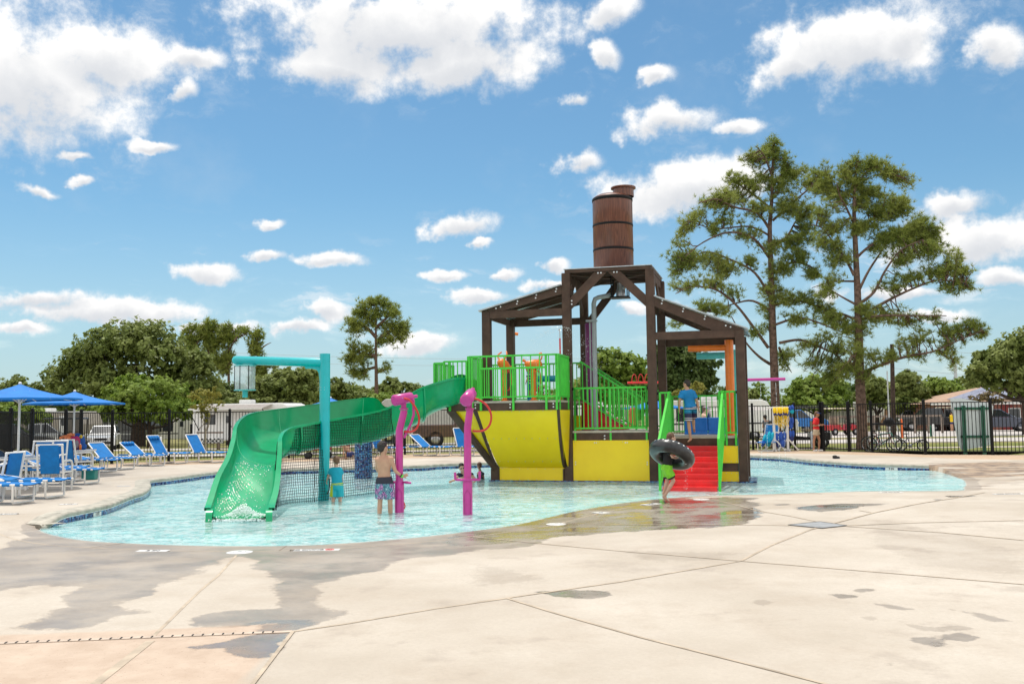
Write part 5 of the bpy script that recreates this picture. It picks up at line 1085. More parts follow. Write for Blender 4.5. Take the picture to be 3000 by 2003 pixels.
for O1, B1, I1 in zip(*SC):
    inner.append([p-base for p in crossp(O1, B1, I1)]); outer.append([p-base for p in crossp(O1, B1, I1, .035)])
mb = MB(); mb.grid(inner, True, False); mb.grid(outer, True, True); body = mb.build('flume', slidem, sl)
for side, nm in ((0, 'rim'), (-1, 'rim')):
    rows = []
    for r_, ro_ in zip(inner, outer):
        p = r_[side]; o_ = (r_[side]-r_[-1 if side == 0 else 0]); o_.z = 0; o_.normalize(); w_ = .10
        rows.append([p-o_*.012+Vector((0, 0, -.0)), p-o_*.012+Vector((0, 0, .018)), p+o_*w_+Vector((0, 0, .018)), p+o_*w_+Vector((0, 0, -.03)), p+o_*.04+Vector((0, 0, -.03))])
    mb = MB(); mb.grid(rows, False, side != 0); mb.build('rim', slidem, sl)
for i in (16, 33, 46, 62):   # joints between the cast sections, proud flanges outside
    r_ = inner[i]; r2 = outer[i]; mb = MB(); seam = mat('slide_seam', (.10, .62, .33), .3); mb.tube([p+(q_-p)*-.06 for p, q_ in zip(r_, r2)], .006, 5); mb.build('seam', seam, sl)
    mb = MB(); C_ = (r_[0]+r_[-1])/2; mb.tube([q_+(q_-C_).normalized()*.02 for q_ in r2], .032, 6); mb.build('flange', slidem, sl)
# end shoes that turn down into the water
for s_, k in ((0, 'shoe'), (-1, 'shoe')):
    p = inner[-1][s_]; q_ = inner[-4][s_]; d = (p-q_); d.z = 0; d.normalize(); mb = MB(); sx = Vector((-d.y, d.x, 0))*.055
    prof = [p-d*.05, p+d*.10-Vector((0, 0, .02)), p+d*.17-Vector((0, 0, .09)), Vector((p.x+d.x*.2, p.y+d.y*.2, -.35))]
    rows = [[x-sx, x+sx] for x in prof]; mb.grid(rows, True, True); rows = [[Vector((x.x-d.x*.06, x.y-d.y*.06, x.z-.05))-sx, Vector((x.x-d.x*.06, x.y-d.y*.06, x.z-.05))+sx] for x in prof]; mb.grid(rows, True)
    for sg in (-1, 1):
        mb.add([prof[0]+sx*sg, prof[1]+sx*sg, prof[2]+sx*sg, prof[3]+sx*sg, Vector((prof[0].x, prof[0].y, -.35))+sx*sg], [(0, 1, 2, 3, 4), (4, 3, 2, 1, 0)])
    mb.build('end_shoe', slidem, sl)
# blue mosaic support column under the slide
cp = G(1055, 1404, -.14); mb = MB(); zt_ = PY(1055, 1290, cp.y).z; mb.cyl((cp.x-base.x, cp.y+.6-base.y, -.45), (cp.x-base.x, cp.y+.6-base.y, zt_+.3), .26, 28); mb.build('mosaic_column', mosaic, sl)
# thin sheet of water and froth at the slide foot
pts = []
for _ in range(330):
    i = rnd.uniform(64, 83); i0 = int(i); f = rnd.gauss(.46-.10*(i-64)/20, .09); k = min(16, max(2, f*18)); p = inner[min(i0, 84)][int(k)].lerp(inner[min(i0+1, 84)][int(k)+1], rnd.random())+base; pts.append(p+Vector((0, -.01, .015+rnd.random()*.02)))
drops('sliding_water', None, pts, .007)
pts = []
fc = PY(716, 1488, 16.7)
for _ in range(900):
    a = rnd.gauss(0, .17); b = rnd.gauss(0, .12); h = .20*math.exp(-(a/.16)**2-(b/.15)**2)*rnd.random()**.5; pts.append(Vector((fc.x-.02+a*1.2, fc.y+b, -.07+h)))
for _ in range(600):
    a = rnd.uniform(-.62, .5); pts.append(Vector((fc.x+a, fc.y-.25-.12*math.cos(a*3)+rnd.gauss(0, .07), -.128+.03*rnd.random())))
foamm = mat('white_foam', (.86, .95, .95), .6, var=.03)
drops('splash_foam', None, pts, .0085, m=foamm)
# ---- black safety net below the near rim
nete = empty('safety_net', (PY(820, 1400, 18.6).x, 18.6, 0), 0, 'black square mesh net hanging under the slide down to the water', 'net'); nb = nete.location.copy()
near = [r_[-1]+base for r_ in inner]; tops_ = []
for p, r_ in zip(near, outer):
    pass
ia = next(i for i, p in enumerate(near) if p.x > -99 and i >= 12)
path = near[24:68][::-1]
# resample by length
Ls = [0]
for i in range(1, len(path)): a = path[i]-path[i-1]; a.z = 0; Ls.append(Ls[-1]+a.length)
def at_len(s):
    for i in range(1, len(path)):
        if Ls[i] >= s: t = (s-Ls[i-1])/(Ls[i]-Ls[i-1]+1e-9); return path[i-1].lerp(path[i], t)
    return path[-1]
step = .058; nco = int(Ls[-1]/step); mb = MB(); cols_ = []
flare = lambda p, s: p+Vector((.0, -.09-.10, 0))
for i in range(nco):
    s = i*step; p = at_len(s); f = s/Ls[-1]; bot = Vector((p.x+.02+.55*max(0, f-.86)*3, p.y-.22+.12*math.sin(s*2.1), -.13)); tp_ = Vector((p.x, p.y-.09, p.z-.02)); rows_ = int((tp_.z+.13)/step)+1; colp = []
    for k in range(rows_+1):
        t = k/rows_; q_ = tp_.lerp(bot, t); q_.y -= .05*math.sin(math.pi*t)+.012*math.sin(s*9+k*.5); q_.x += .010*math.sin(k*.7+s*3); colp.append(q_-nb)
    cols_.append(colp); mb.tube(colp, .0052, 3, False, False)
zs = np.arange(-.10, 2.6, step)
for z in zs:
    run_ = []
    for colp in cols_:
        if colp[0].z+nb.z > z:
            t = (colp[0].z-z)/(colp[0].z+.13); k = t*(len(colp)-1); k0 = min(int(k), len(colp)-2); q_ = colp[k0].lerp(colp[k0+1], k-k0); run_.append(q_)
        else:
            if len(run_) > 2: mb.tube(run_, .0052, 3, False, False)
            run_ = []
    if len(run_) > 2: mb.tube(run_, .0052, 3, False, False)
mb.build('net_mesh', black, nete)
mb = MB()
for i in (0, int(nco*.42), nco-1): mb.tube(cols_[i], .010, 5)
mb.build('net_rope', black, nete)

# ------------------------------------------------------------------ teal post with hanging bucket
tp0 = G(947, 1466, -.14); Yp = tp0.y; e = empty('dump_bucket_post', (tp0.x, Yp, -.4), 0, 'tall teal post with side arm carrying a clear dumping bucket', 'spray post')
r_ = 15.3*Yp/F; Hp = PY(952, 1036, Yp).z+.4
loc = e.location.copy()
def lp(u, v, dy=0): return PY(u, v, Yp+dy)-loc
mb = MB(); mb.tube([(0, 0, 0), (lp(951, 1300).x, 0, 1.5), (lp(952, 1037).x, 0, Hp)], r_, 28); mb.build('post', teal, e)
mb = MB(); q0 = lp(692, 1055); q1 = lp(945, 1062); mb.tube([q0-Vector((.02, 0, 0)), q0, q1], [.06, r_*.83, r_*.86], 22); mb.ell(q0, (r_*.83,)*3); mb.build('arm', teal, e)
mb = MB(); pts_ = [lp(891, 1072), lp(896, 1080), lp(915, 1080), lp(928, 1083), lp(934, 1092), lp(936, 1112), lp(946, 1112), lp(946, 1072)]; mb.prism([p+Vector((0, -.02, 0)) for p in pts_], (0, .04, 0)); mb.build('gusset', teal, e)
for u in (699, 737):
    mb = MB(); mb.cyl(lp(u, 1063), lp(u, 1073), .055, 14); mb.build('hanger', teal, e)
bc = lp(718, 1104); hw = (748-689)/2*Yp/F; ht = lp(718, 1071).z; hb = lp(718, 1142).z
buck = MB(); cg = mat('clear_acrylic', (.62, .72, .74), .12, var=.1, vs=14, alpha=.42, spec=.8)
mb = MB(); mb.lathe((bc.x, 0, 0), [(hw*.97, hb), (hw, ht)], 24); bk = mb.build('bucket', cg, e)
mb = MB(); mb.lathe((bc.x, 0, 0), [(hw+.01, ht-.01), (hw+.02, ht+.008), (hw, ht+.012)], 24); mb.build('bucket_rim', teal2, bk); mb = MB(); mb.lathe((bc.x, 0, 0), [(.001, hb-.012), (hw+.015, hb-.012), (hw+.015, hb+.006), (.001, hb+.006)], 24); mb.build('bucket_base', teal2, bk)
for an in (0, 120, 240):
    mb = MB(); x = bc.x+hw*1.02*math.cos(R(an+185)); y = hw*1.02*math.sin(R(an+185)); mb.cyl((x, y, hb), (x, y, ht), .010, 8); mb.build('rod', black, bk)
for x in (bc.x-.05,):
    mb = MB(); mb.cyl((x, -hw, hb), (x, -hw, ht), .008, 6); mb.build('rod', black, bk)
mb = MB(); mb.bar((bc.x-.02, 0, hb+.14), (bc.x+.09, 0, hb+.04), .05, .03); mb.bar((bc.x+.09, 0, hb+.04), (bc.x+.2, 0, hb+.09), .04, .025); mb.build('flap', whitep, bk)
mb = MB(); mb.cyl(lp(718, 1142), lp(718, 1164), .058, 16); mb.build('spout', teal, e)
# door outline, bolts, lever and rope on the post
mb = MB()
for (a, c) in (((-.13, -r_*.86, .45), (-.13, -r_*.86, 1.05)),): mb.bar(a, c, .006, .004, (0, 1, 0))
mb.build('hatch_seam', ink, e)
mb = MB(); x = r_*.8
mb.box((x-.02, -r_*.62, 1.28), (.035, .02, .14)); mb.build('push_plate', steel, e)
mb = MB(); mb.box((x, -r_*.6, .80), (.08, .03, .03)); mb.build('cleat', black, e)
mb = MB(); mb.tube([(x+.03, -r_*.62, .80), (x+.06, -r_*.7, .66), (x+.05, -r_*.7, .5), (x+.01, -r_*.8, .40)], .012, 6); mb.build('rope', blackp, e)
mb = MB(); 
for k in range(4):
    for zz in (0, .05): mb.ell((-.11+k*.073, -math.sqrt(max(0, r_*r_-(-.11+k*.073)**2))-.002, Hp-.78+zz), (.008, .006, .008), None, 6, 4)
mb.build('bolts', steel, e)
# ------------------------------------------------------------------ magenta water cannons in the pool
def mcannon(uu, vv, label, kind):
    g = G(uu, vv, -.14); Y = g.y; e = empty('magenta_water_cannon', (g.x, Y, -.40), 0, label, 'water cannon', 'magenta water cannons standing in the pool'); l0 = e.location.copy(); f = lambda u, v, dy=0.: PY(u, v, Y+dy)-l0; k = Y/F
    if kind == 0:
        P = [(0, 0, 0), f(1170, 1414), f(1170, 1406), f(1170, 1260), f(1183, 1208), f(1183, 1201)]; RR = [13.6*k, 13.6*k, 11*k, 10.7*k, 10.4*k, 10.2*k]
    else:
        P = [(0, 0, 0), f(1370, 1414), f(1370, 1402), f(1370, 1252), f(1376, 1205), f(1376, 1198)]; RR = [14*k, 14*k, 11*k, 10.7*k, 10.4*k, 10.2*k]
    mb = MB(); mb.tube(P, RR, 20); mb.build('post', magenta, e)
    cx = 1183 if kind == 0 else 1376; mb = MB(); mb.cyl(f(cx, 1200), f(cx, 1195), 13*k, 20); mb.build('collar', magenta, e)
    mb = MB(); c0 = f(cx, 1195); c1 = f(cx, 1172); mb.bar(c0, c1, 16*k, 14*k); mb.build('yoke', magenta, e)
    if kind == 0:
        a_, b_ = f(1153, 1173, -.15), f(1205, 1163, .12); mb = MB(); mb.tube([a_, a_.lerp(b_, .04), a_.lerp(b_, .96), b_], [.08, .105, .098, .09], 24); mb.build('barrel', magenta, e)
        mb = MB(); mb.cyl(b_, b_+(b_-a_).normalized()*.13, .032, 12); mb.build('nozzle', magenta, e)
        mb = MB(); mb.tube([f(1211, 1170), f(1212, 1215), f(1204, 1240), f(1184, 1282)], .024, 10); mb.build('strut', magenta, e)
        mb = MB(); mb.tube(catmull([f(1180, 1166, -.1), f(1200, 1172, -.1), f(1218, 1196, -.08), f(1228, 1225, -.06), f(1222, 1252, -.05), f(1205, 1264, -.04), f(1185, 1264, 0)], False, 4), .020, 10); mb.build('hose', redhose, e)
        mb = MB(); mb.tube([f(1152, 1412, -.0), f(1195, 1412, -.05), f(1188, 1413, -.16), f(1205, 1414, -.16)], .02, 8); mb.build('handle', magenta, e)
        mb = MB(); mb.tube([f(1183, 1470), f(1187, 1482), f(1184, 1490)], .012, 6); mb.build('drain_hose', redhose, e)
    else:
        a_, b_ = f(1365, 1174, -.28), f(1383, 1150, .15); mb = MB(); mb.tube([a_, a_.lerp(b_, .04), a_.lerp(b_, .85), b_], [.09, .118, .105, .07], 24); mb.build('barrel', magenta, e)
        mb = MB(); mb.cyl(b_, b_+Vector((.02, .05, .08)), .035, 12); mb.build('nozzle', magenta, e)
        mb = MB(); mb.tube(catmull([f(1382, 1168, -.08), f(1400, 1170, -.08), f(1425, 1186, -.08), f(1439, 1215, -.08), f(1434, 1245, -.08), f(1415, 1261, -.06), f(1385, 1262, 0)], False, 4), .020, 10); mb.build('hose', redhose, e)
        mb = MB(); mb.tube([f(1333, 1383, -.1), f(1334, 1402, -.1), f(1338, 1405, -.1), f(1406, 1404, -.1), f(1405, 1398, -.1), f(1405, 1380, -.1)], .024, 10); mb.build('handle_bar', magenta, e)
    mb = MB(); 
    mb.tube([Vector((-.05, -13.9*k, .27)), Vector((-.05, -13.9*k, .62)), Vector((.0, -14.2*k, .70)), Vector((.06, -13.2*k, .62)), Vector((.06, -13.2*k, .27))], .003, 4); mb.build('hatch_seam', mat('dark_magenta', (.18, .01, .09), .4), e)
    mb = MB()
    for q_ in ((f(1178, 1166, -.12) if kind == 0 else f(1384, 1169, -.1)),): mb.ell(q_, (.02, .02, .02))
    mb.build('hose_clamp', chrome, e)
mcannon(1170, 1500, 'left magenta water cannon beside the shirtless boy, red hose looping right', 0)
mcannon(1370, 1506, 'right magenta water cannon in front of the yellow hull with twin handles', 1)
# ------------------------------------------------------------------ pool furniture
def lounger(u, v, rot, ang, label, pillow=False):
    g = G(u, v, DZ); ca, sa = math.cos(rot), math.sin(rot); px, py = 1.72, -.29
    e = empty('pool_lounger', (g.x-(ca*px-sa*py), g.y-(sa*px+ca*py), DZ), rot, label, 'lounger', 'blue sling loungers with white pipe frames')
    SH = .38; HX = .72
    for s in (-1, 1):
        y = s*.31; mb = MB(); mb.tube([(0, y, SH), (1.92, y, SH)], .021, 8); o = mb.build('side_rail', white, e)
        x = HX+.05
        for x0, x1 in ((.1, .62), (.8, 1.12), (1.22, 1.40), (1.50, 1.66), (1.78, 1.88)):
            mb = MB(); mb.tube([(x0, y, SH), (x1, y, SH)], .028, 10); mb.build('blue_sleeve', bluef, o)
    for x in (.32, 1.05, 1.72):
        mb = MB(); mb.tube([(x, -.31, SH), (x, -.31, .06), (x, -.29, .03), (x, .29, .03), (x, .31, .06), (x, .31, SH)], .021, 8); mb.build('leg', white, e)
    mb = MB(); mb.grid([[Vector((x, y, SH+.012-.03*math.cos(y/.3*math.pi/2))) for y in (-.30, -.2, -.1, 0, .1, .2, .30)] for x in (HX, 1.0, 1.3, 1.6, 1.86)]); mb.grid([[Vector((x, y, SH-.002-.03*math.cos(y/.3*math.pi/2))) for y in (-.30, -.2, -.1, 0, .1, .2, .30)] for x in (HX, 1.0, 1.3, 1.6, 1.86)], True, True); mb.build('seat_sling', bluef, e)
    c, s_ = math.cos(ang), math.sin(ang); Lb = .78; pt = lambda d, y, o=0.: Vector((HX-d*c-o*s_, y, SH+.02+d*s_-o*c))
    mb = MB(); rows = [[pt(d, y, .025*math.cos(y/.28*math.pi/2)) for y in (-.26, -.15, 0, .15, .26)] for d in (0, .2, .4, .6, Lb-.02)]; mb.grid(rows, True, True); mb.grid([[p+Vector((.012*s_, 0, .012*c)) for p in r_] for r_ in rows], True); bk = mb.build('back_sling', bluef, e)
    mb = MB(); mb.tube([pt(0, -.28), pt(Lb-.03, -.28), pt(Lb, -.25), pt(Lb, .25), pt(Lb-.03, .28), pt(0, .28)], .021, 8); mb.build('back_frame', white, e)
    mb = MB(); mb.tube([pt(.45, -.22), Vector((.30, -.22, SH)), Vector((.30, .22, SH)), pt(.45, .22)], .012, 6); mb.build('prop', white, e)
    if pillow:
        mb = MB(); 
        for k in range(4): mb.ell(pt(Lb-.12, -.18+.12*k, -.04), (.09, .065, .04), Matrix.Rotation(ang, 3, 'Y'))
        mb.build('pillow', bluef, bk)
    return e
lounger(38, 1479, R(-9), R(8), 'nearest lounger at the left edge, only its foot end in view')
lounger(134, 1462, R(-9), R(8), 'second near lounger with its foot end in front of the tall blue chair')
lounger(249, 1420, R(-8), R(20), 'lounger whose foot end sticks out right of the tall blue chair')
lounger(209, 1411, R(-7), R(30), 'lounger just behind the one beside the tall blue chair')
lounger(52, 1398, R(-12), R(25), 'lounger behind the round table at the far left')
lounger(100, 1392, R(-12), R(25), 'lounger hidden partly behind the tall blue chair')
lounger(345, 1377, R(-32), R(36), 'first raised lounger right of the bag covered table')
lounger(300, 1384, R(-20), R(10), 'flat lounger in front of the first raised lounger by the bags')
lounger(440, 1366, R(-30), R(32), 'raised lounger with a ribbed pillow, second from the bag covered table', True)
lounger(512, 1359, R(-27), R(52), 'steeply raised lounger with pillow, third along the left fence', True)
lounger(622, 1356, R(-30), R(54), 'steeply raised lounger beside the slide, last along the left fence')
lounger(1290, 1337, R(-35), R(36), 'lounger between the two magenta cannons on the far deck')
lounger(1378, 1337, R(-55), R(66), 'upright lounger behind the right magenta cannon')
lounger(1150, 1340, R(-35), R(60), 'lounger seen through the net above the shirtless boy')
lounger(2222, 1323, R(-118), R(62), 'lounger beside the life jacket rack right of the tower')
def umbrella(u, v_apex, Y, r, label, m=blueu, drop=.36, rot=.2, nseg=8, zg=DZ, base=True):
    ap = PY(u, v_apex, Y); e = empty('patio_umbrella', (ap.x, Y, zg), rot, label, 'umbrella', 'blue umbrellas on the pool deck' if m is blueu else None); za = ap.z-zg
    n = nseg*6
    def P(i, t):
        a = 2*math.pi*i/n; w = abs(((i % 6)-3)/3); rr = r*(1-.045*(1-w)**1.2); sag = .05*math.sin(math.pi*t)*1.0; return Vector((rr*t*math.cos(a), rr*t*math.sin(a), za-drop*t**.85-sag+ (.03*(1-w)*math.sin(math.pi*t*.9))))
    mb = MB(); rows = [[P(i, t) for i in range(n+1)] for t in (.02, .15, .3, .5, .7, .85, 1.)]; mb.grid(rows, True, True)
    mb.grid([[p-Vector((0, 0, .012)) for p in r_] for r_ in rows], True); rim = [[p for p in rows[-1]], [p-Vector((0, 0, .045)) for p in rows[-1]]]; mb.grid(rim, True, True); mb.build('canopy', m, e)
    mb = MB(); mb.tube([(0, 0, 0), (0, 0, za-.04)], .028, 12); mb.build('pole', white, e); mb = MB(); mb.ell((0, 0, za+.01), (.04, .04, .04)); mb.build('finial', white, e)
    for k in range(nseg):
        a = 2*math.pi*k/nseg; q_ = Vector((r*.95*math.cos(a), r*.95*math.sin(a), za-drop-.012)); mb = MB(); mb.tube([(0, 0, za-.10), Vector((0, 0, za-.10)).lerp(q_, .5)-Vector((0, 0, .05)), q_-Vector((0, 0, .03))], .008, 5); mb.build('rib', white, e)
        mb = MB(); mb.tube([(.02*math.cos(a), .02*math.sin(a), za-drop-.10), Vector((0, 0, za-.08)).lerp(q_, .32)], .011, 5); mb.build('strut', white, e)
    if base: mb = MB(); mb.lathe((0, 0, 0), [(.001, .06), (.22, .06), (.25, 0)], 20); mb.build('base', white, e)
    return e
umbrella(59, 1124, 22.5, 1.40, 'larger blue umbrella at the left edge over the round table')
umbrella(219, 1146, 28., 1.42, 'blue umbrella over the table piled with bags')
umbrella(969, 1165, 38.5, 1.3, 'blue umbrella whose top shows above the slide behind the teal post')
umbrella(1915, 1169, 38.5, 1.35, 'blue umbrella on the far deck seen behind the right tower post')
def table(u, Y, r, label, h=.72):
    g = PY(u, 1240, Y); e = empty('round_table', (g.x, Y, DZ), 0, label, 'table', 'round tables under the umbrellas'); n = 28
    mb = MB(); mb.tube([(r*math.cos(2*math.pi*k/n), r*math.sin(2*math.pi*k/n), h) for k in range(n)], .028, 8, True); mb.build('rim', white, e)
    mb = MB(); mb.lathe((0, 0, 0), [(.03, h-.005), (r, h-.005), (r, h+.008), (.03, h+.008)], n); mb.build('top', mat('frosted_acrylic', (.50, .58, .62), .25, alpha=.75), e)
    for k in range(4):
        a = R(45+90*k); mb = MB(); mb.tube([(r*.85*math.cos(a), r*.85*math.sin(a), h), (r*.85*math.cos(a), r*.85*math.sin(a), 0)], .026, 8); mb.build('leg', white, e)
    mb = MB(); mb.tube([(r*.82*math.cos(2*math.pi*k/n), r*.82*math.sin(2*math.pi*k/n), .12) for k in range(n)], .018, 6, True); mb.build('stretcher', white, e); return e
table(57, 22.5, .66, 'round table at the left edge with one umbrella through it'); table(222, 28., .56, 'round table with a heap of bags and bottles on it')
def chair(u, v, rot, label, h=1.08, wd=.56):
    g = G(u, v, DZ); e = empty('sling_chair', (g.x, g.y, DZ), rot, label, 'chair', 'tall blue sling chairs round the tables')
    # local: back plane at y=0 facing +y
    w = wd/2
    for s in (-1, 1):
        mb = MB(); mb.tube([(s*w, 0, 0), (s*w, -.0, .42), (s*w, -.10, h-.05)], .026, 8); mb.ell((s*w, -.10, h-.03), (.03,)*3); mb.build('back_leg', white, e)
        mb = MB(); mb.tube([(s*w, .52, 0), (s*w, .52, .58), (s*w, .47, .66), (s*w, .40, .68), (s*w, -.04, .68)], .026, 8); mb.build('front_leg', white, e)
        mb = MB(); mb.tube([(s*w, 0, .42), (s*w, .52, .42)], .022, 8); mb.build('seat_rail', white, e)
    mb = MB(); mb.tube([(-w, -.10, h-.03), (w, -.10, h-.03)], .026, 8); mb.tube([(-w, 0, .42), (w, 0, .42)], .022, 8); mb.tube([(-w, .52, .42), (w, .52, .42)], .022, 8); mb.build('cross_bar', white, e)
    rows = [[Vector((x, -.015-.09*t, .40+(h-.43)*t)) for x in (-w+.07, 0, w-.07)] for t in (0, .33, .66, 1.)]; mb = MB(); mb.grid(rows, True, True); mb.grid([[p-Vector((0, .02, 0)) for p in r_] for r_ in rows], True); mb.build('back_sling', bluef, e)
    rows = [[Vector((x, y, .42-.03*math.sin(math.pi*y/.52))) for x in (-w+.03, 0, w-.03)] for y in (0, .17, .35, .52)]; mb = MB(); mb.grid(rows, True, True); mb.grid([[p-Vector((0, 0, .02)) for p in r_] for r_ in rows], True); mb.build('seat_sling', bluef, e); return e
chair(147, 1438, R(5), 'large tall blue chair seen from behind, nearest the pool')
chair(118, 1408, R(172), 'tall blue chair behind the largest one, left of the pair'); chair(160, 1405, R(185), 'tall blue chair behind the largest one, right of the pair')
chair(205, 1396, R(-30), 'small blue chair tucked under the bag covered table'); chair(30, 1452, R(80), 'white armed chair at the left edge pushed to the round table', .95)
# bags and bottles on the table
tb0 = PY(222, 1240, 28.)
def onb(u, v, z, dy=0): p = PY(u, v, 28.+dy); return p
def bag(name, label, cat, u, v, dy, parts):
    g = PY(u, 1240, 28.+dy); e = empty(name, (g.x, 28.+dy, DZ+.73), 0, label, cat)
    for nm_, m_, lst in parts:
        mb = MB()
        for c, r_ in lst: mb.ell(c, r_, None, 12, 8)
        mb.build(nm_, m_, e)
    return e
bag('backpack', 'magenta and grey backpack leaning on the umbrella pole', 'bag', 216, 0, -.15, [('body', mat('magenta_cloth', (.45, .03, .13), .7, var=.15), [((0, 0, .2), (.17, .13, .22)), ((.1, 0, .26), (.1, .1, .16))]), ('pocket', mat('grey_mesh', (.3, .27, .3), .8), [((-.02, -.12, .13), (.11, .05, .11)), ((.14, -.08, .18), (.06, .05, .12))])])
bag('beach_bag', 'large blue bag behind the magenta backpack', 'bag', 228, 0, .15, [('body', mat('blue_cloth', (.02, .11, .42), .8, var=.1), [((0, 0, .24), (.24, .15, .26)), ((.12, 0, .1), (.16, .14, .12))]), ('strap', mat('yellow_cloth', (.75, .55, .04), .7), [((.16, -.12, .40), (.05, .03, .06))])])
bag('towel', 'crumpled orange and pink towel draped over the backpack', 'towel', 203, 0, -.2, [('cloth', mat('orange_towel', (.75, .24, .10), .9, var=.3, vs=20), [((-.08, 0, .40), (.16, .09, .055)), ((.06, 0, .46), (.12, .08, .05)), ((-.22, 0, .37), (.06, .06, .05)), ((-.02, -.05, .34), (.1, .06, .05))])])
for (u, m_, h_, lab) in ((189, orange, .16, 'small clear and orange bottle left on the bag covered table'), (237, orange, .20, 'orange sunscreen bottle at the right of the bag covered table'), (196, whitep, .17, 'white lotion bottle beside the magenta backpack')):
    g = PY(u, 1240, 27.75); e = empty('bottle', (g.x, 27.75, DZ+.73), 0, lab, 'bottle', 'bottles on the bag covered table'); mb = MB(); mb.lathe((0, 0, 0), [(.001, 0), (.035, 0), (.036, h_*.75), (.015, h_*.88)], 12); mb.build('body', m_, e); mb = MB(); mb.lathe((0, 0, 0), [(.016, h_*.88), (.016, h_), (.001, h_)], 10); mb.build('cap', whitep, e)
g = G(212, 1412, DZ); e = empty('cooler_box', (g.x, g.y+1., DZ), 0, 'small teal cooler box on the ground under the bag covered table', 'cooler'); mb = MB(); mb.box((0, 0, .12), (.36, .24, .24)); mb.build('body', mat('green_plastic', (.01, .22, .20), .4), e, .02); mb = MB(); mb.box((0, 0, .26), (.38, .26, .05)); mb.build('lid', mat('teal_lid', (.02, .30, .28), .4), e, .01)

# ------------------------------------------------------------------ life jacket rack
lg = G(2262, 1322, DZ); rk = empty('jacket_rack', (lg.x, lg.y, DZ), 0, 'white wooden rack holding life jackets in front of the far fence', 'rack'); kk = lg.y/F
def rp(u, v, dy=0.): return PY(u, v, lg.y+dy)-rk.location
xl_, xr_ = rp(2267, 1240).x, rp(2306, 1240).x; zt_ = rp(2290, 1190).z
for x in (xl_, xr_):
    mb = MB(); mb.box((x, 0, zt_/2), (.085, .085, zt_)); mb.build('post', whitep, rk)
    mb = MB(); mb.box((x, 0, .04), (.07, .5 if x == xl_ else .5, .07)); mb.build('foot', whitep, rk)
for x in (xl_, xr_):
    for s in (-1, 1):
        mb = MB(); mb.bar((x+s*.04, 0, .48), (x+s*.42, 0, .05), .05, .07, (0, 1, 0)); mb.build('brace', whitep, rk)
for z in (zt_-.03, zt_*.62, zt_*.42):
    mb = MB(); mb.box(((xl_+xr_)/2, 0, z), (xr_-xl_-.086, .06, .06)); mb.build('rail', whitep, rk)
for s in (-1, 1):
    mb = MB(); x = xl_ if s < 0 else xr_; mb.cyl((x, 0, zt_-.05), (x+s*.30, 0, zt_-.05), .025, 8); mb.build('arm', whitep, rk)
yv = mat('yellow_vest', (.90, .62, .01), .6, var=.06); bv = mat('blue_vest', (.02, .09, .45), .6, var=.15, vs=20); cy = mat('cyan_vest', (.0, .42, .58), .6, var=.1); nv = mat('navy_vest', (.02, .03, .16), .7)
def vest(x, y, ztop, m1, m2, label, w=.15, h=.42, straps=True, tilt=0.):
    e = empty('life_jacket', tuple(rk.location+Vector((x, y, ztop))), 0, label, 'life jacket', 'life jackets hanging on the white rack'); e.rotation_euler = (0, tilt, 0)
    mb = MB(); mb.ell((-w*.45, 0, -h*.25), (w*.5, .07, h*.32)); mb.ell((w*.45, 0, -h*.25), (w*.5, .07, h*.32)); mb.build('front_panel', m1, e)
    mb = MB(); mb.ell((0, .04, -h*.62), (w*.8, .07, h*.38)); mb.build('lower_panel', m2, e)
    if straps:
        for k in range(4):
            xx = -w*.7+k*w*.45; mb = MB(); mb.tube([(xx, -.07, -h*.75), (xx+.02, -.09, -h*1.1), (xx-.03, -.08, -h*1.45), (xx+.01, -.08, -h*(1.6+.15*(k % 2)))], .011, 5); mb.build('strap', yv, e)
    return e
ws = xr_-xl_
for k in range(5): vest(xl_+.08+k*(ws-.14)/4, -.06-.03*(k % 2), zt_-.06, yv, nv, ['leftmost yellow life jacket on the top rail of the rack', 'second yellow life jacket from the left on the rack', 'middle yellow life jacket on the rack', 'fourth yellow life jacket from the left on the rack', 'rightmost yellow life jacket against the right rack post'][k], .13, .40+.04*(k % 3))
vest(xl_-.13, -.05, zt_*.42, cy, cy, 'cyan life jacket hanging low on the left end of the rack', .15, .60, False, R(15)); vest(xl_-.32, -.02, zt_*.36, cy, bv, 'outermost cyan life jacket at the lower left of the rack', .11, .5, False, R(22))
vest(xl_+.16, .0, zt_*.41, bv, nv, 'blue life jacket on the lower rail at left', .14, .60, False); vest(xl_+.34, -.05, zt_*.42, bv, bv, 'bright blue patterned life jacket on the lower rail at right', .15, .62, False)
vest(xr_+.18, 0, zt_+.02, bv, cy, 'blue life jacket at the top right arm of the rack', .12, .34, False, R(-12)); vest(xr_+.17, 0, zt_*.74, bv, bv, 'blue life jacket halfway down the right side of the rack', .12, .46, False); vest(xr_+.18, 0, zt_*.45, bv, nv, 'lowest blue life jacket on the right side of the rack', .12, .44, False)

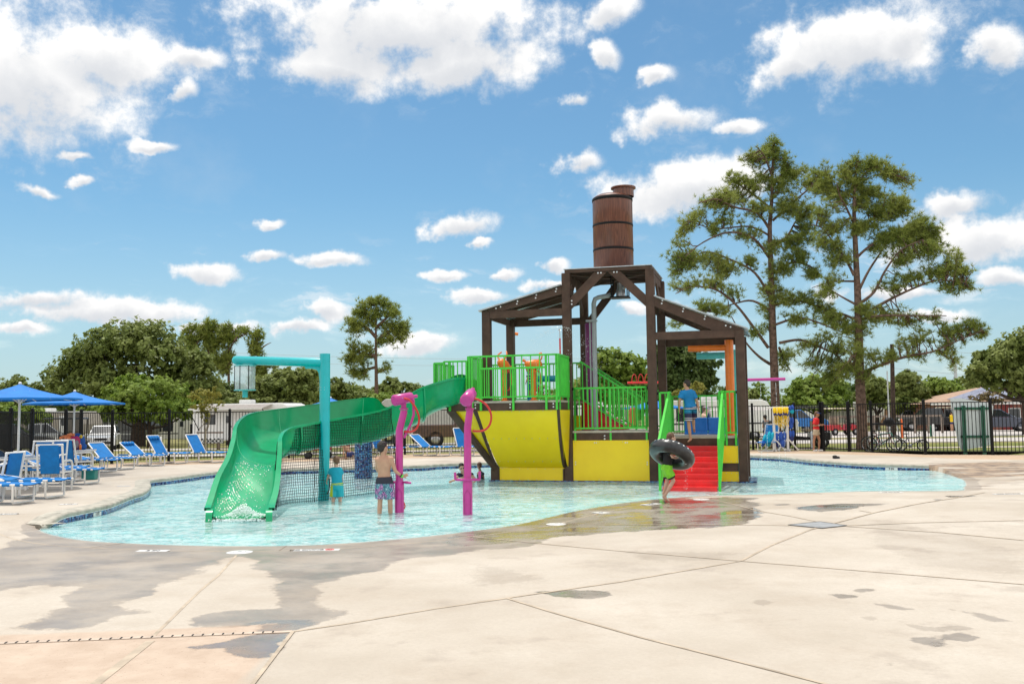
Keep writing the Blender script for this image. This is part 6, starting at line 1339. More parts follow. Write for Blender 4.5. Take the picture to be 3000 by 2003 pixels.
# ------------------------------------------------------------------ bicycles
def bicycle(u, v, Y, rot, fm, label, wr=.31, s=1.):
    g = PY(u, v, Y); e = empty('bicycle', (g.x, Y, tz(g.x, Y)), rot, label, 'bicycle', 'bicycles leaning behind the fence'); wb = 1.0*s; wr *= s
    for x in (0, wb):
        mb = MB(); n = 28; mb.tube([(x+wr*math.cos(2*math.pi*k/n), 0, wr+wr*math.sin(2*math.pi*k/n)) for k in range(n)], .022, 6, True); w_ = mb.build('wheel', blackp, e)
        mb = MB(); rr = wr-.03; mb.tube([(x+rr*math.cos(2*math.pi*k/n), 0, wr+rr*math.sin(2*math.pi*k/n)) for k in range(n)], .011, 5, True)
        mb.build('rim', steel, w_); mb = MB()
        for k in range(12): mb.bar((x, 0, wr), (x+rr*math.cos(k*math.pi/6), 0, wr+rr*math.sin(k*math.pi/6)), .004, .004, (0, 1, 0))
        mb.build('spokes', steel, w_)
    bb = Vector((.42*s, 0, wr-.02)); st = Vector((.30*s, 0, wr+.42*s)); hd = Vector((.83*s, 0, wr+.42*s)); hd2 = Vector((.87*s, 0, wr+.28*s))
    mb = MB()
    for a_, c_ in ((bb, st), (st+Vector((.01, 0, -.05)), hd), (bb, hd2), (bb, Vector((0, 0, wr))), (st+Vector((0, 0, -.08)), Vector((0, 0, wr))), (hd, hd2)): mb.tube([a_, c_], .018*s, 8)
    mb.build('frame', fm, e); mb = MB(); mb.tube([hd2, (.90*s, 0, wr+.15), (wb, 0, wr)], .016, 8); mb.build('fork', fm, e)
    mb = MB(); mb.tube([st, st+Vector((-.03, 0, .10))], .014, 6); mb.ell(st+Vector((-.05, 0, .12)), (.13*s, .06, .025)); mb.build('saddle', blackp, e)
    mb = MB(); mb.tube([hd, hd+Vector((-.03, 0, .10)), hd+Vector((.03, 0, .16))], .014, 6); mb.tube([hd+Vector((.0, -.28, .20)), hd+Vector((.05, -.12, .15)), hd+Vector((.05, .12, .15)), hd+Vector((0., .28, .20))], .013, 6); mb.build('handlebar', blackp, e)
    mb = MB(); mb.tube([bb+Vector((-.1, -.05, -.1)), bb, bb+Vector((.1, .05, .1))], .012, 6); mb.lathe(bb, [(.001, .012), (.08, .012), (.08, -.012), (.001, -.012)], 14, Matrix.Rotation(R(90), 3, 'X')); mb.build('crank', steel, e); return e
bicycle(2546, 1320, 39.0, R(-38), mat('red_black_frame', (.20, .03, .02), .4), 'black bicycle with large wheels facing the fence behind the post')
bicycle(2560, 1312, 40.2, R(8), mat('mint_frame', (.12, .42, .36), .35), 'mint green bicycle leaning behind the black one')
bicycle(2640, 1312, 39.6, R(-28), mat('blue_black_frame', (.03, .05, .12), .35), 'small dark bicycle standing alone right of the pair', .26, .85)
# ------------------------------------------------------------------ sign seen from behind
sg = PY(2862, 1325, 35.2); e = empty('sign_board', (sg.x, 35.2, -.035), 0, 'large pale irregular sign board seen from behind on dark green posts', 'sign')
def z7(x, y): return (2700+x/5.227, 1050+y/5.227)
outl_s = [z7(*p) for p in [(445, 610), (600, 605), (800, 640), (1000, 680), (1098, 720), (1085, 900), (1060, 1200), (1050, 1325), (900, 1350), (730, 1385), (610, 1400), (560, 1290), (520, 1080), (480, 860), (450, 700)]]
mb = MB(); mb.prism([PY(u, v, 35.2)-e.location for u, v in outl_s], (0, .03, 0)); mb.build('panel', mat('pale_board', (.62, .70, .72), .55, var=.05), e)
dgm = mat('dark_green_paint', (.012, .115, .065), .5)
for (x, v0) in ((650, 1455), (945, 1460)):
    a_ = PY(*z7(x-10, 720), 35.10)-e.location; c_ = PY(*z7(x+20, v0), 35.10)-e.location; mb = MB(); mb.bar(Vector((a_.x, a_.y, a_.z)), Vector((c_.x, c_.y, min(c_.z, 0)-.02)), .11, .09, (0, 1, 0)); mb.build('post', dgm, e)
for y_, x0, x1 in ((765, 505, 1035), (1195, 600, 1035)):
    a_ = PY(*z7(x0, y_), 35.165)-e.location; c_ = PY(*z7(x1, y_-4), 35.165)-e.location; mb = MB(); mb.bar(a_, c_, .035, .09); mb.build('cross_rail', dgm, e)

# ------------------------------------------------------------------ vehicles
tyre = mat('tyre', (.015, .015, .016), .8); rimm = mat('wheel_rim', (.5, .5, .52), .3, metal=.7); lampm = mat('lamp_lens', (.75, .75, .72), .15); taill = mat('tail_lamp', (.5, .01, .01), .25)
def wheels(e, xs, w, r, rim=rimm):
    for x in xs:
        for s in (-1, 1):
            mb = MB(); A_ = Matrix.Rotation(R(90), 3, 'X'); mb.lathe((x, s*w, r), [(r*.62, -.10), (r*.95, -.10), (r, -.07), (r, .07), (r*.95, .10), (r*.62, .10)], 22, A_); wh = mb.build('wheel', tyre, e)
            mb = MB(); mb.lathe((x, s*(w+.015*s*0), r), [(.001, -.06*s-.0), (r*.2, -.085), (r*.62, -.075)], 18, A_) if False else mb.lathe((x, s*w, r), [(.001, .09), (r*.25, .095), (r*.62, .085), (r*.62, -.085), (r*.25, -.095), (.001, -.09)], 18, A_); mb.build('rim', rim, wh)
def car(name, label, cat, u, v, Y, rot, prof, roofp, Wd, bm_, wx, wr, group, glasspan=True, z=None):
    # prof: lower body side outline (x,z); roofp: greenhouse outline
    g = PY(u, v, Y); e = empty(name, (g.x, Y, tz(g.x, Y)+.014 if z is None else z), rot, label, cat, group); h = Wd/2
    mb = MB(); rows = [[Vector((x, -h*k, zz)) for x, zz in prof] for k in ()]
    mb.prism([(x, -h, zz) for x, zz in prof], (0, Wd, 0)); mb.build('body', bm_, e, .05)
    if roofp:
        hi = h*.80; n = len(roofp); zlo = min(p[1] for p in roofp); zhi = max(p[1] for p in roofp); vs = []
        for s in (-1, 1):
            for x, zz in roofp: f = (zz-zlo)/(zhi-zlo); vs.append(Vector((x, s*(h-.04+(hi-h)*f), zz)))
        fs = [tuple(range(n))[::-1], tuple(range(n, 2*n))]+[(i, (i+1) % n, n+(i+1) % n, n+i) for i in range(n)]; mb = MB(); mb.add(vs, fs); mb.build('cabin', bm_, e, .04)
        cx = sum(p[0] for p in roofp)/n
        pts = [(cx+(x-cx)*.90, zlo+.06+(zz-zlo)*.80) for x, zz in roofp]
        for s in (-1, 1):
            mid_ = [cx-.04, cx+.04]
            for lo_x, hi_x in ((-9, mid_[0]), (mid_[1], 9)):
                pp = []
                for i in range(len(pts)):
                    a_, c_ = pts[i], pts[(i+1) % len(pts)]; ia_ = lo_x <= a_[0] <= hi_x; ic_ = lo_x <= c_[0] <= hi_x
                    if ia_: pp.append(a_)
                    if ia_ != ic_:
                        xx = lo_x if (a_[0] < lo_x or c_[0] < lo_x) and lo_x > -8 else hi_x; t = (xx-a_[0])/(c_[0]-a_[0]); pp.append((xx, a_[1]+(c_[1]-a_[1])*t))
                if len(pp) < 3: continue
                f_ = lambda zz: s*(h-.04+(hi-h)*((zz-zlo)/(zhi-zlo))+.012); mb = MB(); mb.add([Vector((x, f_(zz), zz)) for x, zz in pp], [tuple(range(len(pp)))]); mb.add([Vector((x, f_(zz)-s*.006, zz)) for x, zz in pp], [tuple(range(len(pp)))[::-1]]); mb.build('side_window', glass, e)
        # windscreen and rear window: first and last slanted edges of the outline
        for (a_, c_) in ((roofp[0], roofp[1]), (roofp[-2], roofp[-1])):
            if a_[1] > c_[1]: a_, c_ = c_, a_
            sgn = -1 if a_[0] < cx else 1; lo1 = (a_[0]+(c_[0]-a_[0])*.1, a_[1]+(c_[1]-a_[1])*.1); hi1 = (a_[0]+(c_[0]-a_[0])*.88, a_[1]+(c_[1]-a_[1])*.88); mb = MB(); o_ = sgn*.02
            mb.add([Vector((lo1[0]+o_, -h*.86, lo1[1]+.01)), Vector((lo1[0]+o_, h*.86, lo1[1]+.01)), Vector((hi1[0]+o_, h*.74, hi1[1]+.01)), Vector((hi1[0]+o_, -h*.74, hi1[1]+.01))], [(0, 1, 2, 3)]); mb.build('windscreen', glass, e)
    wheels(e, wx, h-.10, wr)
    x0 = min(p[0] for p in prof); x1 = max(p[0] for p in prof); zm = (min(p[1] for p in prof)+max(p[1] for p in prof))/2
    for s in (-1, 1):
        mb = MB(); mb.box((x1-.03, s*(h-.22), zm+.12), (.10, .30, .14)); mb.build('headlight', lampm, e, .02); mb = MB(); mb.box((x0+.03, s*(h-.12), zm+.15), (.10, .18, .24)); mb.build('tail_light', taill, e, .02)
        mb = MB(); mb.ell((x1-1.35, s*(h+.09), zm+.38), (.07, .09, .07)); mb.build('mirror', bm_, e)
    mb = MB(); mb.box((x1-.0, 0, zm-.18), (.08, Wd*.8, .16)); mb.build('bumper', blackp, e, .02); mb = MB(); mb.box((x1+.01, 0, zm+.06), (.04, Wd*.42, .14)); mb.build('grille', black, e); return e
SUVP = [(-2.25, .42), (-2.28, .95), (-2.1, 1.08), (1.0, 1.06), (1.75, .98), (2.2, .86), (2.3, .6), (2.25, .32), (-2.1, .32)]
SUVR = [(-2.15, 1.08), (-1.85, 1.62), (-1.4, 1.70), (.1, 1.68), (.95, 1.08)]
PKP = [(-2.8, .55), (-2.8, 1.12), (-.75, 1.12), (1.35, 1.14), (2.45, 1.08), (2.7, .9), (2.72, .5), (-2.7, .5)]; PKR = [(-.75, 1.12), (-.62, 1.80), (.5, 1.84), (1.25, 1.14)]
darkb = mat('slate_car_paint', (.06, .07, .11), .25, var=.05, coat=.8); whitec = mat('white_car_paint', (.72, .73, .73), .25, var=.03, coat=.8); silver = mat('silver_paint', (.42, .44, .46), .25, var=.05, coat=.6); bluec = mat('blue_car_paint', (.01, .16, .48), .25, coat=.8); blackc = mat('black_car_paint', (.02, .02, .022), .25, coat=.8); brownc = mat('bronze_car_paint', (.11, .06, .045), .25, coat=.8)
VG = 'vehicles parked beyond the fence'
car('parked_car', 'dark slate crossover car right of the pale sign board', 'car', 2925, 1240, 72, R(-18), SUVP, SUVR, 1.85, darkb, (-1.35, 1.4), .36, VG)
car('parked_car', 'grey crossover behind the wooden rail left of the golf cart', 'car', 2705, 1235, 82, R(-8), SUVP, SUVR, 1.85, silver, (-1.35, 1.4), .36, VG)
car('parked_truck', 'dark pickup truck low behind the wooden rail', 'truck', 2730, 1250, 76, R(172), PKP, PKR, 1.9, blackc, (-1.7, 1.75), .40, VG)
car('parked_truck', 'bright blue pickup seen left of the lifeguard', 'truck', 2318, 1235, 74, R(12), PKP, PKR, 1.9, bluec, (-1.7, 1.75), .40, VG)
car('parked_car', 'white boxy off road car behind the rack at left', 'car', 2232, 1235, 60, R(5), [(-2., .5), (-2., 1.2), (2., 1.2), (2.05, .5)], [(-2., 1.2), (-1.95, 1.95), (1.2, 1.95), (1.5, 1.2)], 1.85, whitec, (-1.3, 1.35), .40, VG)
car('parked_truck', 'silver pickup truck seen under the umbrella at far left', 'truck', 112, 1280, 62, R(30), PKP, PKR, 1.9, silver, (-1.7, 1.75), .40, VG)
car('parked_car', 'white and black crossover car facing the fence at left', 'car', 305, 1275, 66, R(-72), SUVP, SUVR, 1.85, whitec, (-1.35, 1.4), .36, VG)
car('parked_car', 'dark car behind the fence at the far left edge', 'car', 35, 1290, 52, R(20), SUVP, SUVR, 1.85, blackc, (-1.35, 1.4), .36, VG)
car('parked_truck', 'bronze brown pickup truck behind the bow strut of the tower', 'truck', 1368, 1270, 54, R(8), [(x*1.1, z*1.15) for x, z in PKP], [(x*1.1, z*1.15) for x, z in PKR], 2.0, brownc, (-1.85, 1.95), .46, VG)
def camper(label, u, v, Y, rot, Ln, Hh, Wd, bm_, trim, windows, door, group='caravans and motor homes beyond the fence', ac=True, awning=False, axle=(0.,), zoff=0.):
    g = PY(u, v, Y); e = empty('camper_trailer', (g.x, Y, tz(g.x, Y)+zoff), rot, label, 'caravan', group); x0, x1 = -Ln/2, Ln/2; z0 = .55
    mb = MB(); mb.prism([(x0, -Wd/2, z0+.15), (x0+.1, -Wd/2, z0), (x1-.5, -Wd/2, z0), (x1-.05, -Wd/2, z0+.7), (x1, -Wd/2, z0+1.3), (x1-.35, -Wd/2, Hh-.1), (x1-.7, -Wd/2, Hh), (x0+.25, -Wd/2, Hh), (x0, -Wd/2, Hh-.2)], (0, Wd, 0)); mb.build('body', bm_, e, .05)
    mb = MB(); mb.box((0, 0, Hh+.012), (Ln-1.2, Wd*.96, .05)); mb.build('roof', whitec, e)
    for s in (-1,):
        mb = MB(); mb.box((-.2, -Wd/2-.006, z0+.55), (Ln*.86, .010, .10)); mb.build('stripe', trim, e); mb = MB(); mb.bar((x0+.5, -Wd/2-.007, z0+.75), (x0+2.1, -Wd/2-.007, Hh-.5), .01, .12, (0, 1, 0)); mb.build('stripe', trim, e)
    for (x, z, w, h) in windows:
        mb = MB(); mb.box((x, -Wd/2-.008, z), (w+.08, .014, h+.08)); fr_ = mb.build('window', black, e); mb = MB(); mb.box((x, -Wd/2-.018, z), (w, .008, h)); mb.build('pane', glass, fr_)
    if door is not None:
        mb = MB(); mb.box((door, -Wd/2-.010, z0+1.0), (.68, .018, 1.85)); d_ = mb.build('door', whitec, e); mb = MB(); mb.box((door, -Wd/2-.022, z0+1.45), (.34, .008, .5)); mb.build('pane', glass, d_); mb = MB(); mb.box((door+.27, -Wd/2-.03, z0+.95), (.05, .03, .12)); mb.build('handle', black, d_)
        mb = MB(); mb.box((door, -Wd/2-.2, z0-.12), (.6, .3, .03)); mb.build('step', black, e)
    wheels(e, axle, Wd/2-.12, .34)
    if ac:
        mb = MB(); mb.box((-.3, 0, Hh+.17), (.95, .65, .27)); mb.build('air_conditioner', whitep, e, .06)
    if awning:
        mb = MB(); mb.bar((x0+.6, -Wd/2-1.2, Hh-.35), (x1-1.4, -Wd/2-1.2, Hh-.35), .09, .09); mb.build('awning_roller', whitep, e); mb = MB(); mb.prism([(x0+.6, -Wd/2-.02, Hh-.05), (x1-1.4, -Wd/2-.02, Hh-.05), (x1-1.4, -Wd/2-1.2, Hh-.33), (x0+.6, -Wd/2-1.2, Hh-.33)], (0, 0, .015)); mb.build('awning', mat('awning_cloth', (.30, .27, .25), .8), e)
        for x in (x0+.6, x1-1.4):
            mb = MB(); mb.bar((x, -Wd/2-1.2, Hh-.35), (x, -Wd/2-.03, z0+.7), .04, .04); mb.build('awning_arm', black, e)
    return e
whiterv = mat('white_caravan_skin', (.84, .84, .83), .4, var=.05); tanrv = mat('tan_caravan_skin', (.42, .38, .33), .5, var=.08); dkt = mat('dark_trim', (.06, .06, .07), .4); brt = mat('brown_trim', (.2, .14, .1), .5)
camper('white travel trailer with dark windows behind the yellow leaved young tree', 545, 1250, 92, R(-6), 6.4, 2.85, 2.3, whiterv, dkt, [(-2.3, 1.75, .7, .9), (-1.3, 1.8, 1.0, .9), (1.3, 1.5, .6, .9)], .1, axle=(1.4, 2.2))
camper('tan travel trailer behind the bag covered table', 150, 1260, 70, R(-14), 7.2, 2.75, 2.3, tanrv, brt, [(-2.2, 1.9, .9, .5), (.6, 1.9, .7, .6)], 2., axle=(.8, 1.6))
camper('large white fifth wheel with awning behind the slide top bend', 735, 1220, 66, R(-20), 8.0, 3.05, 2.4, whiterv, brt, [(-2.5, 2., .8, .6), (1., 1.9, .9, .6)], -1., awning=True, axle=(.5, 1.3))
camper('dark caravan with swoosh graphics shaded under the large oak', 350, 1260, 84, R(-10), 6.5, 2.7, 2.3, mat('grey_caravan_skin', (.18, .18, .19), .4), whitec, [(-1.5, 1.8, .9, .6), (1.5, 1.8, .9, .6)], 0., axle=(.5, 1.3))
camper('white motor home with dark graphics behind the bow of the hull', 1290, 1240, 62, R(4), 7.5, 2.9, 2.3, mat('light_grey_caravan_skin', (.50, .49, .47), .4, var=.08), dkt, [(2., 1.9, 1.1, .7), (-1.5, 1.8, .8, .6)], None, axle=(-1.5, -.7), zoff=.1)
camper('white rounded caravan seen behind the boy on the stairs', 2090, 1230, 60, R(3), 7.0, 2.55, 2.3, whiterv, dkt, [(-2.2, 1.7, .8, .8), (1.2, 1.6, 1.0, .5)], -.9, axle=(1.5, 2.3), zoff=-.1)
camper('white box trailer behind the tall pine trunk at right', 2480, 1225, 92, R(-4), 6.6, 2.55, 2.3, whiterv, whitec, [(-2.2, 1.85, .8, .5), (1.4, 1.9, .6, .4)], None, axle=(.5, 1.3))
camper('white caravan end left of the lifeguard behind the fence', 2370, 1225, 98, R(40), 4.2, 2.6, 2.2, whiterv, whitec, [(.5, 1.85, .8, .5)], None, axle=(.5,), ac=False)
camper('distant white caravan behind the centre deck railing', 1760, 1235, 84, R(8), 6.0, 2.5, 2.3, whiterv, dkt, [(-1.5, 1.8, .9, .6), (1.5, 1.8, .7, .5)], 0., axle=(.5, 1.3))
def golf_cart(label, u, v, Y, rot, bm_, roofm_, red=False):
    g = PY(u, v, Y); e = empty('golf_cart', (g.x, Y, tz(g.x, Y)+.014), rot, label, 'golf cart', 'golf carts parked beyond the fence')
    mb = MB(); mb.prism([(-1.15, -.58, .35), (-1.15, -.58, .72), (-.35, -.58, .74), (-.3, -.58, .45), (.45, -.58, .42), (.55, -.58, .78), (1.1, -.58, .66), (1.2, -.58, .35)], (0, 1.16, 0)); mb.build('body', bm_, e, .05)
    mb = MB(); mb.box((-.28, 0, .80), (.5, 1.05, .14)); mb.box((-.50, 0, 1.02), (.12, 1.05, .42)); mb.build('seat', mat('tan_seat', (.35, .28, .2), .7), e, .03)
    mb = MB(); mb.prism([(-1.1, -.6, 1.82), (.8, -.6, 1.82), (.7, -.6, 1.90), (-1.0, -.6, 1.90)], (0, 1.2, 0)); mb.build('roof', roofm_, e, .03)
    for x, xx in ((-1.0, -.95), (.62, .72)):
        for s in (-1, 1): mb = MB(); mb.tube([(x, s*.54, 1.82), (xx, s*.54, .7)], .022, 6); mb.build('roof_post', black, e)
    wheels(e, (-.8, .85), .5, .24); mb = MB(); mb.tube([(.5, -.25, .8), (.35, -.25, 1.0)], .02, 6); mb.tube([(.33+.03*math.cos(k*.785), -.25+.15*math.sin(k*.785), 1.03+.12*math.cos(k*.785)) for k in range(8)], .014, 5, True); mb.build('steering_wheel', black, e); return e
creamr = mat('cream_roof', (.70, .62, .45), .5)
golf_cart('red golf cart with cream roof left of the big pine trunk', 2462, 1240, 66, R(15), mat('red_cart', (.50, .01, .02), .3, coat=.5), creamr)
golf_cart('dark golf cart with cream roof beside the person in yellow', 2772, 1238, 76, R(160), mat('dark_cart', (.05, .03, .03), .4), creamr)
golf_cart('black golf cart behind the rack and the lifeguard', 2352, 1270, 44, R(175), blackc, blackc)
golf_cart('small dark golf cart at the far left behind the fence', 185, 1290, 48, R(165), blackc, blackc)
golf_cart('black off road cart behind the net and slide column', 1120, 1290, 48, R(10), blackc, blackc)
# red wagon by the fence behind the net
g = G(932, 1343, DZ); e = empty('folding_wagon', (g.x, g.y, DZ), R(4), 'red folding wagon standing behind the net left of the mosaic column', 'wagon'); mb = MB(); rc = mat('red_canvas', (.50, .015, .02), .8)
mb.box((0, 0, .52), (1.0, .5, .36)); mb.build('basket', rc, e, .02)
for x in (-.38, .38):
    for s in (-1, 1):
        mb = MB(); mb.lathe((x, s*.24, .13), [(.001, .03), (.12, .03), (.13, 0), (.12, -.03), (.001, -.03)], 16, Matrix.Rotation(R(90), 3, 'X')); mb.build('wheel', blackp, e)
mb = MB(); mb.tube([(-.5, 0, .3), (-.95, 0, .2), (-1.2, 0, .28)], .015, 6); mb.build('handle', black, e); mb = MB(); mb.bar((-.45, -.22, .32), (.45, -.22, .16), .02, .02); mb.bar((-.45, -.22, .16), (.45, -.22, .32), .02, .02); mb.build('frame', black, e)
for (u, v, lab, m_) in ((1005, 1338, 'red camp chair behind the net beside the mosaic column', rc), (880, 1344, 'blue camp chair behind the net under the slide', bv)):
    g = G(u, v, DZ); e = empty('camp_chair', (g.x, g.y, DZ), R(10), lab, 'chair'); mb = MB(); mb.box((0, .25, .72), (.55, .03, .5)); mb.build('back', m_, e, .01); mb = MB(); mb.box((0, 0, .45), (.55, .48, .03)); mb.build('seat', m_, e, .01)
    for s in (-1, 1):
        mb = MB(); mb.bar((s*.27, -.24, 0), (s*.27, .24, .62), .02, .02); mb.bar((s*.27, .24, 0), (s*.27, -.24, .62), .02, .02); mb.bar((s*.27, .25, .4), (s*.27, .25, 1.), .02, .02); mb.bar((s*.29, -.25, .62), (s*.29, .25, .62), .04, .02); mb.build('side_frame', black, e)
# barbecue, picnic table with checked cloth, posts and rails, bollards, fence at back
g = PY(2600, 1245, 52); e = empty('barbecue_grill', (g.x, 52, tz(g.x, 52)), 0, 'black round barbecue grill on legs behind the bicycles', 'barbecue'); mb = MB(); mb.ell((.1, 0, 1.05), (.3, .28, .26)); mb.build('lid', black, e); mb = MB(); mb.box((0, 0, .95), (1.5, .5, .10)); mb.build('shelf', black, e, .02)
for x in (-.6, .6):
    mb = MB(); mb.tube([(x, -.2, 0), (x*.8, 0, .95)], .03, 6); mb.build('leg', steel, e)
g = PY(612, 1300, 60); e = empty('picnic_table', (g.x, 60, tz(g.x, 60)), R(5), 'picnic table under a black and white checked cloth', 'table'); mb = MB(); mb.box((0, 0, .70), (1.6, .8, .04)); mb.build('top', brt, e)
chk = bpy.data.materials.new('checked_cloth'); chk.use_nodes = True; N = chk.node_tree.nodes; L = chk.node_tree.links; ck = nd('ShaderNodeTexChecker', inp={'Vector': nd('ShaderNodeTexCoord').outputs['Object'], 'Scale': 8., 'Color1': (.7, .7, .7, 1), 'Color2': (.03, .03, .04, 1)}); L.new(ck.outputs[0], N['Principled BSDF'].inputs[0])
mb = MB(); mb.box((0, 0, .58), (1.66, .86, .32)); mb.build('table_cloth', chk, e, .02)
for s in (-1, 1): mb = MB(); mb.box((s*.6, 0, .21), (.08, .6, .42)); mb.build('leg', brt, e); mb = MB(); mb.box((0, s*.7, .42), (1.6, .25, .04)); mb.build('bench', brt, e)
e = empty('wooden_rail_fence', (PY(2620, 1250, 68).x, 68, 0), 0, 'low wooden post and rail barrier in front of the right hand cars', 'fence'); bx_ = e.location.x; wdm = mat('grey_wood', (.30, .24, .20), .8, var=.2, vs=8)
a_ = PY(2430, 1221, 68); c_ = PY(2760, 1217, 68); mb = MB(); mb.bar((a_.x-bx_, 0, a_.z), (c_.x-bx_, 0, c_.z), .06, .14); mb.build('rail', wdm, e)
for u in range(2440, 2765, 40): p = PY(u, 1220, 68); mb = MB(); mb.box((p.x-bx_, .05, p.z/2), (.13, .13, p.z)); mb.build('post', wdm, e)
e = empty('board_fence', (PY(2620, 1250, 105).x, 105, 0), 0, 'long brown board fence at the back of the parking area', 'fence'); bx_ = e.location.x; bwm = mat('brown_boards', (.28, .16, .09), .8, var=.15, vs=1.5)
a_ = PY(2410, 1200, 105).x-bx_; c_ = PY(2800, 1200, 105).x-bx_; n = int((c_-a_)/2.4)
for k in range(n): mb = MB(); x = a_+k*2.4; mb.box((x+1.2, 0, .95), (2.37, .05, 1.9)); [mb.box((x+.2*j, -.035, .95), (.02, .01, 1.88)) for j in range(1, 12)]; mb.build('fence_panel', bwm, e)
for (u, v, Y, m_, lab, h_) in ((2641, 1240, 58, mat('orange_marker', (.85, .16, .03), .5), 'slim orange marker post in front of the wooden rail', 1.15), (2734, 1250, 62, whitep, 'short white bollard near the dark golf cart', .75), (2727, 1252, 60, dgm, 'short dark green bollard beside the white one', .7), (572, 1300, 44, mat('grey_post', (.4, .4, .38), .6), 'grey service post behind the fence right of the pillow lounger', 1.), (470, 1300, 46, whitep, 'pale service pedestal behind the left fence', .9), (2380, 1300, 42, steel, 'grey metal post behind the fence by the lifeguard', .8)):
    g = PY(u, v, Y); e = empty('marker_post', (g.x, Y, tz(g.x, Y)), 0, lab, 'post'); mb = MB(); mb.lathe((0, 0, 0), [(.07, 0), (.07, h_*.92), (.05, h_), (.001, h_+.01)], 12); mb.build('body', m_, e); mb = MB(); mb.lathe((0, 0, 0), [(.09, 0), (.09, .06), (.07, .08)], 12); mb.build('base', m_, e)
# brick house with solar roof
hx = PY(2900, 1230, 78); e = empty('brick_house', (hx.x, 78, 0), 0, 'low red brick house with solar panels on its hipped roof', 'house'); f = lambda u, v, Y: PY(u, v, Y)-e.location
brick = bpy.data.materials.new('brick'); brick.use_nodes = True; N = brick.node_tree.nodes; L = brick.node_tree.links; bt = nd('ShaderNodeTexBrick', inp={'Vector': nd('ShaderNodeMapping', inp={0: nd('ShaderNodeTexCoord').outputs['Object'], 2: (R(90), 0, 0)}).outputs[0], 'Color1': (.33, .08, .04, 1), 'Color2': (.24, .055, .03, 1), 'Mortar': (.35, .25, .2, 1), 'Scale': 4.}); L.new(bt.outputs[0], N['Principled BSDF'].inputs[0])
xl0 = f(2758, 1200, 76).x; xr0 = f(3200, 1200, 76).x; ez = f(2760, 1180, 76).z
mb = MB(); mb.box(((xl0+xr0)/2, 2.5, ez/2), (xr0-xl0, 7., ez)); mb.build('wall', brick, e)
sh = mat('tan_shingles', (.42, .28, .20), .85, var=.12, vs=3); rdx = f(2915, 1126, 80); rd2 = f(3100, 1126, 80)
mb = MB(); y0, y1 = -1.6, 6.6; mb.add([Vector((xl0-.7, y0, ez-.05)), Vector((xr0+.7, y0, ez-.05)), Vector((xr0+.7, y1, ez-.05)), Vector((xl0-.7, y1, ez-.05)), Vector((rdx.x, 2.5, rdx.z)), Vector((rd2.x, 2.5, rdx.z))], [(0, 1, 5, 4), (1, 2, 5), (2, 3, 4, 5), (3, 0, 4), (3, 2, 1, 0)]); rf = mb.build('roof', sh, e)
mb = MB(); Pq = lambda s, t: Vector((xl0-.7+(xr0-xl0+1.4)*s, y0, ez-.05)).lerp(Vector((rdx.x+(rd2.x-rdx.x)*s, 2.5, rdx.z)), t)+Vector((0, -.05, .09)); solm = mat('solar_panel', (.27, .28, .36), .25, var=.05, spec=.7)
for i in range(9):
    for j in range(2):
        s0, s1 = .045+i*.095, .045+i*.095+.09; t0, t1 = .15+j*.4, .15+j*.4+.385; mb = MB(); pts_ = [Pq(s0, t0), Pq(s1, t0), Pq(s1, t1), Pq(s0, t1)]; mb.prism(pts_, (0, -.02, .04)); mb.build('solar_panel', solm, rf)
mb = MB(); mb.bar((xl0-.7, y0-.03, ez-.08), (xr0+.7, y0-.03, ez-.08), .06, .18); mb.build('fascia', whitep, e)
mb = MB(); x = f(2968, 1200, 76).x; mb.box((x, -1.03, 1.0), (.9, .06, 2.)); mb.build('door', mat('dark_red_door', (.22, .02, .015), .5), e)
for u in (2800, 2990): mb = MB(); x = f(u, 1200, 76).x; mb.box((x, -1.04, 1.3), (1., .08, .9)); w_ = mb.build('window', whitep, e); mb = MB(); mb.box((x, -1.09, 1.3), (.84, .03, .74)); mb.build('pane', glass, w_)
# pale canopy tent right of the tower
g = PY(2192, 1187, 52); e = empty('canopy_tent', (g.x-.4, 52, 0), 0, 'pale grey low canopy roof behind the fence right of the tower', 'canopy'); mb = MB(); mb.add([Vector((-1.9, -1.2, g.z-.28)), Vector((1.9, -1.2, g.z-.28)), Vector((1.9, 1.2, g.z-.28)), Vector((-1.9, 1.2, g.z-.28)), Vector((0, 0, g.z+.05))], [(0, 1, 4), (1, 2, 4), (2, 3, 4), (3, 0, 4), (3, 2, 1, 0)]); mb.build('roof', mat('grey_canvas', (.45, .42, .40), .8), e)
for sx in (-1, 1):
    for sy in (-1, 1): mb = MB(); mb.cyl((sx*1.8, sy*1.1, 0), (sx*1.8, sy*1.1, g.z-.27), .03, 6); mb.build('pole', steel, e)
# ------------------------------------------------------------------ people
def remesh(mb, name, m, parent, vox, smooth=3):
    me = mb.mesh('tmp'); o = bpy.data.objects.new('tmp', me); col.objects.link(o); r = o.modifiers.new('r', 'REMESH'); r.mode = 'VOXEL'; r.voxel_size = vox; r.use_smooth_shade = True
    s = o.modifiers.new('s', 'SMOOTH'); s.iterations = smooth; s.factor = .5
    dg = bpy.context.evaluated_depsgraph_get(); dg.update(); nm = bpy.data.meshes.new_from_object(o.evaluated_get(dg)); bpy.data.objects.remove(o); nm.name = name; nm.materials.clear(); nm.materials.append(m)
    ob = bpy.data.objects.new(name, nm); col.objects.link(ob); ob.parent = parent; return ob
def caps(mb, p, q, r0, r1, n=10, k=4):
    # tapered capsule as overlapping closed pieces
    p = Vector(p); q = Vector(q); mb.tube([p.lerp(q, i/k) for i in range(k+1)], [r0+(r1-r0)*i/k for i in range(k+1)], n); mb.ell(p, (r0,)*3, None, n, 6); mb.ell(q, (r1,)*3, None, n, 6)
